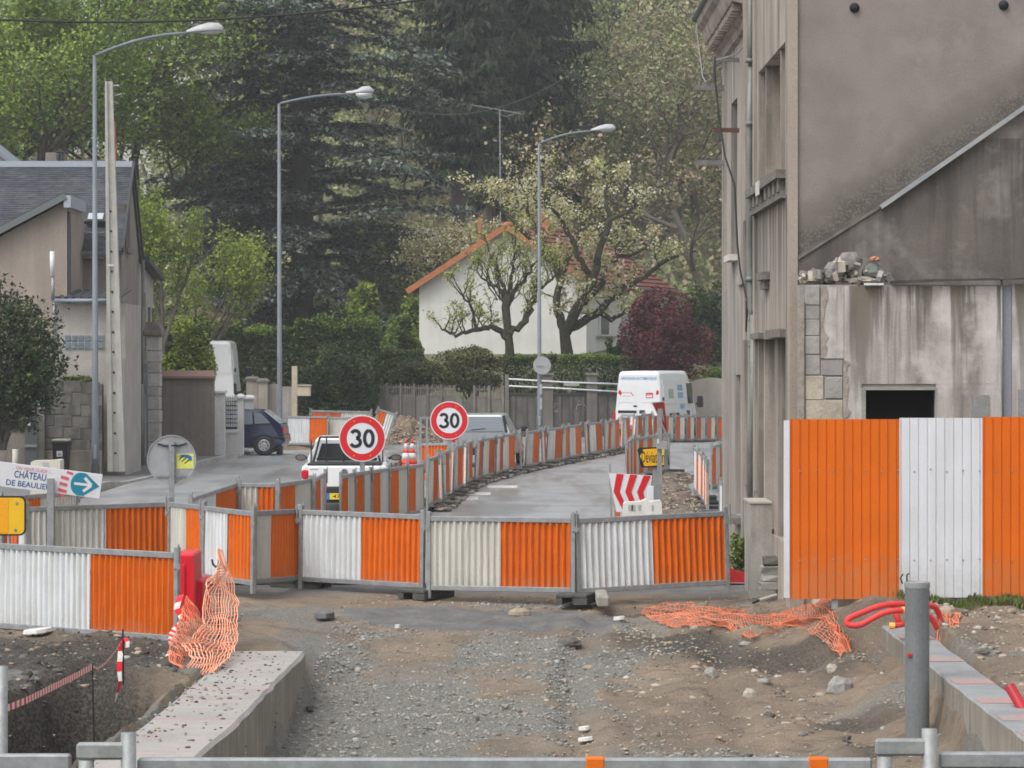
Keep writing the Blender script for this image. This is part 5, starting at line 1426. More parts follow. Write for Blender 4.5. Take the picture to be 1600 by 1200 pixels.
spruce(716, 166, 13.2, 33, 3.4, 1.6, 'dark spruce with bare lower trunk right of the great cedar', 21)
spruce(838, 172, 11.5, 34, 3.6, 1.8, 'dark hanging spruce whose right side borders the pale woods', 22)
spruce(778, 182, 12.5, 36, 3.6, 2.0, 'dark spruce in the gap between the other two spruces', 23)

# ---- broadleaf trees
def broadleaf(name, label, px, D, z_tip, lean, L, r, levels, lm, per, rad, size, seed, barkm=BARK, split=(3, 5), spread=.7, up=.25, shrink=.7, base=None, gnarl=.3, nmat=None, trunk=None):
    rs = np.random.RandomState(seed); bx = XD(px, D); bz = float(terrain(bx, D)) if base is None else base
    t = plant(name, label, 'tree', (bx, D, bz))
    mb = MB(); tips = []
    branch_tree(mb, (bx, D, bz-.2), lean, L, r, levels, rs, split, spread, up, gnarl, shrink, tips, 8)
    mb.build('trunk', barkm, t, True, fix=False)
    Q = leaves_at(tips, rs, per, rad, size)
    if nmat: 
        mi = np.repeat((rs.rand(len(tips)) < nmat).astype(int), per)
        # flowers and leaves mixed in each cluster
        mi = np.where(rs.rand(len(mi)) < .3, 1-mi, mi)
    else: mi = None
    quads('crown', Q, lm, t, mi=mi)
    return t
broadleaf('ash_tree', 'tall light green tree with dark forking limbs above the slate roof', 88, 132, 0, (.02, 0, 1), 9.5, .42, 4, L_SPRING, 17, .42, .13, 31, split=(4, 5), spread=.62, up=.22, shrink=.66)
broadleaf('ash_tree', 'light green tree at the left edge behind the pale gable', -45, 140, 0, (0, 0, 1), 9.5, .4, 4, L_SPRING, 15, .45, .14, 32, split=(4, 5), spread=.62, up=.2, shrink=.66)
broadleaf('ash_tree', 'rounder light green tree between the tall one and the cedar', 225, 146, 0, (.05, 0, 1), 8.5, .36, 4, L_SPRING, 16, .45, .14, 33, split=(4, 5), spread=.62, up=.2, shrink=.66)
broadleaf('young_tree', 'young lime green tree with upright twigs right of the slate roof', 262, 112, 0, (.02, 0, 1), 4.2, .14, 3, L_LIME, 11, .16, .085, 35, barkm=BARK_P, split=(5, 6), spread=.36, up=.8, shrink=.62, gnarl=.12, base=1.0)
broadleaf('young_tree', 'small lime green sapling leaning right beside the young lime green tree', 282, 113, 0, (.22, 0, 1), 3.6, .10, 3, L_LIME, 9, .16, .085, 36, barkm=BARK_P, split=(4, 5), spread=.5, up=.55, shrink=.66, gnarl=.2, base=1.0)
# garden trees in front of the white house: hand placed limbs, then twigs
def limbs_tree(name, label, D, trunk_pts, limb_list, seed, twig, lm, per, rad, size, nmat=.5, barkm=BARK, upv=.4, tw_spread=.8, levels=1):
    rs = np.random.RandomState(seed)
    b = P(*trunk_pts[0][:2], D)
    t = plant(name, label, 'tree', b)
    mb = MB(); tips = []
    pt = [P(a, c, D+(e[0] if e else 0)) for a, c, r, *e in trunk_pts]
    mb.tube(pt, [r for a, c, r, *e in trunk_pts], 9)
    for l in limb_list:
        pp = [P(a, c, D+dd) for a, c, dd in l[1]]
        rr = [l[0]*(1-.7*i/(len(pp)-1)) for i in range(len(pp))]
        # smooth
        fine_ = []
        for i in range(len(pp)-1):
            for k in range(4): fine_.append(pp[i].lerp(pp[i+1], k/4)+Vector(rs.normal(size=3))*.05)
        fine_.append(pp[-1])
        mb.tube(fine_, [l[0]*(1-.72*i/(len(fine_)-1)) for i in range(len(fine_))], 6)
        if l[0] < .05: tips += [(q_, 0) for q_ in fine_[2:]]
        for i in range(3, len(fine_)):
            for k in range(twig[0] if l[0] > .05 else 0):
                a = rs.rand()*6.28
                d = Vector((math.cos(a)*tw_spread, math.sin(a)*tw_spread, upv+rs.uniform(-.4, .5)))
                branch_tree(mb, fine_[i], d, twig[1]*rs.uniform(.6, 1.25), .035, levels, rs, (2, 3), .6, .2, .35, .7, tips, 4)
    mb.build('trunk', barkm, t, True, fix=False)
    mi = np.repeat((rs.rand(len(tips)) < nmat).astype(int), per)
    mi = np.where(rs.rand(len(mi)) < .25, 1-mi, mi)
    quads('crown', leaves_at(tips, rs, per, rad, size), lm, t, mi=mi)
limbs_tree('cherry_tree', 'blossoming fruit tree with thick dark leaning limbs before the white house', 127,
    [(888, 566, .28), (885, 545, .24), (882, 520, .21), (880, 505, .2)],
    [(.24, [(884, 520, 0), (903, 480, -.3), (925, 440, -.6), (935, 400, -.8), (955, 345, -1), (1000, 318, -1.2)]), (.2, [(890, 515, 0), (930, 490, .5), (975, 448, .9), (1020, 425, 1.2), (1060, 400, 1.5)]),
     (.2, [(880, 510, 0), (868, 480, .4), (878, 420, .8), (905, 370, 1), (915, 310, 1.3), (905, 265, 1.5)]), (.15, [(905, 478, -.3), (935, 450, 0), (950, 410, .4), (990, 395, .8), (1040, 372, 1)]),
     (.14, [(878, 440, .8), (850, 390, 1.2), (830, 340, 1.3), (815, 290, 1.5)]), (.13, [(925, 440, -.6), (905, 400, -1), (880, 350, -1.3), (850, 300, -1.5), (845, 262, -1.5)]),
     (.14, [(935, 490, .5), (960, 500, .2), (985, 485, 0)]), (.12, [(955, 345, -1), (945, 300, -.9), (960, 270, -.8)]), (.12, [(850, 390, 1.2), (800, 345, 1.6), (765, 310, 2), (735, 300, 2.2)])],
    41, (1, .8), [L_PALE, L_BLOSS], 6, .12, .09, .55, barkm=BARK_D)
limbs_tree('pollard_tree', 'pollarded tree with knobbly head and fan of pale green shoots, left of the lamp', 125,
    [(797, 566, .20), (796, 540, .17), (794, 520, .16), (790, 480, .17), (796, 460, .22)],
    [(.14, [(795, 530, 0), (770, 510, -.2), (745, 515, -.3), (715, 525, -.4), (690, 515, -.5)]), (.16, [(794, 522, 0), (820, 500, .2), (835, 470, .3), (838, 455, .3)]),
     (.10, [(795, 470, 0), (780, 430, -.1), (765, 395, -.2)]), (.10, [(796, 465, 0), (800, 420, 0), (805, 380, .1)]), (.10, [(798, 465, 0), (822, 430, .2), (845, 400, .3)]), (.08, [(795, 468, 0), (765, 445, -.3), (735, 420, -.4)]), (.08, [(745, 515, -.3), (735, 480, -.5), (720, 455, -.6)]), (.08, [(836, 460, .3), (860, 440, .4), (875, 420, .5)])]+[(.028, [(790+(k_-7)*1.5, 470, 0), (790+(k_-7)*5.5, 425, .1*(k_%3-1)), (792+(k_-7)*9.5, 372+abs(k_-7)*3, .2*(k_%3-1))]) for k_ in range(15)],
    43, (1, .8), [L_PALE, L_LIME], 6, .08, .066, .35, upv=1.0, tw_spread=.5, barkm=BARK_D)
limbs_tree('cherry_tree', 'white blossoming tree beyond the left slope of the red roof', 146,
    [(700, 470, .2), (700, 430, .18)], [(.12, [(700, 440, 0), (690, 410, 0), (680, 385, 0)]), (.12, [(700, 440, 0), (715, 405, 0), (725, 375, 0)]), (.1, [(700, 440, 0), (735, 410, .3), (750, 380, .4)]), (.1, [(700, 440, 0), (670, 420, .3), (655, 400, .3)])],
    45, (3, .9), [L_BLOSS, L_PALE], 6, .14, .09, .3, levels=1)
broadleaf('thorn_tree', 'yellowish green blossoming tree in front of the spruces above the red roof', 775, 148, 0, (0, 0, 1), 4.2, .18, 3, [L_PALE, L_BLOSS], 8, .2, .11, 46, split=(4, 5), spread=.7, up=.3, shrink=.68, nmat=.35, base=3.5)

# ---- bushes and hedges
def bush(name, label, cat, px, D, zc, rx, ry, rz, N, size, lm, seed, mi_p=None, lump=.35, shell=.55, base=None, nl=26, group=None, stems=6, loose=0.0):
    rs = np.random.RandomState(seed); cx = XD(px, D)
    b = (cx, D, zc-rz if base is None else base)
    t = plant(name, label, cat, b, group)
    lumps = in_ball(rs, nl, .35)*np.array([rx, ry, rz])*.78
    lr = rs.uniform(.22, .42, nl)
    i = rs.randint(0, nl, N)
    C = lumps[i]+in_ball(rs, N, shell)*lr[i][:, None]*np.array([rx, ry, rz])*1.05
    if loose:
        far = rs.rand(N) < loose
        C = np.where(far[:, None], lumps[i]*rs.uniform(.9, 1.5, N)[:, None]+rs.normal(size=(N, 3))*.07, C)
    C = C+np.array([cx, D, zc])
    C[:, 2] = np.maximum(C[:, 2], b[2]+.03)
    mb = MB()
    for k in range(stems):
        a = rs.rand()*6.28; q = lumps[k % nl]
        mb.tube([(cx+.12*math.cos(a), D+.12*math.sin(a), b[2]-.1), (cx+q[0]*.5, D+q[1]*.5, b[2]+(zc+q[2]*.6-b[2])*.6), (cx+q[0]*(1+loose), D+q[1], max(b[2]+.1, zc+q[2]*(1+2*loose)))], [.04, .03, .012], 4)
    mb.build('stems', BARK, t, True, fix=False)['kind'] = 'stuff'
    mi = None
    if mi_p: 
        li = rs.choice(len(mi_p), nl, p=mi_p); mi = li[i]; mi = np.where(rs.rand(N) < .25, rs.choice(len(mi_p), N, p=mi_p), mi)
    quads('foliage', leaf_quads(C, size*rs.uniform(.6, 1.3, N), rs), lm, t, mi=mi)
    return t
bush('purple_shrub', 'big dark red leaved shrub to the right of the white house', 'shrub', 1040, 125, ZD(530, 125), 1.75, 1.5, 2.1, 15000, .085, L_PURPLE, 51, nl=40, base=2.2)
bush('rose_bush', 'dark green bush with reddish shoots overhanging the wall at the left edge', 'bush', 0, 77, ZD(556, 77), 1.6, 1.0, 1.85, 14000, .07, [L_DARK, L_HEDGE, L_REDT], 52, mi_p=[.55, .42, .03], nl=70, base=.9, stems=44, loose=.22)
bush('bamboo_bush', 'bright yellow green bamboo behind the rough cast wall', 'bush', 292, 98, ZD(555, 98), .95, .8, 1.25, 8000, .075, [L_BAMBOO, L_HEDGE], 53, mi_p=[.8, .2], nl=30, base=1.2)
bush('dark_shrub', 'dark shrub at the right end of the bamboo, touching the white van', 'bush', 320, 98.6, ZD(572, 98.6), .38, .4, .75, 2200, .07, L_HEDGE, 54, nl=12, base=1.5)
bush('olive_shrub', 'olive green rounded shrub hanging over the concrete fence', 'shrub', 735, 123.8, ZD(578, 123.8), 1.6, .9, .95, 9000, .07, L_OLIVE, 55, nl=30, base=1.0)
bush('olive_shrub', 'dull green low shrub behind the pierced part of the concrete fence', 'shrub', 660, 124.2, ZD(585, 124.2), 1.35, .8, .7, 6000, .07, [L_OLIVE, L_HEDGE], 56, mi_p=[.6, .4], nl=24, base=1.0)
bush('laurel_bush', 'leafy mid green bush left of the white gable wall', 'bush', 622, 130, ZD(548, 130), 1.05, .9, 1.35, 6000, .10, [L_HEDGET, L_HEDGE], 57, mi_p=[.5, .5], nl=24, base=1.5)
bush('green_shrub', 'bright green clipped shrub above the rounded beige wall', 'shrub', 1122, 131, ZD(588, 131), 1.2, .8, .45, 3500, .07, L_HEDGET, 58, nl=16, base=1.2)
bush('dark_shrub', 'dark green shrub between the purple shrub and the grey building', 'bush', 1110, 134, ZD(520, 134), 1.2, 1.2, 2.3, 8000, .1, [L_DARK, L_HEDGE, L_OLIVE], 59, mi_p=[.45, .35, .2], nl=36, base=2.2)
bush('pier_shrub', 'small bright green shrub sprouting between last front panel and concrete pier', 'shrub', 1156, 43.6, ZD(862, 43.6), .18, .2, .33, 700, .035, L_HEDGET, 60, nl=16, base=0)
bush('house_shrub', 'small green shrub at the corner of the white house', 'shrub', 960, 131, ZD(545, 131), .4, .4, .55, 1200, .08, L_HEDGE, 61, nl=10, base=2.4)
bush('dark_shrub', 'dark yew like bush beside the beige letter box', 'bush', 520, 119, ZD(610, 119), 1.5, .8, 1.7, 9000, .08, [L_DARK, L_HEDGE], 62, mi_p=[.7, .3], nl=34, base=.2)
bush('flower_bush', 'yellow and orange flowers above the stained block wall', 'flowers', 97, 80.9, ZD(577, 80.9), .38, .3, .24, 700, .05, [L_YELF, L_HEDGET], 63, mi_p=[.6, .4], nl=14, base=1.9)
bush('wall_grass', 'overgrown grass along the top of the stained block wall', 'grass tuft', 112, 80.6, ZD(594, 80.6), .72, .3, .22, 2600, .055, [L_HEDGET, L_OLIVE], 64, mi_p=[.5, .5], nl=30, base=1.7)
bush('dry_bush', 'brown twiggy bush between the lime green trees and the cedar', 'bush', 328, 121, ZD(495, 121), 1.0, .8, .9, 2600, .06, [L_WOODB, L_OLIVE], 65, mi_p=[.7, .3], nl=18, base=2.6)
for (px, D, py, rx_, rz_, lab) in ((560, 140, 500, 1.2, 1.9, 'yellow green bush in the dark gap under the cedar'), (650, 138, 510, .9, 1.4, 'pale green bush under the cedar beside the white gable'), (590, 158, 420, 2.6, 3.0, 'bright yellow green foliage seen through the right side of the cedar'), (380, 150, 470, 2.2, 2.6, 'green foliage in the gap left of the cedar trunk')):
    bush('understory_bush', lab, 'bush', px, D, ZD(py, D), rx_, 1.0, rz_, int(3200*rx_), .12, [L_LIME, L_SPRING, L_HEDGE], px, mi_p=[.35, .4, .25], nl=26)

def hedge(name, label, px0, px1, D, pt, pb, depth, N, lm, mi_top, seed, size=.07, rag=.12):
    rs = np.random.RandomState(seed)
    x0, x1 = XD(px0, D), XD(px1, D); z1, z0 = ZD(pt, D), ZD(pb, D)
    t = plant(name, label, 'hedge', ((x0+x1)/2, D, z0))
    u, v, w = rs.rand(N), rs.rand(N), rs.rand(N)
    face = rs.rand(N)
    # mostly near the front, the top and the ends
    y = np.where(face < .55, w**2*.25*depth, w*depth)
    zf = np.where((face >= .55) & (face < .9), 1-v**2*.15, v)
    x = x0+(x1-x0)*np.where(face >= .94, np.where(u < .5, .02*u, 1-.02*u), u)
    ztop = z1+rag*vnoise(x*1.0, y+D, .8, seed)+rag*.6*vnoise(x, y+D, .3, seed+1)
    z = z0+(ztop-z0)*zf
    y = D+y+.10*vnoise(x, z, .5, seed+2)
    C = np.stack([x, y, z], 1)+rs.normal(size=(N, 3))*.03
    topness = (z-(ztop-.32))/.32
    mi = (rs.rand(N) < np.clip(topness, 0, 1)*mi_top).astype(int)
    mb = MB()
    n = max(3, int((x1-x0)/.8))
    for k in range(n):
        xx = x0+(x1-x0)*(k+.5)/n; mb.tube([(xx, D+depth*.5, z0-.2), (xx+.1, D+depth*.5, (z0+z1)/2), (xx-.05, D+depth*.5, z1-.25)], [.06, .045, .02], 5)
    mb.build('stems', BARK, t, True, fix=False)['kind'] = 'stuff'
    quads('foliage', leaf_quads(C, size*rs.uniform(.6, 1.3, N), rs), lm, t, mi=mi)
hedge('clipped_hedge', 'long clipped dark hedge with bright new tips in front of the white house', 788, 1062, 124.6, 556, 640, 1.4, 24000, [L_HEDGE, L_HEDGET], .85, 71, .07, .06)
hedge('thuja_hedge', 'tall dense green hedge right of the middle lamp post', 462, 590, 121, 503, 665, 2.2, 22000, [L_HEDGE, L_HEDGET], .7, 72, .085, .22)
hedge('thuja_hedge', 'lighter green hedge between the white van and the middle lamp post', 366, 462, 121.5, 513, 640, 2.0, 14000, [L_HEDGE, L_HEDGET], .9, 73, .085, .2)
hedge('thuja_hedge', 'dark hedge end dropping behind the concrete fence', 588, 660, 125, 548, 640, 1.5, 7000, [L_HEDGE, L_OLIVE], .5, 74, .08, .2)
hedge('wild_hedge', 'rough green hedge behind the bamboo and the parked van', 250, 372, 117, 505, 640, 1.5, 11000, [L_HEDGE, L_BAMBOO], .7, 75, .085, .25)

# ---- the wooded hillside behind everything
def wood(seed=81):
    rs = np.random.RandomState(seed)
    V = []; MI = []; mb = MB()
    spots = []
    for k in range(330):
        y = rs.uniform(178, 290); px = rs.uniform(-260, 1330)
        x = XD(px, y)
        if px < 640 and rs.rand() < .45: continue
        if px < 340 and rs.rand() < .5: continue
        spots.append((x, y))
    for (x, y) in spots:
        z = float(terrain(x, y)); H = rs.uniform(9, 16); R = rs.uniform(2.4, 4.2)
        pxx = 800+x*F/y
        k = rs.choice(3, p=[.34, .36, .30] if pxx > 860 else [.5, .15, .35])
        mb.tube([(x, y, z-.5), (x+rs.normal()*.4, y, z+H*.5), (x+rs.normal()*.8, y, z+H*.9)], [.22, .15, .04], 5, caps=False)
        nl = 16
        for b in range(7):
            a = rs.rand()*6.28; q = z+H*rs.uniform(.3, .7)
            mb.tube([(x, y, q), (x+R*.75*math.cos(a), y+R*.75*math.sin(a), q+H*rs.uniform(.12, .3))], [.08, .02], 3, caps=False)
        lum = in_ball(rs, nl, .3)*np.array([R, R, H*.40]); lr = rs.uniform(.25, .5, nl)*R
        n = int(900*(.75 if k == 1 else 1))
        i = rs.randint(0, nl, n)
        C = lum[i]+in_ball(rs, n, .4)*lr[i][:, None]+np.array([x, y, z+H*.60])
        V.append(leaf_quads(C, rs.uniform(.13, .28, n), rs)); mm = np.full(n, k); mm = np.where(rs.rand(n) < .2, rs.randint(0, 3, n), mm); MI.append(mm)
    # undergrowth
    n = 60000
    y = rs.uniform(150, 292, n); x = XD(rs.uniform(-260, 1330, n), y)
    C = np.stack([x, y, terrain(x, y)+rs.rand(n)**2*2.6], 1)
    V.append(leaf_quads(C, rs.uniform(.14, .28, n), rs)); MI.append(rs.choice(3, n, p=[.45, .3, .25]))
    o = quads('woods', np.concatenate(V), [L_WOODG, L_WOODB, L_WOODY], None, mi=np.concatenate(MI))
    tag(o, 'mixed spring woodland covering the hillside', kind='stuff')
    o = mb.build('woods_trunks', BARK_P, None, fix=False)
    tag(o, 'grey trunks and limbs inside the hillside woodland', kind='stuff')
wood()
# a few darker ivy clad trees standing out of the wood
broadleaf('ivy_tree', 'bare forked tree with dark ivy clumps in the woods above the lamp', 962, 186, 0, (.05, 0, 1), 9, .3, 3, L_HEDGE, 4, .35, .2, 85, split=(3, 4), spread=.5, up=.3, shrink=.7)
broadleaf('wood_tree', 'brown budding tree of the woods nearest the cornice', 1085, 168, 0, (-.05, 0, 1), 7.5, .25, 4, [L_WOODB, L_WOODG], 5, .4, .15, 86, split=(3, 4), spread=.65, up=.2, shrink=.7, nmat=.35, barkm=BARK_P)
broadleaf('wood_tree', 'brownish twiggy tree behind the right end of the white house', 1010, 170, 0, (.05, 0, 1), 6.5, .25, 4, [L_WOODB, L_WOODG], 5, .4, .15, 87, split=(3, 4), spread=.7, up=.15, shrink=.7, nmat=.4, barkm=BARK_P)
broadleaf('wood_tree', 'light green tree in the woods right of the dark spruces', 930, 180, 0, (.0, 0, 1), 7.0, .25, 4, [L_WOODY, L_WOODG], 6, .45, .16, 88, split=(3, 4), spread=.65, up=.2, shrink=.7, nmat=.5, barkm=BARK_P)
broadleaf('wood_tree', 'olive tinted tree low in the woods beside the grey building', 1120, 150, 0, (-.1, 0, 1), 5.5, .2, 4, [L_OLIVE, L_WOODB], 6, .35, .14, 89, split=(3, 4), spread=.7, up=.15, shrink=.7, nmat=.4, barkm=BARK_P)
# ================================================================== ORANGE AND WHITE SITE BARRIERS
ORD = 'first second third fourth fifth sixth seventh eighth ninth tenth eleventh twelfth thirteenth fourteenth fifteenth sixteenth seventeenth eighteenth nineteenth twentieth'.split()
ORD += ['twenty-'+w for w in ORD[:9]] + ['thirtieth', 'thirty-first', 'thirty-second']

_cache = {}
def shared(key, fn):
    if key not in _cache: _cache[key] = fn()
    return _cache[key]

def mesh_of(name, fill, mt):
    mb = MB(); fill(mb); me = mb.mesh(name); me.materials.append(mt); return me

def barrier(p0, p1, label, group, order='wo', white=None, orange=None, foot=True, detail=True, lean=0.0, h=1.0, split=.5, name='site_barrier'):
    """a site barrier panel from p0 (left post foot) to p1"""
    white = white or WHITE; orange = orange or ORANGE
    p0, p1 = Vector(p0), Vector(p1)
    d = p1-p0
    L = round(math.hypot(d.x, d.y), 1)
    c = (p0+p1)/2
    pitch = -math.atan2(d.z, math.hypot(d.x, d.y))
    r = thing(name, label, 'barrier', c, math.atan2(d.y, d.x), group, rx=lean, ry=pitch)
    hx = L/2
    xm = -hx+.03+(L-.06)*(split if order == 'wo' else 1-split)
    per = 6 if detail else 4
    for nm, a, b, mt in (('white_sheet', -hx+.03, xm-.001, white) if order == 'wo' else ('orange_sheet', -hx+.03, xm-.001, orange),
                         ('orange_sheet', xm+.001, hx-.03, orange) if order == 'wo' else ('white_sheet', xm+.001, hx-.03, white)):
        def mk():
            V, Fs = corrugated(a, b, .10, h-.07, per=per, bulge=.004 if detail else 0, seed=int(L*10)+len(nm))
            mb = MB().add(V, Fs); me = mb.mesh(nm); me.materials.append(mt); return me
        place(nm, shared((nm, mt.name, L, order, h, split, detail), mk), None, r)
    place('top_rail', shared(('tr', L, h), lambda: mesh_of('top_rail', lambda m: m.box(-hx+.031, hx-.031, -.026, .026, h-.075, h-.01, .006), GALV)), None, r)
    place('bottom_rail', shared(('br', L), lambda: mesh_of('bottom_rail', lambda m: m.box(-hx+.031, hx-.031, -.026, .026, .045, .11, .006), GALV)), None, r)
    for s in (-1, 1):
        x = s*(hx-.002)
        def post(m):
            pw = .028 if detail else .021
            m.box(-pw, pw, -pw, pw, -.06, h+.05, .005)
            m.box(-.02 if s > 0 else -.075, .075 if s > 0 else .02, -.04, -.029, h-.18, h-.13)
            m.tube([(s*.05, -.035, h-.2), (s*.05, -.035, h+.08)], .011, 6)
        o = place('post', shared(('post', s, h, detail), lambda: mesh_of('post', post, GALV_D)), None, r)
        o.location = (x, 0, 0)
    if foot:
        def ft(m):
            m.box(-.2, .2, -.36, .36, -.01, .04, .012); m.box(-.2, -.12, -.36, .36, -.09, -.01); m.box(.02, .2, -.36, .36, -.09, -.01)
        def ft2(m):
            ft(m); m.v = [(x_, y_, z_+.09) for x_, y_, z_ in m.v]
        o = place('foot', shared(('foot',), lambda: mesh_of('foot', ft2, FOOTM)), None, r)
        o.location = (hx+.06, 0, -.075)
    return r

def top(px, py, h=1.0, zb=0.0):
    """foot point below a pixel of the top rail of a barrier"""
    D = F*(EYE-zb-h)/(py-HZ)
    return Vector((XD(px, D), D, zb))

GF = 'orange and white barrier panels closing the near end of the road'
barrier(top(470, 795, zb=.02), top(660, 803), 'front barrier panel with bright white left half, row of small dents in its orange half', GF)
barrier(top(668, 805), top(898, 808), 'cream and orange barrier panel in the middle of the front row', GF, white=WHITE_G)
barrier(top(905, 809, zb=-.01), top(1137, 797, zb=.06), 'buckled white and orange barrier panel at the right end of the front row', GF, foot=False)
barrier(top(397, 797, zb=.05), top(466, 794, zb=.02), 'narrow looking cream and orange barrier panel left of the dented front panel', GF, white=WHITE_G, split=.34)
barrier(top(318, 789, zb=.09), top(395, 798, zb=.06), 'angled white and orange barrier panel behind the hanging orange net', GF, foot=False)
barrier(top(266, 783, zb=.09), top(316, 788, zb=.09), 'short steep angled cream and orange barrier panel under the back of the round sign', GF, white=WHITE_G, foot=False)
barrier(top(45, 791, zb=.03), top(263, 783, zb=.05), 'cream and orange barrier panel standing behind the post of the château sign', GF, white=WHITE_G, foot=False, split=.55)
barrier((-5.80, 35.6, -.04), (-3.56, 33.95, -.05), 'nearest barrier panel, white and orange, tilted at the edge of the dark pit', GF, split=.55)
GB = 'barrier panels of the second row behind the front row'
barrier(top(2, 775), top(118, 766), 'orange and white barrier panel half hidden below the château sign', GB, order='ow', white=WHITE_G, foot=False)
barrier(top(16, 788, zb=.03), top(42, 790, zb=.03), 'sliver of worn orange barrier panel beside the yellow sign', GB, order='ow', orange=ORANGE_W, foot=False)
barrier(top(297, 777), top(370, 753), 'white and orange barrier panel slanting up behind the round sign, on grey road', GB)
barrier(top(374, 754), top(433, 754), 'grey white and orange barrier panel left of the white pickup', GB, white=WHITE_G, foot=False)
barrier(top(435, 754), top(485, 747), 'orange and pale grey barrier panel left of the white pickup tailgate', GB, order='ow', foot=False, white=WHITE_G)
barrier(top(490, 747), top(508, 737), 'very narrow looking orange and white panel against the pickup bumper', GB, order='ow', foot=False)
GT = 'turned barrier panels beneath the nearest 30 sign'
seqp = [(-2.98, 55.6), (-2.80, 57.0), (-2.55, 58.1), (-2.28, 59.4), (-1.98, 60.6), (-1.70, 61.9)]
labs = ['leaning orange and white panel hiding part of the yellow number plate', 'orange and white panel just right of the leaning one', 'orange and white panel directly below the nearest 30 sign',
        'orange and white panel right of the post of the nearest 30 sign', 'last turned panel before the long receding row of barriers']
for i, lab in enumerate(labs):
    a, b = seqp[i], seqp[i+1]
    barrier((a[0], a[1], -.02), (b[0]-.02, b[1]-.03, -.02), lab, GT, order='ow', white=WHITE_G, orange=ORANGE, foot=False, detail=False, lean=0)
# the long curved row: panels one after the other along the road edge
lp = [(-1.66, 62.2)]
ls = 0.0
def walk(pts, step, zf=lambda x, y: .06):
    """points spaced by step along a polyline (x, y)"""
    seg = [(Vector((*pts[i], 0)), Vector((*pts[i+1], 0))) for i in range(len(pts)-1)]
    tot = sum((b-a).length for a, b in seg); n = int(tot/step)
    out = []
    for k in range(n+1):
        s = k*step
        for a, b in seg:
            l = (b-a).length
            if s <= l+1e-6:
                p = a.lerp(b, s/l); out.append(Vector((p.x, p.y, zf(p.x, p.y)))); break
            s -= l
    return out
GL = 'barrier panels in the long curved row along the closed left lane'
pts = walk([(-1.62, 62.4), (-1.24, 70.7), (-.96, 76), (0, 83.3), (1.8, 93.7), (3.2, 101), (5.06, 115)], 1.93)
random.seed(12)
for i in range(len(pts)-1):
    a, b = pts[i].copy(), pts[i+1].copy()
    j = random.uniform(.05, .22)*(1 if i % 2 else -.3)
    a.x += j; b.x -= j*.6
    special = (i == 15)
    barrier(a, b, '%s panel from the near end of the long curved barrier row' % ORD[i] if not special else 'square-on orange panel with a wide post gap in the long curved barrier row',
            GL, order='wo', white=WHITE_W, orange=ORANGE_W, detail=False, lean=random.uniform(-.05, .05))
GR = 'barrier panels of the far row crossing in front of the parked van'
pts = [Vector((5.08, 115.3, -.05)), Vector((5.55, 116.9, -.08)), Vector((6.05, 118.5, -.1)), Vector((6.55, 120.1, -.13)), Vector((7.0, 121.6, -.16)), Vector((7.5, 123, -.2)), Vector((7.95, 124.2, -.22)), Vector((8.7, 125.2, -.22))]
for i in range(7):
    barrier(pts[i], pts[i+1]-Vector((.1, .1, 0)), '%s dull panel from the triangle sign in the far row before the van' % ORD[i], GR, order='ow', white=WHITE_W, orange=ORANGE_W, detail=False)
GI = 'bright barrier panels standing on the inside of the bend behind the yellow sign'
pts = [Vector(p) for p in ((2.62, 73.5, .1), (2.78, 75.3, .1), (2.92, 77.2, .1), (3.12, 79, .05), (3.4, 80.6, .05), (3.72, 82.2, .05), (4.1, 83.6, .05))]
for i in range(6):
    barrier(pts[i], pts[i+1], '%s panel from the left in the short row behind the yellow diversion sign' % ORD[i], GI, order='ow', white=WHITE_G, orange=ORANGE, detail=False)
GW = 'barrier panels along the front of the old building'
pts = [Vector(p) for p in ((4.62, 53.0, -.1), (3.72, 54.6, -.1))]
barrier((3.62, 55.6, -.12), (3.72, 53.6, -.12), 'white and orange panel nearest the corner of the old building', GW, foot=False)
pts = [Vector(p) for p in ((3.98, 69.6, .08), (3.96, 67.7, .05), (3.94, 65.8, .02), (3.88, 63.9, 0), (3.8, 62, 0))]
for i in range(4):
    barrier(pts[i], pts[i+1], '%s panel from the far end in the edge-on row by the old building' % ORD[i], GW, white=WHITE, orange=ORANGE, detail=False)
pts = [Vector(p) for p in ((4.45, 71.5, .06), (4.75, 73.4, .05), (5.1, 75.2, .03), (5.5, 77, 0), (5.95, 78.7, 0), (6.4, 80.4, 0))]
for i in range(5):
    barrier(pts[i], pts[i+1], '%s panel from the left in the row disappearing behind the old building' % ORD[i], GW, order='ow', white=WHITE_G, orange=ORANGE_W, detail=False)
GQ = 'barrier panels at the far left kerb before the dark gateway'
barrier((XD(447, 105), 105, .12), (XD(512, 104.4), 104.4, .12), 'leaning white and orange panel right of the blue car', GQ, foot=False, lean=-.06, split=.56, detail=False)
barrier((XD(512, 104.6), 104.6, .1), (XD(585, 103.8), 103.8, .1), 'greyish white panel behind the roof of the white pickup', GQ, foot=False, lean=-.1, white=WHITE_G, split=.9, detail=False)
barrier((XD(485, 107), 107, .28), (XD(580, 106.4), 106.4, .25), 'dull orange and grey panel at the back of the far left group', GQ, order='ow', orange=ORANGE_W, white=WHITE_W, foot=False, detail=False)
r = barrier((XD(578, 106), 106, .32), (XD(605, 106), 106, .3), 'orange and white panel tipped steeply over before the stone pillar', GQ, order='ow', foot=False, detail=False)
r.rotation_euler = (-.1, .3, .1)
barrier((XD(656, 75), 75, .02), (XD(716, 74.6), 74.6, .05), 'small bright orange panel framed white, under the farther 30 sign', 'small barrier', order='ow', foot=False, split=.06)

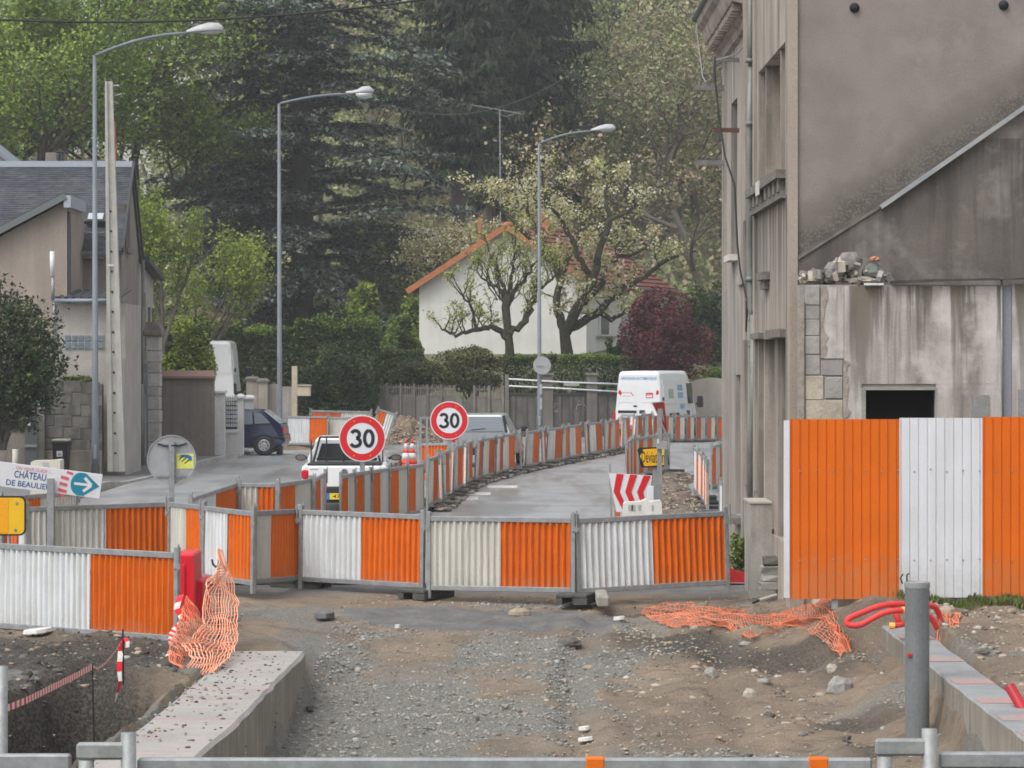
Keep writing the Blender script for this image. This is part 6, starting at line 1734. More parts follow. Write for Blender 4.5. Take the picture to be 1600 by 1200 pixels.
# fence close to the camera: only its rails show at the lower edge
GN = 'steel site fence panels crossing the lower edge'
def near_fence(x0, x1, y, zt, label, marks=(), hook=None):
    zb = -1.15
    r = thing('site_fence', label, 'fence', ((x0+x1)/2, y, zb), 0, GN)
    box('top_rail', GALV, r, x0, x1, y-.03, y+.03, zt-.075, zt, .01, True)
    box('bottom_rail', GALV, r, x0, x1, y-.03, y+.03, zb+.2, zb+.26, .01, True)
    for x in (x0+.035, x1-.035):
        MB().tube([(x, y, zb), (x, y, zt-.076)], .035, 10).build('post', GALV_D, r, True, True)
    for i in range(9):
        x = x0+(x1-x0)*(i+1)/10
        MB().tube([(x, y, zb+.26), (x, y, zt-.076)], .012, 6).build('bar', GALV_D, r, True, True)
    for (a, b) in marks:
        MB().box(a, b, y-.034, y+.034, zt-.079, zt+.004, .008).build('tape_band', ORANGE, r, True)
    return r
D = 15.0
zt = ZD(1184, D)
f1 = near_fence(XD(215, D), XD(1362, D), D, zt, 'long steel fence panel with two orange bands on its rail', [(XD(914, D), XD(945, D)), (XD(1262, D), XD(1294, D))])
f2 = near_fence(XD(-900, D), XD(112, D), D-.02, ZD(1177, D), 'steel fence panel cut off at the lower left corner')
f3 = near_fence(XD(1466, D), XD(2400, D), D-.02, ZD(1174, D), 'steel fence panel cut off at the lower right corner')
def coupling(px0, px1, ptop, pold, par, D):
    x0, x1 = XD(px0, D), XD(px1, D); z = ZD(ptop, D)
    MB().box(x0, x1, D-.03, D+.02, z-.085, z-.005, .012).build('coupling_arm', GALV_D, par, True)
    MB().tube([(XD(pold, D), D-.005, -1.1), (XD(pold, D), D-.005, z+.04)], .036, 12).build('coupling_post', GALV_D, par, True, True)
    x2 = x0+.045 if pold > (px0+px1)/2 else x1-.045
    MB().tube([(x2, D-.005, -1.1), (x2, D-.005, z-.088)], .036, 12).build('coupling_post', GALV_D, par, True, True)
coupling(120, 200, 1158, 201, f1, D-.07)
coupling(1367, 1447, 1152, 1452, f3, D-.07)

# ------------------------------------------------------------------ the tall hoarding
D = 35.7
h = thing('hoarding', 'tall orange and white sheet steel hoarding before the derelict building', 'hoarding', (XD(1400, D), D, .3))
def ribbed(x0, x1, z0, z1, y, pitch=.098):
    pts = []; x = x0
    while x < x1-1e-4:
        for dx, dy in ((0, 0), (.012, -.0), (.02, .012), (.03, .012), (.036, 0)):
            if x+dx < x1: pts.append((x+dx, y+dy))
        x += pitch
    pts.append((x1, y))
    n = len(pts); V = []; Fs = []
    for off in (0, .003):
        b = len(V)
        V += [(p[0], p[1]+off, z0) for p in pts]+[(p[0], p[1]+off, z1) for p in pts]
        for i in range(n-1):
            q = (b+i, b+i+1, b+n+i+1, b+n+i); Fs.append(q if off == 0 else q[::-1])
    return V, Fs
ORANGE_H = mat('hoarding_orange', (0.64, 0.130, 0.007), (0.59, 0.120, 0.007), 2, 0.5, spec=.15, streak=(.42, .10, .02), sscale=4, samt=.25, fine=0.03)
WHITE_H = mat('hoarding_white', (0.62, 0.635, 0.67), (0.58, 0.595, 0.62), 1.5, 0.42, fine=0.03, streak=(.44, .43, .41), sscale=4, samt=.3)
add_mud(ORANGE_H, .28, .75, (.36, .22, .12), .4); add_mud(WHITE_H, .28, .75, (.36, .32, .27), .4)
for nm, a, b, mt in (('orange_sheet', 1234, 1405, ORANGE_H), ('white_sheet', 1405.3, 1535, WHITE_H), ('orange_sheet', 1535.3, 1740, ORANGE_H)):
    za = ZD(655-(a-1234)*.012, D); zb = ZD(936-(a-1234)*.014, D)
    V, Fs = ribbed(XD(a, D), XD(b, D), zb, za, D)
    MB().add(V, Fs).build(nm, mt, h, True, fix=False)
MB().box(XD(1225, D), XD(1233.5, D), D-.01, D+.05, ZD(934, D), ZD(657, D)).build('edge_trim', WHITE_H, h, True)
for x in (1300, 1500, 1650):
    MB().box(XD(x, D), XD(x, D)+.07, D+.03, D+.1, .2, 2.2).build('post', GALV_D, h, True)
MB().box(XD(1236, D), XD(1740, D), D+.02, D+.03, 1.8, 1.86).build('rail', GALV_D, h, True)
# ================================================================== LAMPS, POLES, WIRES
GLO = 'tall street lamps along the left street'
def lamp(px, py_top, D, head_px, head_py, label, kind='flat'):
    b = Vector((XD(px, D), D, 0.0)); zt = ZD(py_top, D)
    r = thing('street_lamp', label, 'street lamp', b, 0, GLO)
    MB().tube([b, b+Vector((0, 0, .9)), b+Vector((0, 0, .95)), Vector((b.x-.02, D, zt))], [.105, .10, .085, .045], 12).build('pole', LAMPGREY, r, True, True)
    MB().box(b.x-.04, b.x+.04, D-.115, D-.085, .5, .85, .01).build('hatch', GALV_D, r, True)
    hx, hz = XD(head_px, D), ZD(head_py, D)
    pts_ = []
    for k in range(9):
        t = k/8
        pts_.append((b.x+(hx-b.x)*t, D, zt+(hz-zt)*(1-(1-t)**1.9)))
    MB().tube(pts_, .04, 10).build('arm', LAMPGREY, r, True, True)
    L = .95 if kind != 'bulb' else .9
    rings = []
    prof = [(0, .04, .04), (.08, .09, .07), (.3, .16, .15), (.6, .19, .21), (.85, .17, .19), (.97, .10, .09)] if kind != 'bulb' else [(0, .06, .06), (.25, .06, .07), (.4, .10, .10), (.55, .17, .18), (.8, .17, .19), (.97, .06, .06)]
    for (t, w, hh) in prof:
        x = hx+L*t-.05; zc = hz+.03+.05*t
        rings.append([(x, D+w*math.cos(a), zc+(hh*math.sin(a) if math.sin(a) > 0 else .03*math.sin(a))) for a in [2*math.pi*k/14 for k in range(14)]])
    hd = MB().loft(rings).build('lamp_head', mat('lamp_head_grey', (.42, .43, .44), (.36, .37, .38), 6, .45), r, True, True)
    rings = []
    dz = .2 if kind == 'bulb' else .05
    for (t, w, hh) in ((.34, .08, .3), (.45, .14, .8), (.65, .16, 1), (.82, .13, .8), (.92, .06, .3)):
        x = hx+L*t-.05; zc = hz+.0+.05*t
        rings.append([(x, D+w*math.cos(a), zc+(0 if math.sin(a) > 0 else dz*hh*math.sin(a))-.005) for a in [2*math.pi*k/14 for k in range(14)]])
    MB().loft(rings).build('lamp_glass', mat('lamp_bowl', (.45, .46, .48), rough=.15, spec=.6), hd, True, True)
    return r
lamp(149, 87, 79.4, 294, 52, 'tall grey street lamp in front of the slate roofed house')
lamp(437, 162, 100, 543, 147, 'tall grey street lamp with a bulbous glass, behind the blue car', 'bulb')
r3 = lamp(843, 224, 119, 925, 205, 'tall grey street lamp in front of the flowering tree')
D = 118.6
rs_ = thing('round_sign', 'grey back of a round road sign fixed to the lamp pole by the fruit tree', 'road sign', (XD(847, D), D, ZD(571, D)))
MB().lathe([(.0, -.01), (.33, -.01), (.335, 0), (.33, .012), (0, .012)], (XD(847, D), D+.12, ZD(571, D)), 24, 'y').build('sign_plate', SIGNBACK, rs_, True)
MB().box(XD(844, D)-.14, XD(844, D)+.14, D+.09, D+.108, ZD(573, D), ZD(571, D)).build('sign_bracket', GALV_D, rs_, True)
for (t, b_) in ((600, 616), (622, 640)):
    MB().lathe([(.079, ZD(b_, 118.9)), (.079, ZD(t, 118.9))], (XD(844, 119), 119, 0), 12).build('bill', mat('torn_paper', (.5, .5, .48), (.35, .36, .36), 12, .9), r3, True)

D = 79.9
cp = thing('concrete_pole', 'tapering white concrete power pole with a row of holes, left', 'utility pole', (XD(179, D), D, 0))
mb = MB(); rings = []
for (py, a, c) in ((737, 168, 195), (127, 163.7, 175.5)):
    z = ZD(py, D); z = max(z, 0)
    x0, x1 = XD(a, D), XD(c, D); d = (x1-x0)*.6
    w3 = (x1-x0)/3
    rings.append([(x0, D, z), (x0+w3*.9, D, z), (x0+w3*1.0, D+.05, z), (x0+w3*1.9, D+.05, z), (x0+w3*2, D, z), (x1, D, z), (x1, D+d, z), (x0, D+d, z)])
mb.loft(rings).build('shaft', CONC_P, cp, True)
for py in (330, 361, 393, 424, 456, 487, 519, 550, 582, 614, 645, 677, 708):
    t = (737-py)/(737-127); cx = (168+195)/2*(1-t)+169.6*t-1
    MB().lathe([(.028, -.02), (.028, .0)], (XD(cx, D), D+.05, ZD(py, D)), 10, 'y').build('hole', DARKIN, cp, True)
MB().box(XD(168, D), XD(178, D), D-.012, D-.002, ZD(416, D), ZD(413, D)).build('strap', WHITE, cp, True)
tp = MB(); tp.tube([P(175, 134, D+.2), P(186, 134, D+.2)], .03, 6); tp.tube([P(176, 150, D+.2), P(190, 147, D+.2), P(190, 152, D+.2)], .025, 6); tp.tube([P(176, 158, D+.2), P(184, 162, D+.2)], .03, 6)
tp.build('insulator_arms', GALV_D, cp, True)

def wire(ptsl, r, name, label, m=BLACKC):
    """sagging wire through points (px, py, D)"""
    ws = [P(*p) for p in ptsl]
    o = MB().tube(ws, r, 5).build(name, m, None, False, True)
    return tag(o, label, 'cable')
def sag(a, c, n=10, s=0):
    out = []
    for k in range(n+1):
        t = k/n
        out.append(tuple(a[i]+(c[i]-a[i])*t for i in range(3)) if not s else (a[0]+(c[0]-a[0])*t, a[1]+(c[1]-a[1])*t+s*4*t*(1-t), a[2]+(c[2]-a[2])*t))
    return out
wire(sag((-160, 20, 60), (700, -6, 60), 16, 26), .022, 'overhead_cable', 'black overhead cable crossing the top of the trees')
GWIRE = mat('thin_wire_grey', (.10, .105, .10), rough=.6, fine=0)
wire(sag((560, 145, 150), (900, 110, 118), 10, 50), .012, 'overhead_cable', 'thin sagging wire in front of the dark spruce', GWIRE)
an_ = thing('roof_antenna', 'television antenna on a long mast above the flowering tree', 'antenna', P(781, 280, 137))
MB().tube([P(782, 350, 137), P(781, 172, 137)], .03, 6).build('mast', GALV, an_, True)
MB().tube([P(737, 164, 137), P(815, 178, 137)], .018, 5).build('boom', GALV, an_, True)
for px in (740, 752, 764, 776, 788, 800, 812):
    c = P(px, 164+(px-737)*.18, 137); MB().tube([c+Vector((-.05, -.45, .04)), c+Vector((.05, .45, -.04))], .01, 4).build('element', GALV, an_, True)
MB().tube([P(775, 176, 137), P(790, 182, 137), P(812, 176, 137)], .012, 4).build('element', GALV, an_, True)

# ================================================================== LETTERING
def text(body, m, par, x0, x1, z0, z1, y, name='lettering', bold=0.0, shear=0.0, fit='both', M=None):
    cu = bpy.data.curves.new('txt', 'FONT')
    cu.body = body; cu.align_x = 'LEFT'; cu.offset = bold; cu.resolution_u = 3; cu.extrude = 0.0
    ob = bpy.data.objects.new('txt', cu); COL.objects.link(ob)
    bpy.context.view_layer.update()
    me = bpy.data.meshes.new_from_object(ob.evaluated_get(bpy.context.evaluated_depsgraph_get()))
    bpy.data.objects.remove(ob); bpy.data.curves.remove(cu)
    n = len(me.vertices); co = np.empty(3*n, np.float32); me.vertices.foreach_get('co', co); co = co.reshape(-1, 3)
    mn, mx = co.min(0), co.max(0)
    u = (co[:, 0]-mn[0])/(mx[0]-mn[0]); v = (co[:, 1]-mn[1])/(mx[1]-mn[1])
    out = np.stack([x0+(x1-x0)*u+shear*(v)*(z1-z0), np.full(n, y), z0+(z1-z0)*v], 1)
    if M is not None:
        Mx = np.array(M); out = out @ Mx[:3, :3].T + Mx[:3, 3]
    me.vertices.foreach_set('co', out.astype(np.float32).ravel()); me.update()
    me.materials.clear(); me.materials.append(m)
    o = place(name, me, None, par)
    o['kind'] = 'stuff'
    return o

# ================================================================== ROAD SIGNS
def disc(mb, r0, r1, y, n=40, c=(0, 0)):
    vs_ = []; fs_ = []
    for k in range(n):
        t = 2*math.pi*k/n
        vs_ += [(c[0]+r0*math.cos(t), y, c[1]+r0*math.sin(t)), (c[0]+r1*math.cos(t), y, c[1]+r1*math.sin(t))]
    for k in range(n):
        j = (k+1) % n; fs_.append((2*k, 2*k+1, 2*j+1, 2*j))
    return mb.add(vs_, fs_)
def sign30(px, py, r, D, label, tilt=0.0):
    c = P(px, py, D); R = r*D/F
    t = thing('speed_limit_sign', label, 'road sign', (c.x, c.y, c.z), tilt, 'speed limit signs reading 30')
    MB().lathe([(0, .016), (R*.97, .016), (R, .012), (R, -.001), (0, -.001)], (0, 0, 0), 40, 'y').build('sign_plate', SIGNWHITE, t)
    m = MB(); disc(m, R*.665, R*.955, -.004); m.build('red_ring', SIGNRED, t, fix=False)
    # numerals built as strokes
    def strokes(pl, w):
        mb = MB()
        pl = [Vector((p[0], 0, p[1])) for p in pl]
        L, Rr = [], []
        for i, p in enumerate(pl):
            d = (pl[min(i+1, len(pl)-1)]-pl[max(i-1, 0)]).normalized(); n = Vector((-d.z, 0, d.x))
            L.append(p+n*w/2); Rr.append(p-n*w/2)
        vs_ = [(q.x, -.005, q.z) for q in L]+[(q.x, -.005, q.z) for q in Rr]; k = len(pl)
        return mb.add(vs_, [(i, i+1, k+i+1, k+i) for i in range(k-1)])
    H = R*.36; w = R*.15
    def arc(cx, cz, rx, rz, a0, a1, n=14):
        return [(cx+rx*math.cos(math.radians(a0+(a1-a0)*i/n)), cz+rz*math.sin(math.radians(a0+(a1-a0)*i/n))) for i in range(n+1)]
    x3 = -R*.27
    three = arc(x3-.02*R, H*.46, R*.17, H*.45, 160, -80)
    strokes(three, w).build('numeral', SIGNBLACK, t, fix=False)
    low = arc(x3-.02*R, -H*.46, R*.21, H*.49, 80, -160)
    strokes(low, w).build('numeral', SIGNBLACK, t, fix=False)
    zero = arc(R*.28, 0, R*.18, H*.92, 90, 450, 28)
    strokes(zero, w).build('numeral', SIGNBLACK, t, fix=False)
    for (a, b_) in ((-.35, .74), (.35, .74), (-.35, -.74), (.35, -.74)):
        MB().lathe([(0, -.009), (.012, -.008), (.012, -.004), (0, -.004)], (a*R, 0, b_*R), 8, 'y').build('rivet', SIGNYEL, t)
    MB().box(-.045, .045, .03, .07, -c.z, R*.3).build('post', GALV, t)
    MB().box(-R*.55, R*.55, .017, .03, .05, .09).build('bracket', GALV_D, t)
    return t
sign30(566, 685, 36.5, 57.5, 'larger round red edged sign reading 30 above the white pickup')
sign30(702, 657, 30, 71, 'smaller round red edged sign reading 30 beside the traffic cones')
D = 72.5
fp = thing('sign_frame', 'bare galvanised steel sign frame left of the farther 30 sign', 'sign frame', (XD(661, D), D, 0))
for px in (657, 667): MB().box(XD(px-1.6, D), XD(px+1.6, D), D, D+.05, 0, ZD(654, D)).build('post', GALV, fp, True)
MB().box(XD(655.4, D), XD(682, D), D-.01, D+.06, ZD(654, D)+.001, ZD(651.5, D)).build('top_bar', GALV, fp, True)

# back of the round sign with the yellow sticker
D = 46.6
c = P(268, 718, D); R = 38.5*D/F
rb = thing('round_sign', 'large grey back of a round sign with a yellow sticker, above the barriers', 'road sign', (c.x, D, c.z), .12)
MB().lathe([(0, .012), (R*.96, .012), (R, .004), (R*1.0, -.016), (R*.96, -.016), (R*.95, 0), (0, 0)][::-1], (0, 0, 0), 40, 'y').build('sign_plate', SIGNBACK, rb)
MB().box(-.04, .04, -.075, -.02, -c.z, R*.78).build('post', GALV, rb)
MB().box(-.22, .22, -.02, -.001, R*.58, R*.66).build('bracket', GALV_D, rb); MB().box(-.22, .22, -.02, -.001, -R*.72, -R*.64).build('bracket', GALV_D, rb)
sk = MB().box(.07, .32, -.004, -.001, -.135, .085).build('sticker', mat('sticker_yellow', (.62, .64, .14), rough=.5), rb)
BLU = mat('sticker_blue', (.03, .12, .36), rough=.5, fine=0)
def polyplate(pl, y, name, m, par, y2=None):
    return MB().add([(p[0], y, p[1]) for p in pl], [tuple(range(len(pl)))]).build(name, m, par, fix=False)
polyplate([(.10, .05), (.16, .075), (.24, .072), (.29, .045), (.30, -.01), (.26, -.02), (.25, .01), (.21, .03), (.15, .035)], -.006, 'swoosh', BLU, sk)
for (a, b_) in ((.10, .03), (.14, .0), (.18, -.03)):
    polyplate([(a, b_-.03), (a+.02, b_-.03), (a+.08, b_+.02), (a+.07, b_+.035)], -.007, 'swoosh', SIGNBLACK, sk)
st = MB(); st.tube([(-.2, -.022, R*.64), (-.1, -.022, R*.56), (0.02, -.08, R*.58), (.1, -.022, R*.56), (.22, -.022, R*.66)], .012, 5); st.build('black_tie', BLACKC, rb)

# direction sign to the castle
D = 42.6
cs = thing('direction_sign', 'white tilted sign CHÂTEAU DE BEAULIEU with teal arrow on a grey post', 'direction sign', P(76, 748, D))
tl, tr, br_, bl_ = P(-22, 718.5, D), P(159, 744, D+.25), P(155.5, 779.5, D+.25), P(-25, 757, D)
O = bl_; ex = (br_-bl_); ez = (tl-bl_); W_ = ex.length; H_ = ez.length
exn, ezn = ex.normalized(), None
ezn = (ez-exn*ez.dot(exn)).normalized(); eyn = ezn.cross(exn)
M4 = MATRIX[cs.name].inverted() @ Matrix(((exn.x, eyn.x, ezn.x, O.x), (exn.y, eyn.y, ezn.y, O.y), (exn.z, eyn.z, ezn.z, O.z), (0, 0, 0, 1)))
def on_sign(mb, name, m):
    mb.v = [tuple(M4 @ Vector(p)) for p in mb.v]
    return mb.build(name, m, cs, fix=False)
def plate(pl, y, name, m):
    return on_sign(MB().add([(p[0]*W_, y, p[1]*H_) for p in pl], [tuple(range(len(pl)))]), name, m)
on_sign(MB().box(0, W_, 0, .025, 0, H_, .004), 'board', SIGNWHITE)
plate([(0, 0), (.14, 0), (.11, .62), (0, .66)], -.002, 'green_corner', mat('pale_green_print', (.36, .46, .38), rough=.5))
TEAL = mat('teal_print', (.01, .20, .30), rough=.5, fine=0)
arcp = [(.80-.065*math.cos(math.radians(a)), .5+.46*math.sin(math.radians(a))) for a in range(80, -81, -16)]
plate([(.735+.068*(1-math.cos(math.radians(a)))*1.2, .5+.47*math.sin(math.radians(a))) for a in range(-80, 81, 16)]+[(.855, .965), (.985, .5), (.855, .035)], -.003, 'arrow_panel', TEAL)
SW_ = SIGNWHITE
def seg(a, c, w, y, nm, m):
    a, c = Vector((a[0]*W_, a[1]*H_)), Vector((c[0]*W_, c[1]*H_)); d = (c-a).normalized(); n = Vector((-d.y, d.x))*w/2
    on_sign(MB().add([(q.x, y, q.y) for q in (a-n, c-n, c+n, a+n)], [(0, 1, 2, 3)]), nm, m)
seg((.765, .5), (.90, .5), .035, -.006, 'arrow', SW_); seg((.915, .5), (.85, .78), .04, -.0065, 'arrow', SW_); seg((.915, .5), (.85, .22), .04, -.0067, 'arrow', SW_)
CORAL = mat('coral_print', (.60, .10, .12), rough=.5, fine=0)
for i, (t, a, c) in enumerate(((.97, .69, .745), (.76, .645, .715), (.50, .64, .71), (.24, .635, .71), (.02, .64, .70))):
    hh = .09 if 0 < i < 4 else .06
    plate([(a, t-.04+.04), (c, t-.09+.04), (c, t-.09-hh), (a, t-.04-hh)], -.004, 'coral_stripe', CORAL)
NAVY = mat('navy_print', (.03, .09, .25), rough=.5, fine=0)
text('... ON VOUS GUIDE !...', CORAL, cs, .22*W_, .565*W_, .77*H_, .90*H_, -.003, M=M4)
text('CHÂTEAU', NAVY, cs, .245*W_, .52*W_, .44*H_, .80*H_, -.003, bold=.012, M=M4)
text('DE BEAULIEU', NAVY, cs, .185*W_, .57*W_, .10*H_, .33*H_, -.003, bold=.012, M=M4)
x = XD(77.5, D)
MB().box(x-.045, x+.045, D+.06, D+.13, -.05, ZD(748, D)).build('post', GALV, cs, True)
# yellow sign cut by the picture's left edge
D = 38.5
ys_ = thing('yellow_sign', 'yellow sign with black border and rounded corner at the left edge', 'road sign', P(5, 808, D))
def rrect(x0, x1, z0, z1, r, n=5):
    pl = []
    for (cx, cz, a0) in ((x1-r, z1-r, 0), (x0+r, z1-r, 90), (x0+r, z0+r, 180), (x1-r, z0+r, 270)):
        for k in range(n+1):
            a = math.radians(a0+90*k/n); pl.append((cx+r*math.cos(a), cz+r*math.sin(a)))
    return pl[::-1]
x0, x1, z0, z1 = XD(-120, D), XD(40.5, D), ZD(837, D), ZD(775, D)
MB().prism(rrect(x0, x1, z0, z1, .075), D, D+.03, 'y').build('border', SIGNBLACK, ys_, True)
SY2 = mat('reflective_yellow', (.72, .44, .012), (.66, .39, .012), 3, .4, fine=.03)
MB().prism(rrect(x0+.02, x1-.02, z0+.02, z1-.02, .06), D-.004, D-.0005, 'y').build('yellow_face', SY2, ys_, True)
MB().box(x0+.02, XD(13, D), D-.0075, D-.0045, z0+.03, z1-.03).build('arrow_field', mat('deep_yellow', (.72, .33, .01), rough=.4), ys_, True)
for (px, py) in ((26, 786), (24, 828)):
    p = P(px, py, D-.005); MB().lathe([(0, -.012), (.016, -.01), (.018, 0), (0, 0)], p, 10, 'y').build('bolt', GALV, ys_, True)
MB().box(XD(-42, D), XD(-30, D), D+.031, D+.09, -.1, z1).build('post', GALV, ys_, True)

# right hand group: chevron board, diversion sign, give way sign
D = 46.5
cv = thing('chevron_board', 'red and white chevron board pointing left at the road edge', 'road sign', P(985, 768, D))
A, B_, C_, D_ = P(951, 739, D), P(1019, 743, D), P(1012, 797, D), P(963, 800, D)
mb = MB(); n = Vector((0, .03, 0)); vs_ = [D_, C_, B_, A, D_+n, C_+n, B_+n, A+n]
mb.add(vs_, [(0, 1, 2, 3), (4, 7, 6, 5), (0, 4, 5, 1), (1, 5, 6, 2), (2, 6, 7, 3), (3, 7, 4, 0)]).build('board', SIGNWHITE, cv, True)
def cvp(u, v): 
    p = A.lerp(B_, u).lerp(D_.lerp(C_, u), 1-v); return p+Vector((0, -.008, 0))
for u0 in (.03, .34, .655):
    w = .165
    pts_ = [(u0+.15, .99), (u0+.15+w, .99), (u0+w, .52), (u0+.20+w, .01), (u0+.20, .01), (u0, .52)]
    pts_ = [(min(u, .99), v) for u, v in pts_]
    q = [cvp(u, v) for u, v in pts_]
    MB().add(q, [(0, 5, 2, 1), (5, 4, 3, 2)]).build('red_chevron', SIGNRED, cv, True, fix=False)
for (a, t) in ((953, 725), (1006, 740)): MB().bar(P(a+3, 800, D+.05)-Vector((0, 0, .3)), P(a, t, D+.06), .03, .03, (0, 1, 0)).build('leg', GALV_D, cv, True)
MB().box(XD(960, D+.4), XD(969, D+.4), D+.35, D+.39, ZD(815, D), ZD(790, D)).build('orange_flag', ORANGE, cv, True)
D = 49.5
dvs = thing('diversion_sign', 'yellow diversion arrow sign reading Déviation on a grey post', 'road sign', P(1019, 714, D))
pl = [(996, 702), (999, 699.5), (1041, 698), (1044, 700), (1046, 726), (1043, 729), (1004, 731), (1001, 729)]
def px_poly(pl, D, y0, y1, name, m, par):
    q = [(XD(a, D), ZD(b_, D)) for a, b_ in pl]
    return MB().prism(q, y0, y1, 'y').build(name, m, par, True)
px_poly(pl, D, D, D+.03, 'border', SIGNBLACK, dvs)
px_poly([(1000, 713), (1005, 702), (1039.5, 700), (1042, 726), (1007, 728.5)], D, D-.004, D-.0005, 'yellow_face', SIGNYEL, dvs)
px_poly([(1035, 700.5), (1040.5, 700), (1043.5, 725.5), (1037, 726)], D, D-.008, D-.0045, 'light_yellow_band', mat('lemon', (.78, .60, .02), rough=.4), dvs)
t_ = text('Déviation', SIGNBLACK, dvs, 0, 1, 0, 1, 0, bold=.0, M=MATRIX[dvs.name].inverted() @ Matrix(((XD(1038, D)-XD(1002.5, D), 0, 0, XD(1002.5, D)), (0, 1, 0, D-.009), (0, 0, ZD(705, D)-ZD(723, D), ZD(723, D)), (0, 0, 0, 1))))
MB().box(XD(1020, D), XD(1028, D), D+.031, D+.09, -.05, ZD(702, D)).build('post', GALV, dvs, True)
D = 48.3
gw_ = thing('give_way_sign', 'red and white triangle sign seen almost edge-on above the diversion sign', 'road sign', P(1032, 660, D))
q = [P(1019, 629, D), P(1038, 627, D+.45), P(1044, 681, D+.35)]
q2 = [p+Vector((-.012, .02, 0)) for p in q]
MB().add(q+q2, [(0, 2, 1), (3, 4, 5), (0, 1, 4, 3), (1, 2, 5, 4), (2, 0, 3, 5)]).build('sign_plate', SIGNWHITE, gw_, True)
f_ = [p+Vector((-.0, -.012, 0)) for p in q]; cen = (f_[0]+f_[1]+f_[2])/3
o_ = [cen+(p-cen)*.93 for p in f_]; i_ = [cen+(p-cen)*.45 for p in f_]
MB().add(o_+i_, [(0, 1, 4, 3), (1, 2, 5, 4), (2, 0, 3, 5)]).build('red_border', SIGNRED, gw_, True, fix=False)
MB().box(XD(1027.5, D), XD(1035, D), D+.1, D+.16, -.05, ZD(640, D)).build('post', GALV, gw_, True)
MB().box(XD(1040, D), XD(1046, D), D+.42, D+.47, ZD(735, D), ZD(676, D)).build('rear_post', GALV, gw_, True)
MB().box(XD(1027, D), XD(1043, D), D+.05, D+.3, ZD(702, D), ZD(690, D)).build('clamp', SIGNBACK, gw_, True)
MB().box(XD(1027, D), XD(1030, D), D+.04, D+.049, ZD(693, D), ZD(686, D)).build('white_tag', SIGNWHITE, gw_, True)

# ================================================================== PLASTIC SEPARATORS, CONES, BIN
def separator(name, label, loc, rz, L, h, w, m, cat='plastic separator', steps=True, group=None):
    t = thing(name, label, cat, loc, rz, group)
    prof = [(-w/2, 0), (w/2, 0), (w/2, .12*h), (w*.30, .36*h), (w*.2, h*.97), (w*.17, h), (-w*.17, h), (-w*.2, h*.97), (-w*.30, .36*h), (-w/2, .12*h)]
    MB().prism(prof, -L/2, L/2, 'x').build('body', m, t)
    if steps:
        for s in (-1, 1):
            MB().box(s*L/2-(.09 if s < 0 else 0), s*L/2+(.09 if s > 0 else 0), -w*.12, w*.12, .0, h*.62, .01).build('connector', m, t)
        for x in (-L*.25, L*.25):
            MB().box(x-.07, x+.07, -w*.24, w*.24, h*.60, h*.72, .01).build('filler_boss', m, t)
    return t
D = 36.5
for (x0_, x1_, pt_, yy, lab) in ((270, 303, 866, 36.5, 'tall red plastic separator behind the orange net on the left'), (300, 317, 907, 36.9, 'lower red plastic separator step beside the orange net')):
    sp_t = thing('plastic_separator', lab, 'plastic separator', (XD((x0_+x1_)/2, yy), yy, -.1))
    a_, b__ = XD(x0_, yy), XD(x1_, yy); zt_ = ZD(pt_, yy)
    MB().loft([[(a_-.03, yy-.02, -.15), (b__+.02, yy-.02, -.15), (b__+.02, yy+.95, -.15), (a_-.03, yy+.95, -.15)], [(a_, yy, .12), (b__, yy, .12), (b__, yy+.93, .12), (a_, yy+.93, .12)],
               [(a_+.01, yy, zt_-.02), (b__-.005, yy, zt_-.02), (b__-.005, yy+.93, zt_-.02), (a_+.01, yy+.93, zt_-.02)], [(a_+.03, yy+.02, zt_), (b__-.025, yy+.02, zt_), (b__-.025, yy+.9, zt_), (a_+.03, yy+.9, zt_)]]).build('body', RED, sp_t, True)
    MB().box((a_+b__)/2-.02, (a_+b__)/2+.02, yy-.03, yy-.001, .1, zt_-.12, .006).build('rib', RED, sp_t, True)
rp = thing('plastic_separator', 'red plastic separator lying half under the last front panel', 'plastic separator', (XD(1150, 43.0), 43.0, 0))
D = 43.0
px_poly([(1108, 929), (1108, 918), (1136, 885), (1150, 892), (1166, 896), (1174, 900), (1172, 908), (1192, 909), (1193, 921), (1176, 926), (1140, 928)][::-1], D, D-.2, D+.25, 'body', mat('dirty_red_plastic', (.50, .015, .02), (.30, .02, .02), 6, .5), rp)
px_poly([(1112, 929), (1112, 915), (1186, 911), (1190, 922)][::-1], D, D-.3, D-.201, 'foot_ledge', mat('dark_red_plastic', (.22, .012, .015), (.30, .02, .02), 5, .6), rp)
JW = mat('white_plastic', (.66, .66, .62), (.58, .58, .54), 4, .45, fine=.04)
D = 46.0
jw = thing('plastic_separator', 'white plastic separator in front of the red chevron board', 'plastic separator', (XD(1004, D), D, 0))
px_poly([(972, 818), (974, 787), (976, 784), (986, 784), (1000, 783), (1010, 779), (1014, 783), (1031, 781), (1033, 784), (1034, 818)][::-1], D, D-.2, D+.15, 'body', JW, jw)
for (a, c) in ((981, 992), (996, 1001), (1017, 1020), (986, 988)): px_poly([(a, 797), (c, 797), (c, 788), (a, 788)], D, D-.206, D-.2005, 'recess', mat('grey_recess', (.36, .36, .34), rough=.6), jw)
ps = thing('notice_board', 'small white notice board leaning behind the white plastic separator', 'notice', P(1017, 770, 46.3))
MB().box(XD(1012, 46.3), XD(1021.5, 46.3), 46.28, 46.31, ZD(783, 46.3), ZD(759, 46.3), .006).build('board', SIGNWHITE, ps, True)
wb = thing('plastic_separator', 'off-white plastic separator behind the château sign', 'plastic separator', (XD(74, 58), 58, 0))
D = 58.0
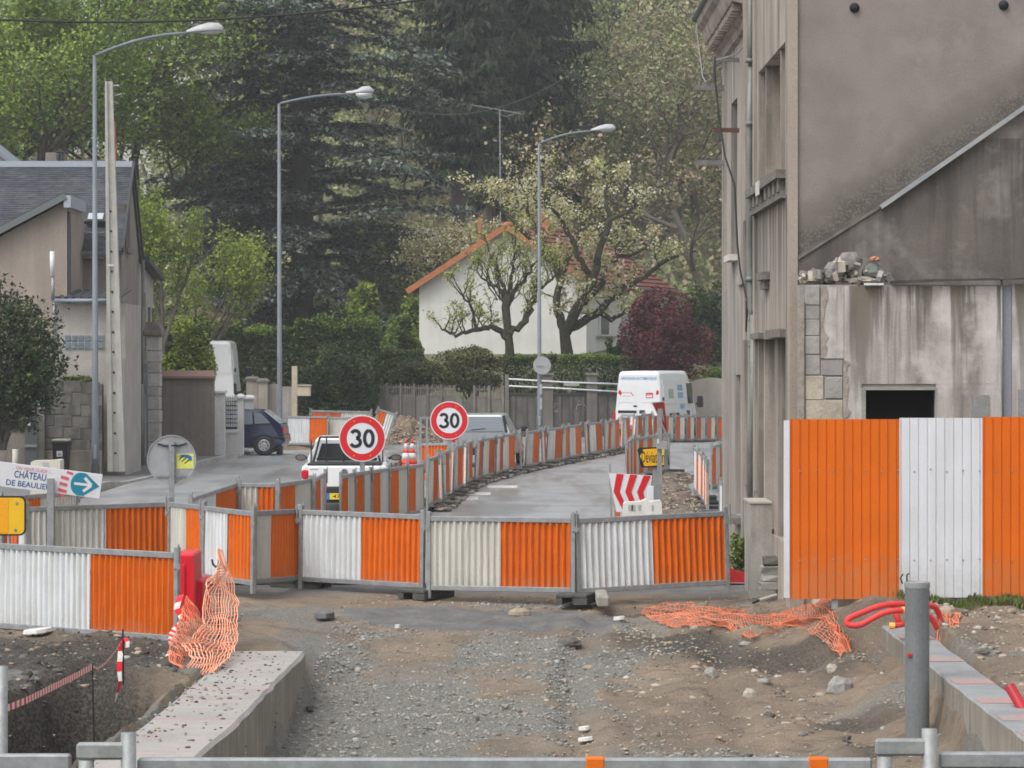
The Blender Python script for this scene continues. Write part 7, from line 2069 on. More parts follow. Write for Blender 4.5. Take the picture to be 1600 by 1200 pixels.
px_poly([(50, 830), (51, 722), (54, 719.5), (80, 719), (93, 717.5), (97, 718.5), (97, 830)][::-1], D, D-.25, D+.25, 'body', mat('cream_plastic', (.56, .53, .45), (.50, .47, .40), 4, .5), wb)
px_poly([(70, 734), (80, 734), (80, 722), (70, 722)], D, D-.256, D-.2505, 'recess', MATS['grey_recess'], wb)

def cone(px, py, D, label, h=.74):
    c = P(px, py, D); c.z = ZD(728, D)
    t = thing('traffic_cone', label, 'traffic cone', c, 0, 'traffic cones by the farther 30 sign')
    CR = mat('cone_red', (.72, .06, .035), rough=.5, fine=.04)
    CW = mat('cone_white', (.62, .60, .58), rough=.5, fine=.04)
    MB().box(-.2, .2, -.2, .2, 0, .05, .02).build('base', CR, t)
    zs = [(.05, .165), (.26, .125), (.44, .09), (.58, .065), (.72, .035)]
    zz = [.05, .17, .36, .46, .62, .74]
    rad = lambda z: .15-.155*(z/.74)*.82
    for i in range(5):
        m = CR if i % 2 == 0 else CW
        MB().lathe([(rad(zz[i]), zz[i]), (rad(zz[i+1]), zz[i+1]-.0005)], (0, 0, 0), 18).build('red_band' if i % 2 == 0 else 'white_band', m, t, smooth=True)
    return t
cone(634, 708, 88, 'left one of two red and white traffic cones')
cone(644, 706, 88.4, 'right one of two red and white traffic cones')

D = 78.8
bn = thing('wheelie_bin', 'black wheelie bin with white lid and label against the block wall', 'bin', (XD(96, D), D, .1))
z0, z1 = .12, ZD(694, D)
w0, w1 = XD(84, D), XD(108, D); 
MB().loft([[(w0+.04, D-.2, z0), (w1-.04, D-.2, z0), (w1-.04, D+.25, z0), (w0+.04, D+.25, z0)], [(w0, D-.28, z1), (w1, D-.28, z1), (w1, D+.3, z1), (w0, D+.3, z1)]]).build('body', mat('bin_plastic', (.016, .015, .02), rough=.45), bn, True)
MB().box(w0-.02, w1+.02, D-.31, D+.32, z1+.001, z1+.07, .02).build('rim', MATS['bin_plastic'], bn, True)
MB().box(w0-.01, w1+.01, D-.3, D+.3, z1+.071, z1+.13, .025).build('lid', mat('bin_lid', (.5, .47, .40), rough=.5), bn, True)
lb_ = MB().box(XD(91, D), XD(100, D), D-.285, D-.27, ZD(713, D), ZD(704, D)).build('label_plate', SIGNWHITE, bn, True)
MB().box(XD(93, D), XD(98, D), D-.29, D-.286, ZD(711, D), ZD(708, D)).build('print', GALV_D, lb_, True)
for x in (w0+.08, w1-.08): MB().lathe([(.1, -.03), (.1, .03)], (x, D+.28, .12), 12, 'x').build('wheel', RUBBER, bn, True)
# ================================================================== VEHICLES
CARW = mat('white_car_paint', (.68, .69, .70), rough=.25, spec=.5, fine=.02, fscale=8)
CARB = mat('navy_car_paint', (.012, .020, .065), (.010, .017, .055), 2, .2, spec=.6, fine=.03)
CARS = mat('silver_car_paint', (.30, .32, .33), rough=.3, metal=.4, fine=.03)
TRIM = mat('black_car_trim', (.022, .023, .025), rough=.6)
GLS = mat('car_window', (.03, .04, .04), rough=.12, spec=.35, fine=0)
GLS2 = mat('bright_car_window', (.10, .13, .15), rough=.3, spec=.25, fine=0)
TAIL = mat('tail_light_red', (.45, .012, .02), rough=.2, fine=0)
ALLOY = mat('wheel_silver', (.42, .42, .43), rough=.35, metal=.5)
CHROME = mat('mirror_glass', (.35, .38, .40), rough=.08, metal=.8, fine=0)

def rsec(y, hw0, hw1, z0, z1, r, n=4, zb=None):
    """rounded section across the car; hw0 half width at the bottom, hw1 at the top"""
    pts = []
    for (sx, sz, a0) in ((1, 1, 0), (-1, 1, 90), (-1, -1, 180), (1, -1, 270)):
        hw = hw1 if sz > 0 else hw0
        cx, cz = sx*(hw-r), (z1-r if sz > 0 else z0+r)
        for k in range(n+1):
            a = math.radians(a0+90*k/n); pts.append((cx+r*math.cos(a), y, cz+r*math.sin(a)))
    return pts
def wheel(par, x, y, r, w, side):
    t = MB().lathe([(r*.62, -w/2), (r*.93, -w/2), (r, -w*.3), (r, w*.3), (r*.93, w/2), (r*.62, w/2)], (x, y, r), 24, 'x').build('wheel', RUBBER, par, smooth=False)
    m = MB().lathe([(0, 0), (r*.2, .0), (r*.3, -.015), (r*.60, -.005), (r*.66, .01), (r*.66, .03), (0, .03)] if side < 0 else [(0, -.03), (r*.66, -.03), (r*.66, -.01), (r*.60, .005), (r*.3, .015), (r*.2, 0), (0, 0)], (x+side*w*.5+side*.006, y, r), 24, 'x')
    m.build('rim', ALLOY, t)
    return t

# white pickup, seen from behind
D = 62.0
pk = thing('pickup', 'white pickup seen from behind with black rack and yellow number plate', 'pickup', (XD(538, D), D, 0), .02)
hw = .83
MB().loft([rsec(0.03, hw-.06, hw-.04, .40, .90, .06), rsec(.10, hw-.02, hw-.0, .36, .93, .08), rsec(1.55, hw, hw, .34, .95, .08)]).build('bed', CARW, pk, smooth=False)
MB().loft([rsec(1.56, hw, hw-.02, .34, .96, .08), rsec(2.9, hw, hw-.02, .32, .96, .1), rsec(3.2, hw-.02, hw-.06, .32, .92, .12), rsec(4.2, hw-.08, hw-.16, .34, .78, .14), rsec(4.4, hw-.16, hw-.24, .38, .68, .12)]).build('body', CARW, pk)
MB().loft([rsec(1.57, hw-.05, hw-.2, .90, 1.38, .10), rsec(1.75, hw-.04, hw-.19, .90, 1.44, .12), rsec(2.6, hw-.04, hw-.19, .90, 1.45, .12), rsec(3.35, hw-.08, hw-.3, .88, 1.0, .06)]).build('cab', CARW, pk)
MB().box(-.72, .72, .06, 1.5, .936, .958, .004).build('bed_shade_plate', TRIM, pk)  # dark plate on the closed bed stands in for its shaded open inside
tg = MB().box(-.70, .70, -.012, .028, .42, .905, .02).build('tailgate', CARW, pk)
MB().lathe([(.0, -.024), (.055, -.02), (.06, -.013), (0, -.013)], (.0, 0, .80), 18, 'y').build('emblem', mat('emblem_blue', (.05, .06, .10), rough=.3), tg)
MB().lathe([(.056, -.024), (.068, -.022), (.068, -.013), (.056, -.013)], (.0, 0, .80), 18, 'y').build('emblem_ring', CHROME, tg)
MB().box(-.66, -.5, -.016, -.0125, .845, .86).build('badge', GALV, tg)
MB().box(-.79, .79, -.06, .06, .36, .52, .03).build('bumper', TRIM, pk)
MB().box(-.75, .75, .0, .3, .2, .359).build('under_body', TRIM, pk)
npz = MB().box(-.34, .16, -.072, -.061, .27, .39).build('number_plate', mat('plate_yellow', (.72, .50, .02), rough=.5), pk)
MB().box(-.34, -.28, -.075, -.0725, .27, .39).build('blue_band', mat('plate_blue', (.04, .16, .50), rough=.5), npz)
text('47-LT', SIGNBLACK, npz, -.22, .12, .295, .365, -.0735, bold=.01)
for s in (-1, 1):
    MB().box(s*.755-.075, s*.755+.075, -.02, .1, .66, .84, .03).build('tail_light', TAIL, pk)
    MB().tube([(s*(hw-.02), 2.75, .98), (s*(hw+.08), 2.7, 1.0)], .03, 6).build('mirror_arm', TRIM, pk)
    mr_ = MB().loft([[(s*(hw+.13)+.12*math.cos(a), 2.62+.0, 1.0+.065*math.sin(a)) for a in [2*math.pi*k/14 for k in range(14)]], [(s*(hw+.13)+.10*math.cos(a), 2.72, 1.0+.055*math.sin(a)) for a in [2*math.pi*k/14 for k in range(14)]]]).build('mirror', TRIM, pk)
    MB().loft([[(s*(hw+.13)+.095*math.cos(a), 2.612, 1.0+.048*math.sin(a)) for a in [2*math.pi*k/14 for k in range(14)]], [(s*(hw+.13)+.095*math.cos(a), 2.619, 1.0+.048*math.sin(a)) for a in [2*math.pi*k/14 for k in range(14)]]]).build('mirror_glass', CHROME, mr_)
    wheel(pk, s*(hw-.1), .95, .30, .18, s); wheel(pk, s*(hw-.1), 3.7, .30, .18, s)
    MB().prism([(1.5, .95), (1.9, .95), (1.78, 1.38), (1.62, 1.36)], s*(hw-.12)-.012, s*(hw-.12)+.012, 'x').build('quarter_pillar', TRIM, pk)
rw = MB().loft([[(-.60, 1.555, .97), (.60, 1.555, .97), (.50, 1.553, 1.31), (-.50, 1.553, 1.31)], [(-.60, 1.568, .97), (.60, 1.568, .97), (.50, 1.566, 1.31), (-.50, 1.566, 1.31)]]).build('rear_window', GLS, pk)
fr = MB()
fr.tube([(-.66, 1.49, .95), (-.53, 1.48, 1.44)], .024, 6); fr.tube([(.66, 1.49, .95), (.53, 1.48, 1.44)], .024, 6); fr.tube([(-.53, 1.48, 1.44), (.53, 1.48, 1.44)], .022, 6)
for x in (-.40, -.06, .3): fr.tube([(x, 1.48, .95), (x, 1.48, 1.44)], .014, 6)
fr.tube([(-.60, 1.485, 1.02), (.60, 1.485, 1.02)], .014, 6)
fr.build('cab_rack', TRIM, pk)
for x in (-.33, .33): MB().box(x-.13, x+.13, 1.8, 1.86, 1.0, 1.2, .04).build('headrest', TRIM, pk)

# navy hatchback seen from the side
D = 98.6
hb = thing('hatchback', 'dark blue hatchback parked in the driveway behind the white gate pillars', 'car', (XD(443, D), D, .04), -.06)
prof = [(-.02, .34), (0, .42), (.01, .58), (-.03, .62), (-.05, .82), (-.10, .92), (-.30, 1.08), (-.66, 1.34), (-.80, 1.375), (-1.3, 1.40), (-1.9, 1.38), (-2.1, 1.34), (-2.75, .96), (-3.4, .82), (-3.64, .70), (-3.7, .5), (-3.64, .24), (-3.3, .2), (-.4, .2), (-.1, .26)]
yin = lambda z: .03+.17*max(0, (z-.88)/.5)+(.05 if z < .3 else 0)
rings = [[(x, yin(z), z) for x, z in prof], [(x, 1.6-yin(z), z) for x, z in prof]]
MB().loft(rings).build('body', CARB, hb)
def sidepoly(pl, name, m, off=.012, par=hb):
    a = [(x, yin(z)-off, z) for x, z in pl]; b_ = [(x, yin(z)+.01, z) for x, z in pl]
    return MB().loft([a, b_]).build(name, m, par)
sidepoly([(-.96, .93), (-1.62, .92), (-1.62, 1.30), (-1.0, 1.31)], 'rear_side_window', GLS2)
sidepoly([(-.42, .96), (-.90, .94), (-.94, 1.30), (-.74, 1.27)], 'quarter_window', GLS2)
sidepoly([(-1.70, .92), (-2.45, .93), (-2.1, 1.24), (-1.70, 1.30)], 'front_side_window', GLS2)
sidepoly([(.012, .50), (-3.66, .50), (-3.66, .56), (.012, .56)], 'side_moulding', TRIM, .02)
sidepoly([(-1.66, .22), (-1.67, .22), (-1.67, 1.33), (-1.66, 1.33)], 'door_gap', TRIM, .004)
sidepoly([(-.94, .40), (-.95, .40), (-.95, 1.3), (-.94, 1.3)], 'door_gap', TRIM, .004)
sidepoly([(-1.02, .80), (-1.2, .80), (-1.2, .84), (-1.02, .84)], 'door_handle', TRIM, .03)
MB().loft([[(-.045, .06, .66), (.012, .1, .66), (.0, .1, .84), (-.07, .06, .86)], [(-.045, .34, .66), (.03, .34, .66), (.0, .34, .84), (-.07, .34, .86)]]).build('tail_light', TAIL, hb)
hw_ = [(-.13, .95), (-.62, 1.335), (-.60, 1.36), (-.09, .955)]
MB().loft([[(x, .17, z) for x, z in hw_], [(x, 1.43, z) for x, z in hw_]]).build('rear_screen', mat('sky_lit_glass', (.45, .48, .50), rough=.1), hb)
MB().box(-.3, .035, .05, 1.55, .36, .54, .05).build('bumper', CARB, hb)
for wx in (-.60, -3.0):
    MB().lathe([(.345, -.03), (.345, .0)], (wx, .04, .28), 24, 'y').build('wheel_arch', TRIM, hb)
    t_ = MB().lathe([(.17, -.03), (.26, -.03), (.28, .0), (.28, .14), (.17, .14)], (wx, 0.0, .28), 24, 'y').build('wheel', RUBBER, hb)
    MB().lathe([(0, -.02), (.06, -.02), (.08, -.01), (.165, -.022), (.18, -.01), (.18, .02), (0, .02)], (wx, -.035, .28), 24, 'y').build('hubcap', ALLOY, t_)
    for k in range(7):
        a = 2*math.pi*k/7; MB().lathe([(.0, -.006), (.022, -.006), (.022, .0)], (wx+.12*math.cos(a), -.056, .28+.12*math.sin(a)), 8, 'y').build('hubcap_hole', TRIM, t_)
    MB().lathe([(.17, -.0), (.28, -.0), (.28, .14), (.17, .14)], (wx, 1.46, .28), 20, 'y').build('wheel', RUBBER, hb)

def van(name, label, loc, rz, full=True):
    v = thing(name, label, 'van', loc, rz)
    B = [(0.0, .93, .70, .42, 2.40, .10), (.05, .97, .78, .38, 2.48, .12), (.15, .98, .80, .36, 2.52, .14), (2.0, .99, .82, .34, 2.54, .16), (3.7, .99, .82, .34, 2.53, .18), (4.1, .99, .78, .34, 2.42, .18)]
    MB().loft([rsec(*b) for b in B]).build('body', CARW, v, smooth=False)
    MB().loft([rsec(4.101, .985, .775, .345, 2.40, .18), rsec(4.9, .97, .80, .34, 1.45, .15), rsec(5.4, .9, .75, .36, 1.02, .15), rsec(5.6, .8, .65, .4, .8, .12)]).build('cab_front', CARW, v)
    x_at = lambda z: .975-(z-1.0)*.115*max(0, 1) if z > 1.0 else .985
    MB().box(-.93, .93, -.06, .1, .34, .52, .03).build('bumper', mat('grey_bumper', (.20, .20, .21), rough=.6), v)
    ydr = -.012
    for (a, c) in ((-.95, -.005), (.005, .95)):
        o = MB().add([(a if a < 0 else a, ydr, .54), (c, ydr, .54), (c*(.74 if c > .1 else 1), ydr+.015, 2.40), (a*(.74 if a < -.1 else 1), ydr+.015, 2.40),
                      (a, .06, .54), (c, .06, .54), (c*(.74 if c > .1 else 1), .06, 2.42), (a*(.74 if a < -.1 else 1), .06, 2.42)],
                     [(0, 1, 2, 3), (4, 7, 6, 5), (0, 4, 5, 1), (1, 5, 6, 2), (2, 6, 7, 3), (3, 7, 4, 0)]).build('rear_door', CARW, v)
        s = 1 if c > .1 else -1
        MB().box(s*.46-.36, s*.46+.36, -.016, -.0125, 1.35, 2.0, .0).build('pressed_panel', mat('white_panel', (.64, .65, .66), rough=.3), o)
        MB().box(s*.96-.035, s*.96+.035, -.04, .02, 1.42, 1.56, .01).build('hinge', TRIM, o)
    for s in (-1, 1):
        MB().box(s*.945-.05, s*.945+.06, -.035, .08, .62, 1.02, .03).build('tail_light', TAIL if full else TRIM, v)
        m = MB().add([(s*.68, -.02, 1.63), (s*.79, -.018, 1.68), (s*.755, -.014, 1.92), (s*.67, -.014, 1.83)], [(0, 1, 2, 3)]).build('red_marker', TAIL if full else CARW, v, fix=False)
        wheel(v, s*.85, 1.0, .34, .22, s); wheel(v, s*.85, 4.6, .34, .22, s)
        MB().tube([(s*.98, 4.55, 1.25), (s*1.12, 4.45, 1.3)], .04, 6).build('mirror_arm', TRIM, v)
        MB().loft([rsec(4.36, .12, .11, 1.12, 1.56, .05), rsec(4.5, .10, .09, 1.16, 1.52, .04)]).build('mirror', TRIM, v).location = (s*1.18, 0, 0)
    sx = lambda z: .992-(z-.5)*.083
    def sp(y0, y1, z0, z1, name, m, off=.006, par=v, s=1):
        q = [(s*(sx(z0)+off), y0, z0), (s*(sx(z0)+off), y1, z0), (s*(sx(z1)+off), y1, z1), (s*(sx(z1)+off), y0, z1)]
        return MB().add(q+[(p[0]-s*.05, p[1], p[2]) for p in q], [(0, 1, 2, 3), (4, 7, 6, 5), (0, 4, 5, 1), (1, 5, 6, 2), (2, 6, 7, 3), (3, 7, 4, 0)]).build(name, m, par)
    for s in (-1, 1):
        sp(3.55, 4.25, 1.28, 2.05, 'side_window', GLS, .012, v, s)
        sp(.25, 1.9, 1.3, 2.2, 'side_panel', MATS['white_panel'], .006, v, s); sp(2.0, 3.4, 1.3, 2.2, 'side_panel', MATS['white_panel'], .006, v, s)
        sp(.3, 4.9, .62, .72, 'side_moulding', TRIM, .02, v, s)
    if full:
        SKY = mat('sky_blue_print', (.14, .30, .55), rough=.5, fine=0)
        text('ARROSAGE AUTOMATIQUE', SKY, v, -.70, .69, 2.19, 2.315, -.018, bold=.012)
        o = MB().box(.28, .56, -.022, -.0165, 1.52, 1.72).build('red_sticker', SIGNRED, v); MB().box(.31, .53, -.026, -.0225, 1.55, 1.62).build('white_print', SIGNWHITE, o)
        MB().box(.31, .53, -.026, -.0225, 1.64, 1.655).build('white_print', SIGNWHITE, o)
        hz_ = mat('hazard_red', (.5, .05, .06), rough=.4)
        for k in range(9):
            a = -.70+k*.052; MB().add([(a, -.018, 1.70), (a+.028, -.018, 1.70), (a+.01, -.018, 1.74), (a-.018, -.018, 1.74)], [(0, 1, 2, 3)]).build('stripe', hz_, v, fix=False)
        for (p, q) in (((-.73, 1.60), (-.64, 1.73)), ((-.20, 1.60), (-.30, 1.73))): 
            MB().bar((p[0], -.018, p[1]), (q[0], -.018, q[1]), .03, .006, (0, -1, 0)).build('stripe', hz_, v)
        MB().tube([(-.64, -.018, 1.60), (-.3, -.018, 1.60)], .006, 4).build('stripe', hz_, v)
        MB().box(-.80, -.08, -.03, -.012, .96, 1.06, .012).build('handle_strip', TRIM, v); MB().box(.03, .24, -.03, -.012, .95, 1.07, .012).build('handle', TRIM, v)
        MB().box(-.2, -.06, -.03, -.012, 1.19, 1.25, .01).build('handle', TRIM, v); MB().box(.5, .64, -.02, -.012, 1.28, 1.32).build('badge', GALV, v)
        p_ = MB().box(-.72, -.14, -.022, -.0125, .82, .93).build('number_plate', mat('plate_white', (.50, .51, .48), rough=.5), v)
        MB().box(-.66, -.2, -.024, -.0225, .85, .90).build('plate_print', GALV_D, p_)
        text('S u', SIGNBLACK, v, .25, .62, .74, .90, -.0175)
        ST = mat('side_print_blue', (.18, .32, .48), rough=.5)
        for (y0, y1, z0, z1, m) in ((2.15, 2.9, 1.78, 2.0, ST), (2.15, 2.9, 1.5, 1.72, ST), (2.4, 3.0, 1.1, 1.26, ST), (.9, 1.6, 1.5, 1.85, mat('side_print_green', (.32, .37, .32), rough=.5))):
            sp(y0, y1, z0, z1, 'side_print', m, .010)
        sp(.9, 2.2, .86, .95, 'side_text', TRIM, .008); sp(3.3, 3.7, .85, 1.02, 'fuel_flap', TRIM, .008)
    return v
van('van', 'white van lettered ARROSAGE AUTOMATIQUE seen from behind at the bend', (XD(998, 119.3), 119.3, .0), math.radians(-18.5))
van('van', 'plain white van half hidden by the bamboo bush on the left', (XD(325, 113), 113, 1.1), math.radians(2), False)

# silver car behind the farther sign
D = 88.0
sv = thing('estate_car', 'silver car seen from behind between the farther 30 sign and the lamp', 'car', (XD(752, D), D, 0), -.1)
MB().loft([rsec(0, .74, .74, .4, .92, .08), rsec(.08, .82, .80, .34, .95, .1), rsec(3.2, .84, .82, .3, .95, .1), rsec(4.1, .74, .7, .34, .78, .12)]).build('body', CARS, sv)
MB().loft([rsec(.12, .78, .66, .90, 1.0, .04), rsec(.38, .77, .58, .90, 1.44, .09), rsec(.7, .77, .58, .90, 1.48, .1), rsec(1.9, .77, .58, .90, 1.47, .1), rsec(2.8, .76, .64, .88, .98, .04)]).build('cabin', CARS, sv)
MB().loft([[(-.62, .09, 1.0), (.62, .09, 1.0), (.52, .30, 1.39), (-.52, .30, 1.39)], [(-.62, .2, 1.0), (.62, .2, 1.0), (.52, .42, 1.39), (-.52, .42, 1.39)]]).build('rear_window', GLS2, sv)
for s in (-1, 1):
    MB().loft([[(s*.645, .08, .97), (s*.72, .12, .97), (s*.60, .36, 1.42), (s*.545, .28, 1.41)], [(s*.70, .25, .97), (s*.745, .4, .97), (s*.60, .55, 1.42), (s*.57, .45, 1.41)]]).build('rear_pillar', TRIM, sv)
    MB().box(s*.72-.09, s*.72+.09, -.02, .12, .68, .9, .02).build('tail_light', TAIL, sv)
    wheel(sv, s*.74, .75, .3, .18, s); wheel(sv, s*.74, 3.3, .3, .18, s)
    MB().box(s*.95-.1, s*.95+.1, 2.35, 2.45, .95, 1.1, .03).build('mirror', TRIM, sv)
MB().bar((-.3, .10, 1.03), (.1, .125, 1.07), .02, .02).build('wiper', TRIM, sv)
MB().box(-.8, .8, -.05, .1, .34, .55, .04).build('bumper', TRIM, sv)
# ================================================================== SITE CLUTTER
# grey pipe post in front of the right kerb
D = 29.6
c = Vector((XD(1433, D), D, float(height(XD(1433, D), D))-.1))
gp_ = thing('pipe_post', 'thick grey plastic pipe standing upright before the right kerb', 'pipe', c)
PVC = mat('grey_pvc', (.155, .165, .17), (.13, .14, .145), 3, .5, streak=(.20, .205, .20), samt=.35, sscale=8)
r = 19.2*D/F
MB().lathe([(r, 0), (r, ZD(919, D)-c.z), ], (0, 0, 0), 24).build('pipe', PVC, gp_, smooth=False)
MB().lathe([(r*1.02, ZD(919, D)-c.z), (r*1.05, ZD(917, D)-c.z), (r*1.05, ZD(910, D)-c.z), (r*.95, ZD(908.5, D)-c.z), (r*.9, ZD(910, D)-c.z)], (0, 0, 0), 24).build('cap', mat('pale_grey_pvc', (.24, .25, .25), rough=.5), gp_)
MB().box(-r*.9, -r*.55, -r*.98, -r*.6, ZD(1024, D)-c.z, ZD(1020, D)-c.z).build('red_mark', SIGNRED, gp_)
w_ = MB(); w_.tube([P(1410, 912, D), P(1407, 903, D), P(1411, 897, D)], .008, 5); w_.tube([P(1417, 911, D), P(1417, 898, D), P(1421, 896, D)], .008, 5)
w_.build('wire_end', BLACKC, gp_, True)
D = 24.0
lp_ = MB().tube([(XD(3, D), D, -1.2), (XD(3, D), D, ZD(1041, D))], .045, 14).build('pipe_post', GALV_D, None, False, True)
tag(lp_, 'grey metal tube standing at the very left edge', 'pipe')

# orange plastic netting: woven from single strands over a draped sheet
def net(name, label, ctrl, nu, nv, r=.006, seed=1, jit=.02, tears=0.0, grp=None, uv=None, rv=None):
    """ctrl: rows of world points; bicubic-ish interpolation, strands along both directions"""
    A = np.array([[list(p) for p in row] for row in ctrl])
    rs = np.random.RandomState(seed)
    def cat(Pn, t):
        n = len(Pn); x = t*(n-1); i = int(min(max(math.floor(x), 0), n-2)); f = x-i
        g = lambda k: Pn[min(max(k, 0), n-1)]
        p0, p1, p2, p3 = g(i-1), g(i), g(i+1), g(i+2)
        return .5*((2*p1)+(-p0+p2)*f+(2*p0-5*p1+4*p2-p3)*f*f+(-p0+3*p1-3*p2+p3)*f**3)
    def S(u, v): return cat(np.array([cat(row, u) for row in A]), v)
    U, V = nu, nv
    Gd = np.array([[S(u/(U-1), v/(V-1)) for u in range(U)] for v in range(V)])
    Gd += jit*np.stack([vnoise(Gd[..., 0]*1, Gd[..., 2]+Gd[..., 1], .12, seed+k) for k in range(3)], -1)
    t = thing(name, label, 'netting', Gd.mean((0, 1)))
    mb = MB()
    for v in range(V): mb.tube([Gd[v, u] for u in range(U)], r, 4)
    mb.build('cross_strands', NETM, t, True, fix=False)['kind'] = 'stuff'
    mb = MB()
    for u in range(U): mb.tube([Gd[v, u] for v in range(V)], (rv or r)*1.0, 4)
    mb.build('long_strands', NETP if rv else NETM, t, True, fix=False)['kind'] = 'stuff'
    return t
def row(D, *pts): return [P(a, b, D+d) for a, b, d in pts]
net('safety_net', 'orange safety netting hanging from a rod beside the red separators', [
    row(33.3, (341, 862, 0), (343, 861, .02), (345, 861, .05), (347, 862, .05), (350, 863, .08)),
    row(33.2, (338, 892, -.1), (343, 890, 0), (348, 889, .1), (352, 890, .1), (357, 893, .15)),
    row(33.1, (322, 918, -.1), (332, 915, .1), (343, 914, .12), (354, 915, .15), (368, 918, .2)),
    row(33.0, (317, 950, -.1), (329, 949, .1), (343, 949, .12), (356, 948, .15), (371, 947, .2)),
    row(32.8, (315, 978, -.1), (329, 978, .05), (343, 978, .08), (357, 978, .1), (371, 977, .2)),
    row(32.5, (300, 996, -.2), (320, 1000, 0), (337, 1003, .05), (353, 1004, .1), (370, 1003, .1)),
    row(31.9, (286, 1008, -.2), (306, 1010, -.2), (330, 1014, -.1), (350, 1014, 0), (366, 1012, 0)),
    row(31.2, (300, 1030, -.2), (313, 1034, -.2), (328, 1036, -.2), (342, 1036, -.1), (356, 1030, 0)),
    row(30.6, (288, 1052, -.1), (300, 1056, -.1), (313, 1056, -.1), (328, 1052, -.1), (341, 1044, 0))], 14, 46, .0042, 3, .03, rv=.0062)
net('safety_net', 'crumpled orange net fold spread against the red separator', [
    row(33.6, (290, 930, 0), (300, 942, 0), (309, 956, 0), (317, 972, 0)),
    row(33.2, (284, 955, 0), (294, 966, -.1), (304, 978, -.1), (313, 990, 0)),
    row(32.6, (275, 985, 0), (285, 993, -.2), (294, 1001, -.2), (303, 1011, 0)),
    row(31.8, (267, 1010, 0), (276, 1018, -.1), (285, 1026, -.2), (294, 1034, 0)),
    row(30.8, (264, 1036, 0), (275, 1043, -.1), (287, 1050, -.1), (298, 1054, 0))], 15, 22, .0042, 5, .03)
rd = MB().tube([P(342, 1010, 33.35), P(342, 880, 33.35), P(343, 870, 33.35), P(341, 876, 33.35)], .012, 6)
rd.tube([P(331, 874, 33.3), P(333, 882, 33.3), P(337, 886, 33.3), P(341, 883, 33.3), P(343, 872, 33.3)], .012, 6)
tag(rd.build('steel_rod', ROPE, None, False, True), 'bent black steel rod holding up the hanging orange net', 'steel rod')

# netting lying on the right bank: follows the ground with folds
def ground_hit(px, py, lift=0.0):
    Dg = 34.0
    for _ in range(16):
        zz = float(height(XD(px, Dg), Dg))+lift; Dg = .5*Dg+.5*F*(EYE-zz)/(py-HZ)
    return Vector((XD(px, Dg), Dg, float(height(XD(px, Dg), Dg))+lift))
def grow(*pts): return [ground_hit(a, b, l) for a, b, l in pts]
net('safety_net', 'crumpled orange safety netting lying flat on the soil right of centre', [
    grow((1008, 948, .027), (1060, 941, .066), (1110, 946, .055), (1160, 950, .027), (1210, 956, .044), (1262, 948, .121), (1300, 955, .055), (1330, 962, .027)),
    grow((1004, 958, .027), (1060, 952, .088), (1115, 956, .066), (1165, 960, .055), (1215, 962, .033), (1262, 958, .121), (1300, 962, .055), (1330, 966, .027)),
    grow((1020, 968, .033), (1065, 962, .066), (1120, 966, .077), (1165, 968, .044), (1210, 968, .044), (1258, 966, .077), (1300, 968, .033), (1325, 970, .027)),
    grow((1040, 977, .020), (1080, 972, .055), (1130, 974, .033), (1170, 982, .055), (1200, 976, .033), (1245, 973, .033), (1290, 974, .022), (1318, 974, .020)),
    grow((1045, 979, .020), (1090, 979, .022), (1135, 980, .022), (1168, 1001, .027), (1196, 988, .022), (1235, 979, .022), (1270, 978, .020), (1316, 979, .020))], 74, 22, .0034, 7, .03)
net('safety_net', 'small orange net remnant beyond the red hose', [
    grow((1470, 962, .05), (1490, 960, .04), (1502, 962, .02)), grow((1468, 970, .05), (1486, 969, .04), (1500, 968, .02)), grow((1466, 978, .02), (1480, 976, .02), (1494, 973, .02))], 8, 7, .006, 9, .03)

# corrugated red conduit
HOSE = mat('red_conduit', (.70, .055, .05), (.60, .05, .05), 4, .45, fine=.03)
def conduit(pts_, r, label):
    t = thing('conduit', label, 'hose', pts_[0])
    A = [np.array(p) for p in pts_]; ws = []
    n = len(A); N = n*26
    for k in range(N+1):
        x = k/N*(n-1); i = min(int(x), n-2); f = x-i
        g = lambda q: A[min(max(q, 0), n-1)]
        ws.append(Vector(.5*((2*g(i))+(-g(i-1)+g(i+1))*f+(2*g(i-1)-5*g(i)+4*g(i+1)-g(i+2))*f*f+(-g(i-1)+3*g(i)-3*g(i+1)+g(i+2))*f**3)))
    MB().tube(ws, [r*(1.0 if (k % 2) else .93) for k in range(N+1)], 10).build('hose', HOSE, t, True, False)
    return t
D = 33.2
h1 = conduit([P(1470, 972, D+.6), P(1462, 950, D+.5), P(1440, 945, D+.3), P(1385, 945, D), P(1345, 958, D-.1), P(1325, 968, D-.15), P(1326, 976, D-.2), P(1345, 976, D-.2), P(1380, 958, D-.25), P(1412, 954, D-.2), P(1450, 962, D), P(1464, 982, D+.1)], .032, 'coiled red conduit hose looping around the grey pipe post')
MB().lathe([(.036, -.03), (.036, .03)], P(1413, 953.5, D-.2), 12, 'x').build('yellow_sleeve', mat('yellow_tape', (.75, .42, .08), rough=.5), h1, True)
h2 = conduit([P(1394, 978, D-.3), P(1408, 976, D-.2), P(1430, 970, D+.1)], .030, 'short red conduit end with a yellow cap beside the grey pipe post')
MB().lathe([(.034, -.025), (.034, .03)], P(1393.5, 978, D-.3), 12, 'x').build('yellow_cap', MATS['yellow_tape'], h2, True)
conduit([P(1396, 948, D+.1), P(1402, 965, D), P(1404, 974, D-.05)], .032, 'upright piece of red conduit inside the hose loop')
D = 27.2
stk = MB().tube([P(1578, 1073, D), P(1606, 1122, D-.2)], .048, 12).build('red_pipe_end', mat('dark_red_pipe', (.42, .02, .035), (.34, .02, .03), 4, .5), None, False, False)
tag(stk, 'dark red pipe end sticking up from the ground at the right edge', 'pipe')
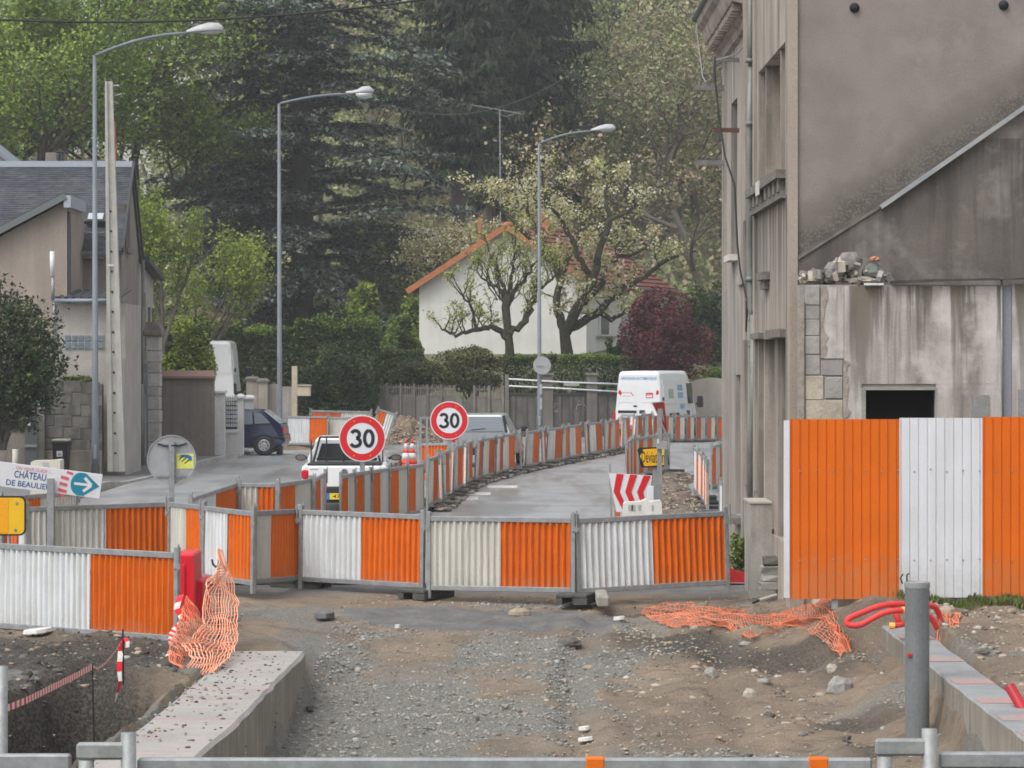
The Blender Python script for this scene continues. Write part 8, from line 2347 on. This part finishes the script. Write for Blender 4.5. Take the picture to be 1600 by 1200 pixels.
# barrier tape
TAPEW = mat('tape_white', (.62, .60, .58), rough=.5)
def tape(pts_, w, label, seg=.10, up=(0, 0, 1), twist=0):
    t = thing('barrier_tape', label, 'barrier tape', pts_[0])
    pts_ = [Vector(p) for p in pts_]
    L = [0]
    for i in range(1, len(pts_)): L.append(L[-1]+(pts_[i]-pts_[i-1]).length)
    def at(s):
        for i in range(1, len(pts_)):
            if s <= L[i] or i == len(pts_)-1:
                f = (s-L[i-1])/max(1e-6, L[i]-L[i-1]); return pts_[i-1].lerp(pts_[i], min(1, f))
    n = max(2, int(L[-1]/seg)); up = Vector(up)
    for colr in (0, 1):
        mb = MB()
        for k in range(n):
            if k % 2 != colr: continue
            a, b_ = at(k*seg), at(min(L[-1], (k+1)*seg))
            u1 = Matrix.Rotation(twist*k, 3, 'Z') @ up; u2 = Matrix.Rotation(twist*(k+1), 3, 'Z') @ up
            e = Vector((0, .0015, 0))
            mb.add([a-u1*w/2-e, b_-u2*w/2-e, b_+u2*w/2-e, a+u1*w/2-e, a-u1*w/2+e, b_-u2*w/2+e, b_+u2*w/2+e, a+u1*w/2+e], [(0, 1, 2, 3), (7, 6, 5, 4), (0, 4, 5, 1), (2, 6, 7, 3)])
        mb.build('red_bands' if colr == 0 else 'white_bands', RED if colr == 0 else TAPEW, t, True, fix=False)['kind'] = 'stuff'
    return t
tape([P(8, 1108, 25.4), P(42, 1094, 25.8), P(80, 1075, 26.6), P(120, 1055, 27.6), P(145, 1041, 28.2)], .055, 'red and white tape stretched from the left edge over the pit', .045)
tape([P(145, 1041, 28.2), P(153, 1045, 28.4), P(165, 1036, 28.7), P(180, 1018, 29.2), P(192, 999, 29.5)], .02, 'thin twisted red and white tape rising to the black rod', .04)
tape([P(192, 999, 29.5), P(188, 1020, 29.5), P(186, 1045, 29.4), P(188, 1065, 29.3), P(183, 1085, 29.3), P(178, 1104, 29.2)], .05, 'red and white tape end hanging straight down from the black rod', .11, (1, 0, 0), .25)
tape([P(195, 997, 29.45), P(200, 1003, 29.4), P(199, 1012, 29.4), P(195, 1008, 29.4)], .035, 'small loop of red and white tape tied at the top of the rod', .06, (1, 0, .2))
tape([P(282, 930, 33.4), P(275, 950, 33.3), P(284, 965, 33.2), P(271, 985, 32.8), P(266, 1010, 32.2), P(261, 1032, 31.5), P(266, 1046, 31)], .07, 'knotted red and white tape fluttering at the edge of the nearest barrier panel', .09, (1, 0, .3), .3)
tape([P(282, 1054, 30.4), P(292, 1058, 30.3), P(300, 1064, 30.2), P(312, 1060, 30.3)], .08, 'scrap of red and white tape lying on the left kerb top', .08, (.2, .3, 1), .4)
tag(MB().tube([P(193, 1070, 29.5), P(192, 983, 29.5)], .009, 6).build('steel_rod', ROPE, None), 'upright thin black rod carrying the red and white tape', 'steel rod')
tag(MB().tube([P(147, 1160, 28.2), P(144, 1036, 28.2)], .008, 6).build('steel_rod', ROPE, None), 'thin black rod leaning in the pit below the tape', 'steel rod')
# black broken asphalt plates, kerb stones on the site, litter
def slab(px, py, w, hh, m, label, name='asphalt_slab', cat='slab', lift=.02, dep=.25, tilt=0.1):
    c = ground_hit(px, py, lift); s = c.y/F
    random.seed(px+py); t = []
    for k in range(9):
        a = 2*math.pi*k/9; t.append((w*s/2*math.cos(a)*random.uniform(.8, 1.1), dep*math.sin(a)*random.uniform(.8, 1.1)))
    mb = MB().loft([[(x, y, x*tilt) for x, y in t], [(x*.96, y*.96, x*tilt+hh*s) for x, y in t]])
    o = mb.build(name, m); o.location = c
    return tag(o, label, cat)
slab(342, 970, 60, 6, ST_D, 'dark slab of earth beside the foot of the barriers', lift=.03)
slab(508, 964, 34, 7, mat('asphalt_lump', (.15, .155, .15), (.10, .105, .10), 8, .9, bump=.01), 'tilted grey lump of asphalt standing in the gravel', tilt=.05)
tag(box('kerb_block', CONC, None, XD(932, 39.6), XD(951, 39.6), 39.2, 40.4, -.05, ZD(928, 39.6), .02), 'loose concrete kerb block on end below the right front panel', 'kerb block')
kbl = thing('concrete_island', 'low concrete traffic island left of the chevron board', 'traffic island', (XD(930, 46.6), 46.6, 0))
MB().prism([(XD(914, 46.6), -.05), (XD(960, 46.6), -.05), (XD(955, 46.6), .24), (XD(934, 46.6), .26), (XD(921, 46.6), .22)], 45.6, 52, 'y').build('island_body', CONC, kbl, True)
LIT = mat('litter_white', (.62, .62, .60), rough=.6)
for (px, py, w, lab) in ((968, 968, 18, 'white crumpled paper near the orange net'), (913, 1140, 20, 'pale plastic scrap on the bare soil'), (915, 1157, 26, 'torn white and red packet on the bare soil'), (621, 981, 9, 'small white splinter in the gravel'), (57, 988, 46, 'white plastic sheet scrap under the nearest barrier panel')):
    slab(px, py, w, 5, LIT, lab, 'litter_scrap', 'litter', .03, .05 if w < 30 else .2)
for (px, py, w, lab) in ((484, 1110, 13, 'small black lump in the gravel near the left kerb'), (746, 1124, 7, 'tiny black stone in the middle gravel'), (1322, 1150, 18, 'black stone before the lower right fence')):
    slab(px, py, w, 6, ST_D, lab, 'black_stone', 'stone', .02, .06)
tb = thing('plastic_tube', 'white and black plastic tube lying before the stacked stones', 'tube', P(1195, 936, 39))
MB().tube([P(1186, 938, 38.9), P(1213, 930, 39.1)], .022, 8).build('white_tube', WHITE_G, tb, True); MB().tube([P(1177, 942, 38.8), P(1186, 938, 38.9)], .016, 8).build('black_end', BLACKC, tb, True)
# stacked rough stones at the pier
for (px, py, w, hh, m, lab) in ((1207, 876, 31, 13, ST_D, 'black flat stone on top of the stone stack by the hoarding'), (1206, 890, 34, 13, ST_G, 'grey stone second from the top of the stack by the hoarding'), (1204, 903, 28, 12, STONEG, 'light grey stone in the middle of the stack by the hoarding'), (1205, 915, 36, 12, ST_G, 'long bottom stone of the stack by the hoarding'), (1228, 932, 14, 12, mat('yellow_stone', (.52, .40, .18), (.4, .32, .16), 6, .9), 'yellow stone at the corner of the hoarding')):
    Ds = 40.2; c = P(px, py, Ds); s = Ds/F; random.seed(px*3+py)
    e = lambda: random.uniform(-.02, .02)
    q = MB().box(-w*s/2, w*s/2, -.16, .16, -hh*s/2, hh*s/2, .015); q.v = [(x+e(), y+e(), z+e()*.4) for x, y, z in q.v]
    o = q.build('stacked_stone', m); o.location = c; tag(o, lab, 'stone', 'stones stacked at the pier')
# heaps of earth
def heap(name, label, cx, cy, rx, ry, h, m, seed, z0=0):
    xx, yy = np.meshgrid(np.linspace(-1.15, 1.15, 60), np.linspace(-1.15, 1.15, 60))
    rr = np.sqrt(xx**2+yy**2)
    z = h*np.clip(1-rr**1.3, -.3, 1)*(1+.35*vnoise(xx, yy, .4, seed))+h*.16*vnoise(xx, yy, .16, seed+1)+h*.08*vnoise(xx, yy, .07, seed+2)
    o = grid_mesh(name, cx+xx*rx, cy+yy*ry, z0+z, m, smooth=True)
    return tag(o, label, 'earth heap')
EARTH = mat('heaped_earth', (.20, .15, .105), (.13, .10, .075), 2, .95, bump=.03, bscale=9, fine=.35, fscale=9)
heap('earth_heap', 'heap of pale stony earth before the concrete fence, behind the traffic cones', XD(640, 112), 112, 1.15, 1.2, .95, EARTH, 51, .0)
heap('earth_heap', 'dark brown lumpy heap beside the right mirror of the white pickup', XD(611, 67), 67, .55, .7, 1.15, mat('dark_earth', (.10, .075, .055), (.055, .045, .038), 3, .95, bump=.04, bscale=8, fine=.4, fscale=8), 61, -.2)
heap('earth_heap', 'low spoil of earth under the far left barrier panels', XD(470, 105.5), 105.6, 2.8, 1.2, .25, EARTH, 71, -.02)
tag(MB().bar((XD(412, 60), 60.5, .02), (XD(454, 60), 60, .02), .12, .05).build('wooden_batten', DARKT, None), 'dark wooden batten lying on the road left of the pickup', 'batten')
rs = np.random.RandomState(77); N = 400
a = rs.rand(N)*6.28; q = np.sqrt(rs.rand(N))
stones('heap_stones', np.stack([XD(640, 112)+q*np.cos(a)*1.1, 112+q*np.sin(a)*1.1-.1, np.clip(.92*(1-q**1.3), 0, 1)+.02], 1), rs.uniform(.04, .14, N), [ST_P, ST_B], 12, 'stones in the pale earth heap', mi=rs.randint(0, 2, N))

# grass and weeds at the foot of the hoarding
rs = np.random.RandomState(91); N = 1500
x = XD(1600-190*rs.rand(N)**1.4, 35.4); y = 35.3+.45*rs.rand(N); x = x+rs.normal(size=N)*.05
C = np.stack([x, y, height(x, y)+.03+.05*rs.rand(N)], 1)
gq = leaf_quads(C, rs.uniform(.012, .02, N), rs, up=0, aspect=5, D=np.stack([rs.normal(size=N)*.35, rs.normal(size=N)*.35, np.ones(N)], 1))
tag(quads('grass', gq, [L_HEDGET, L_OLIVE], None, mi=(rs.rand(N) < .6).astype(int)), 'thin grass growing at the foot of the hoarding', kind='stuff')

# fixing bolts of the tall hoarding
rs = np.random.RandomState(95)
for k in range(14):
    for zz in (.75, 1.75):
        x = XD(1250+k*25.5, 35.7)
        MB().lathe([(0, -.006), (.009, -.005), (.011, 0), (0, 0)], (x, 35.698, zz+.01*rs.normal()), 8, 'y').build('bolt', GALV, h, True)
# ================================================================== THIN SPRING HAZE
hz = MB().box(-140, 140, -32, 312, -5, 72).build('haze', None)
hm = bpy.data.materials.new('haze_air'); hm.use_nodes = True
hn = hm.node_tree; hn.nodes.clear()
ho_ = hn.nodes.new('ShaderNodeOutputMaterial'); pv = hn.nodes.new('ShaderNodeVolumePrincipled')
pv.inputs['Color'].default_value = (.93, .96, 1.0, 1)
pv.inputs['Density'].default_value = .00052
pv.inputs['Anisotropy'].default_value = .2
hn.links.new(pv.outputs[0], ho_.inputs['Volume'])
hz.data.materials.append(hm)
tag(hz, 'thin pale haze filling the valley air', kind='stuff')
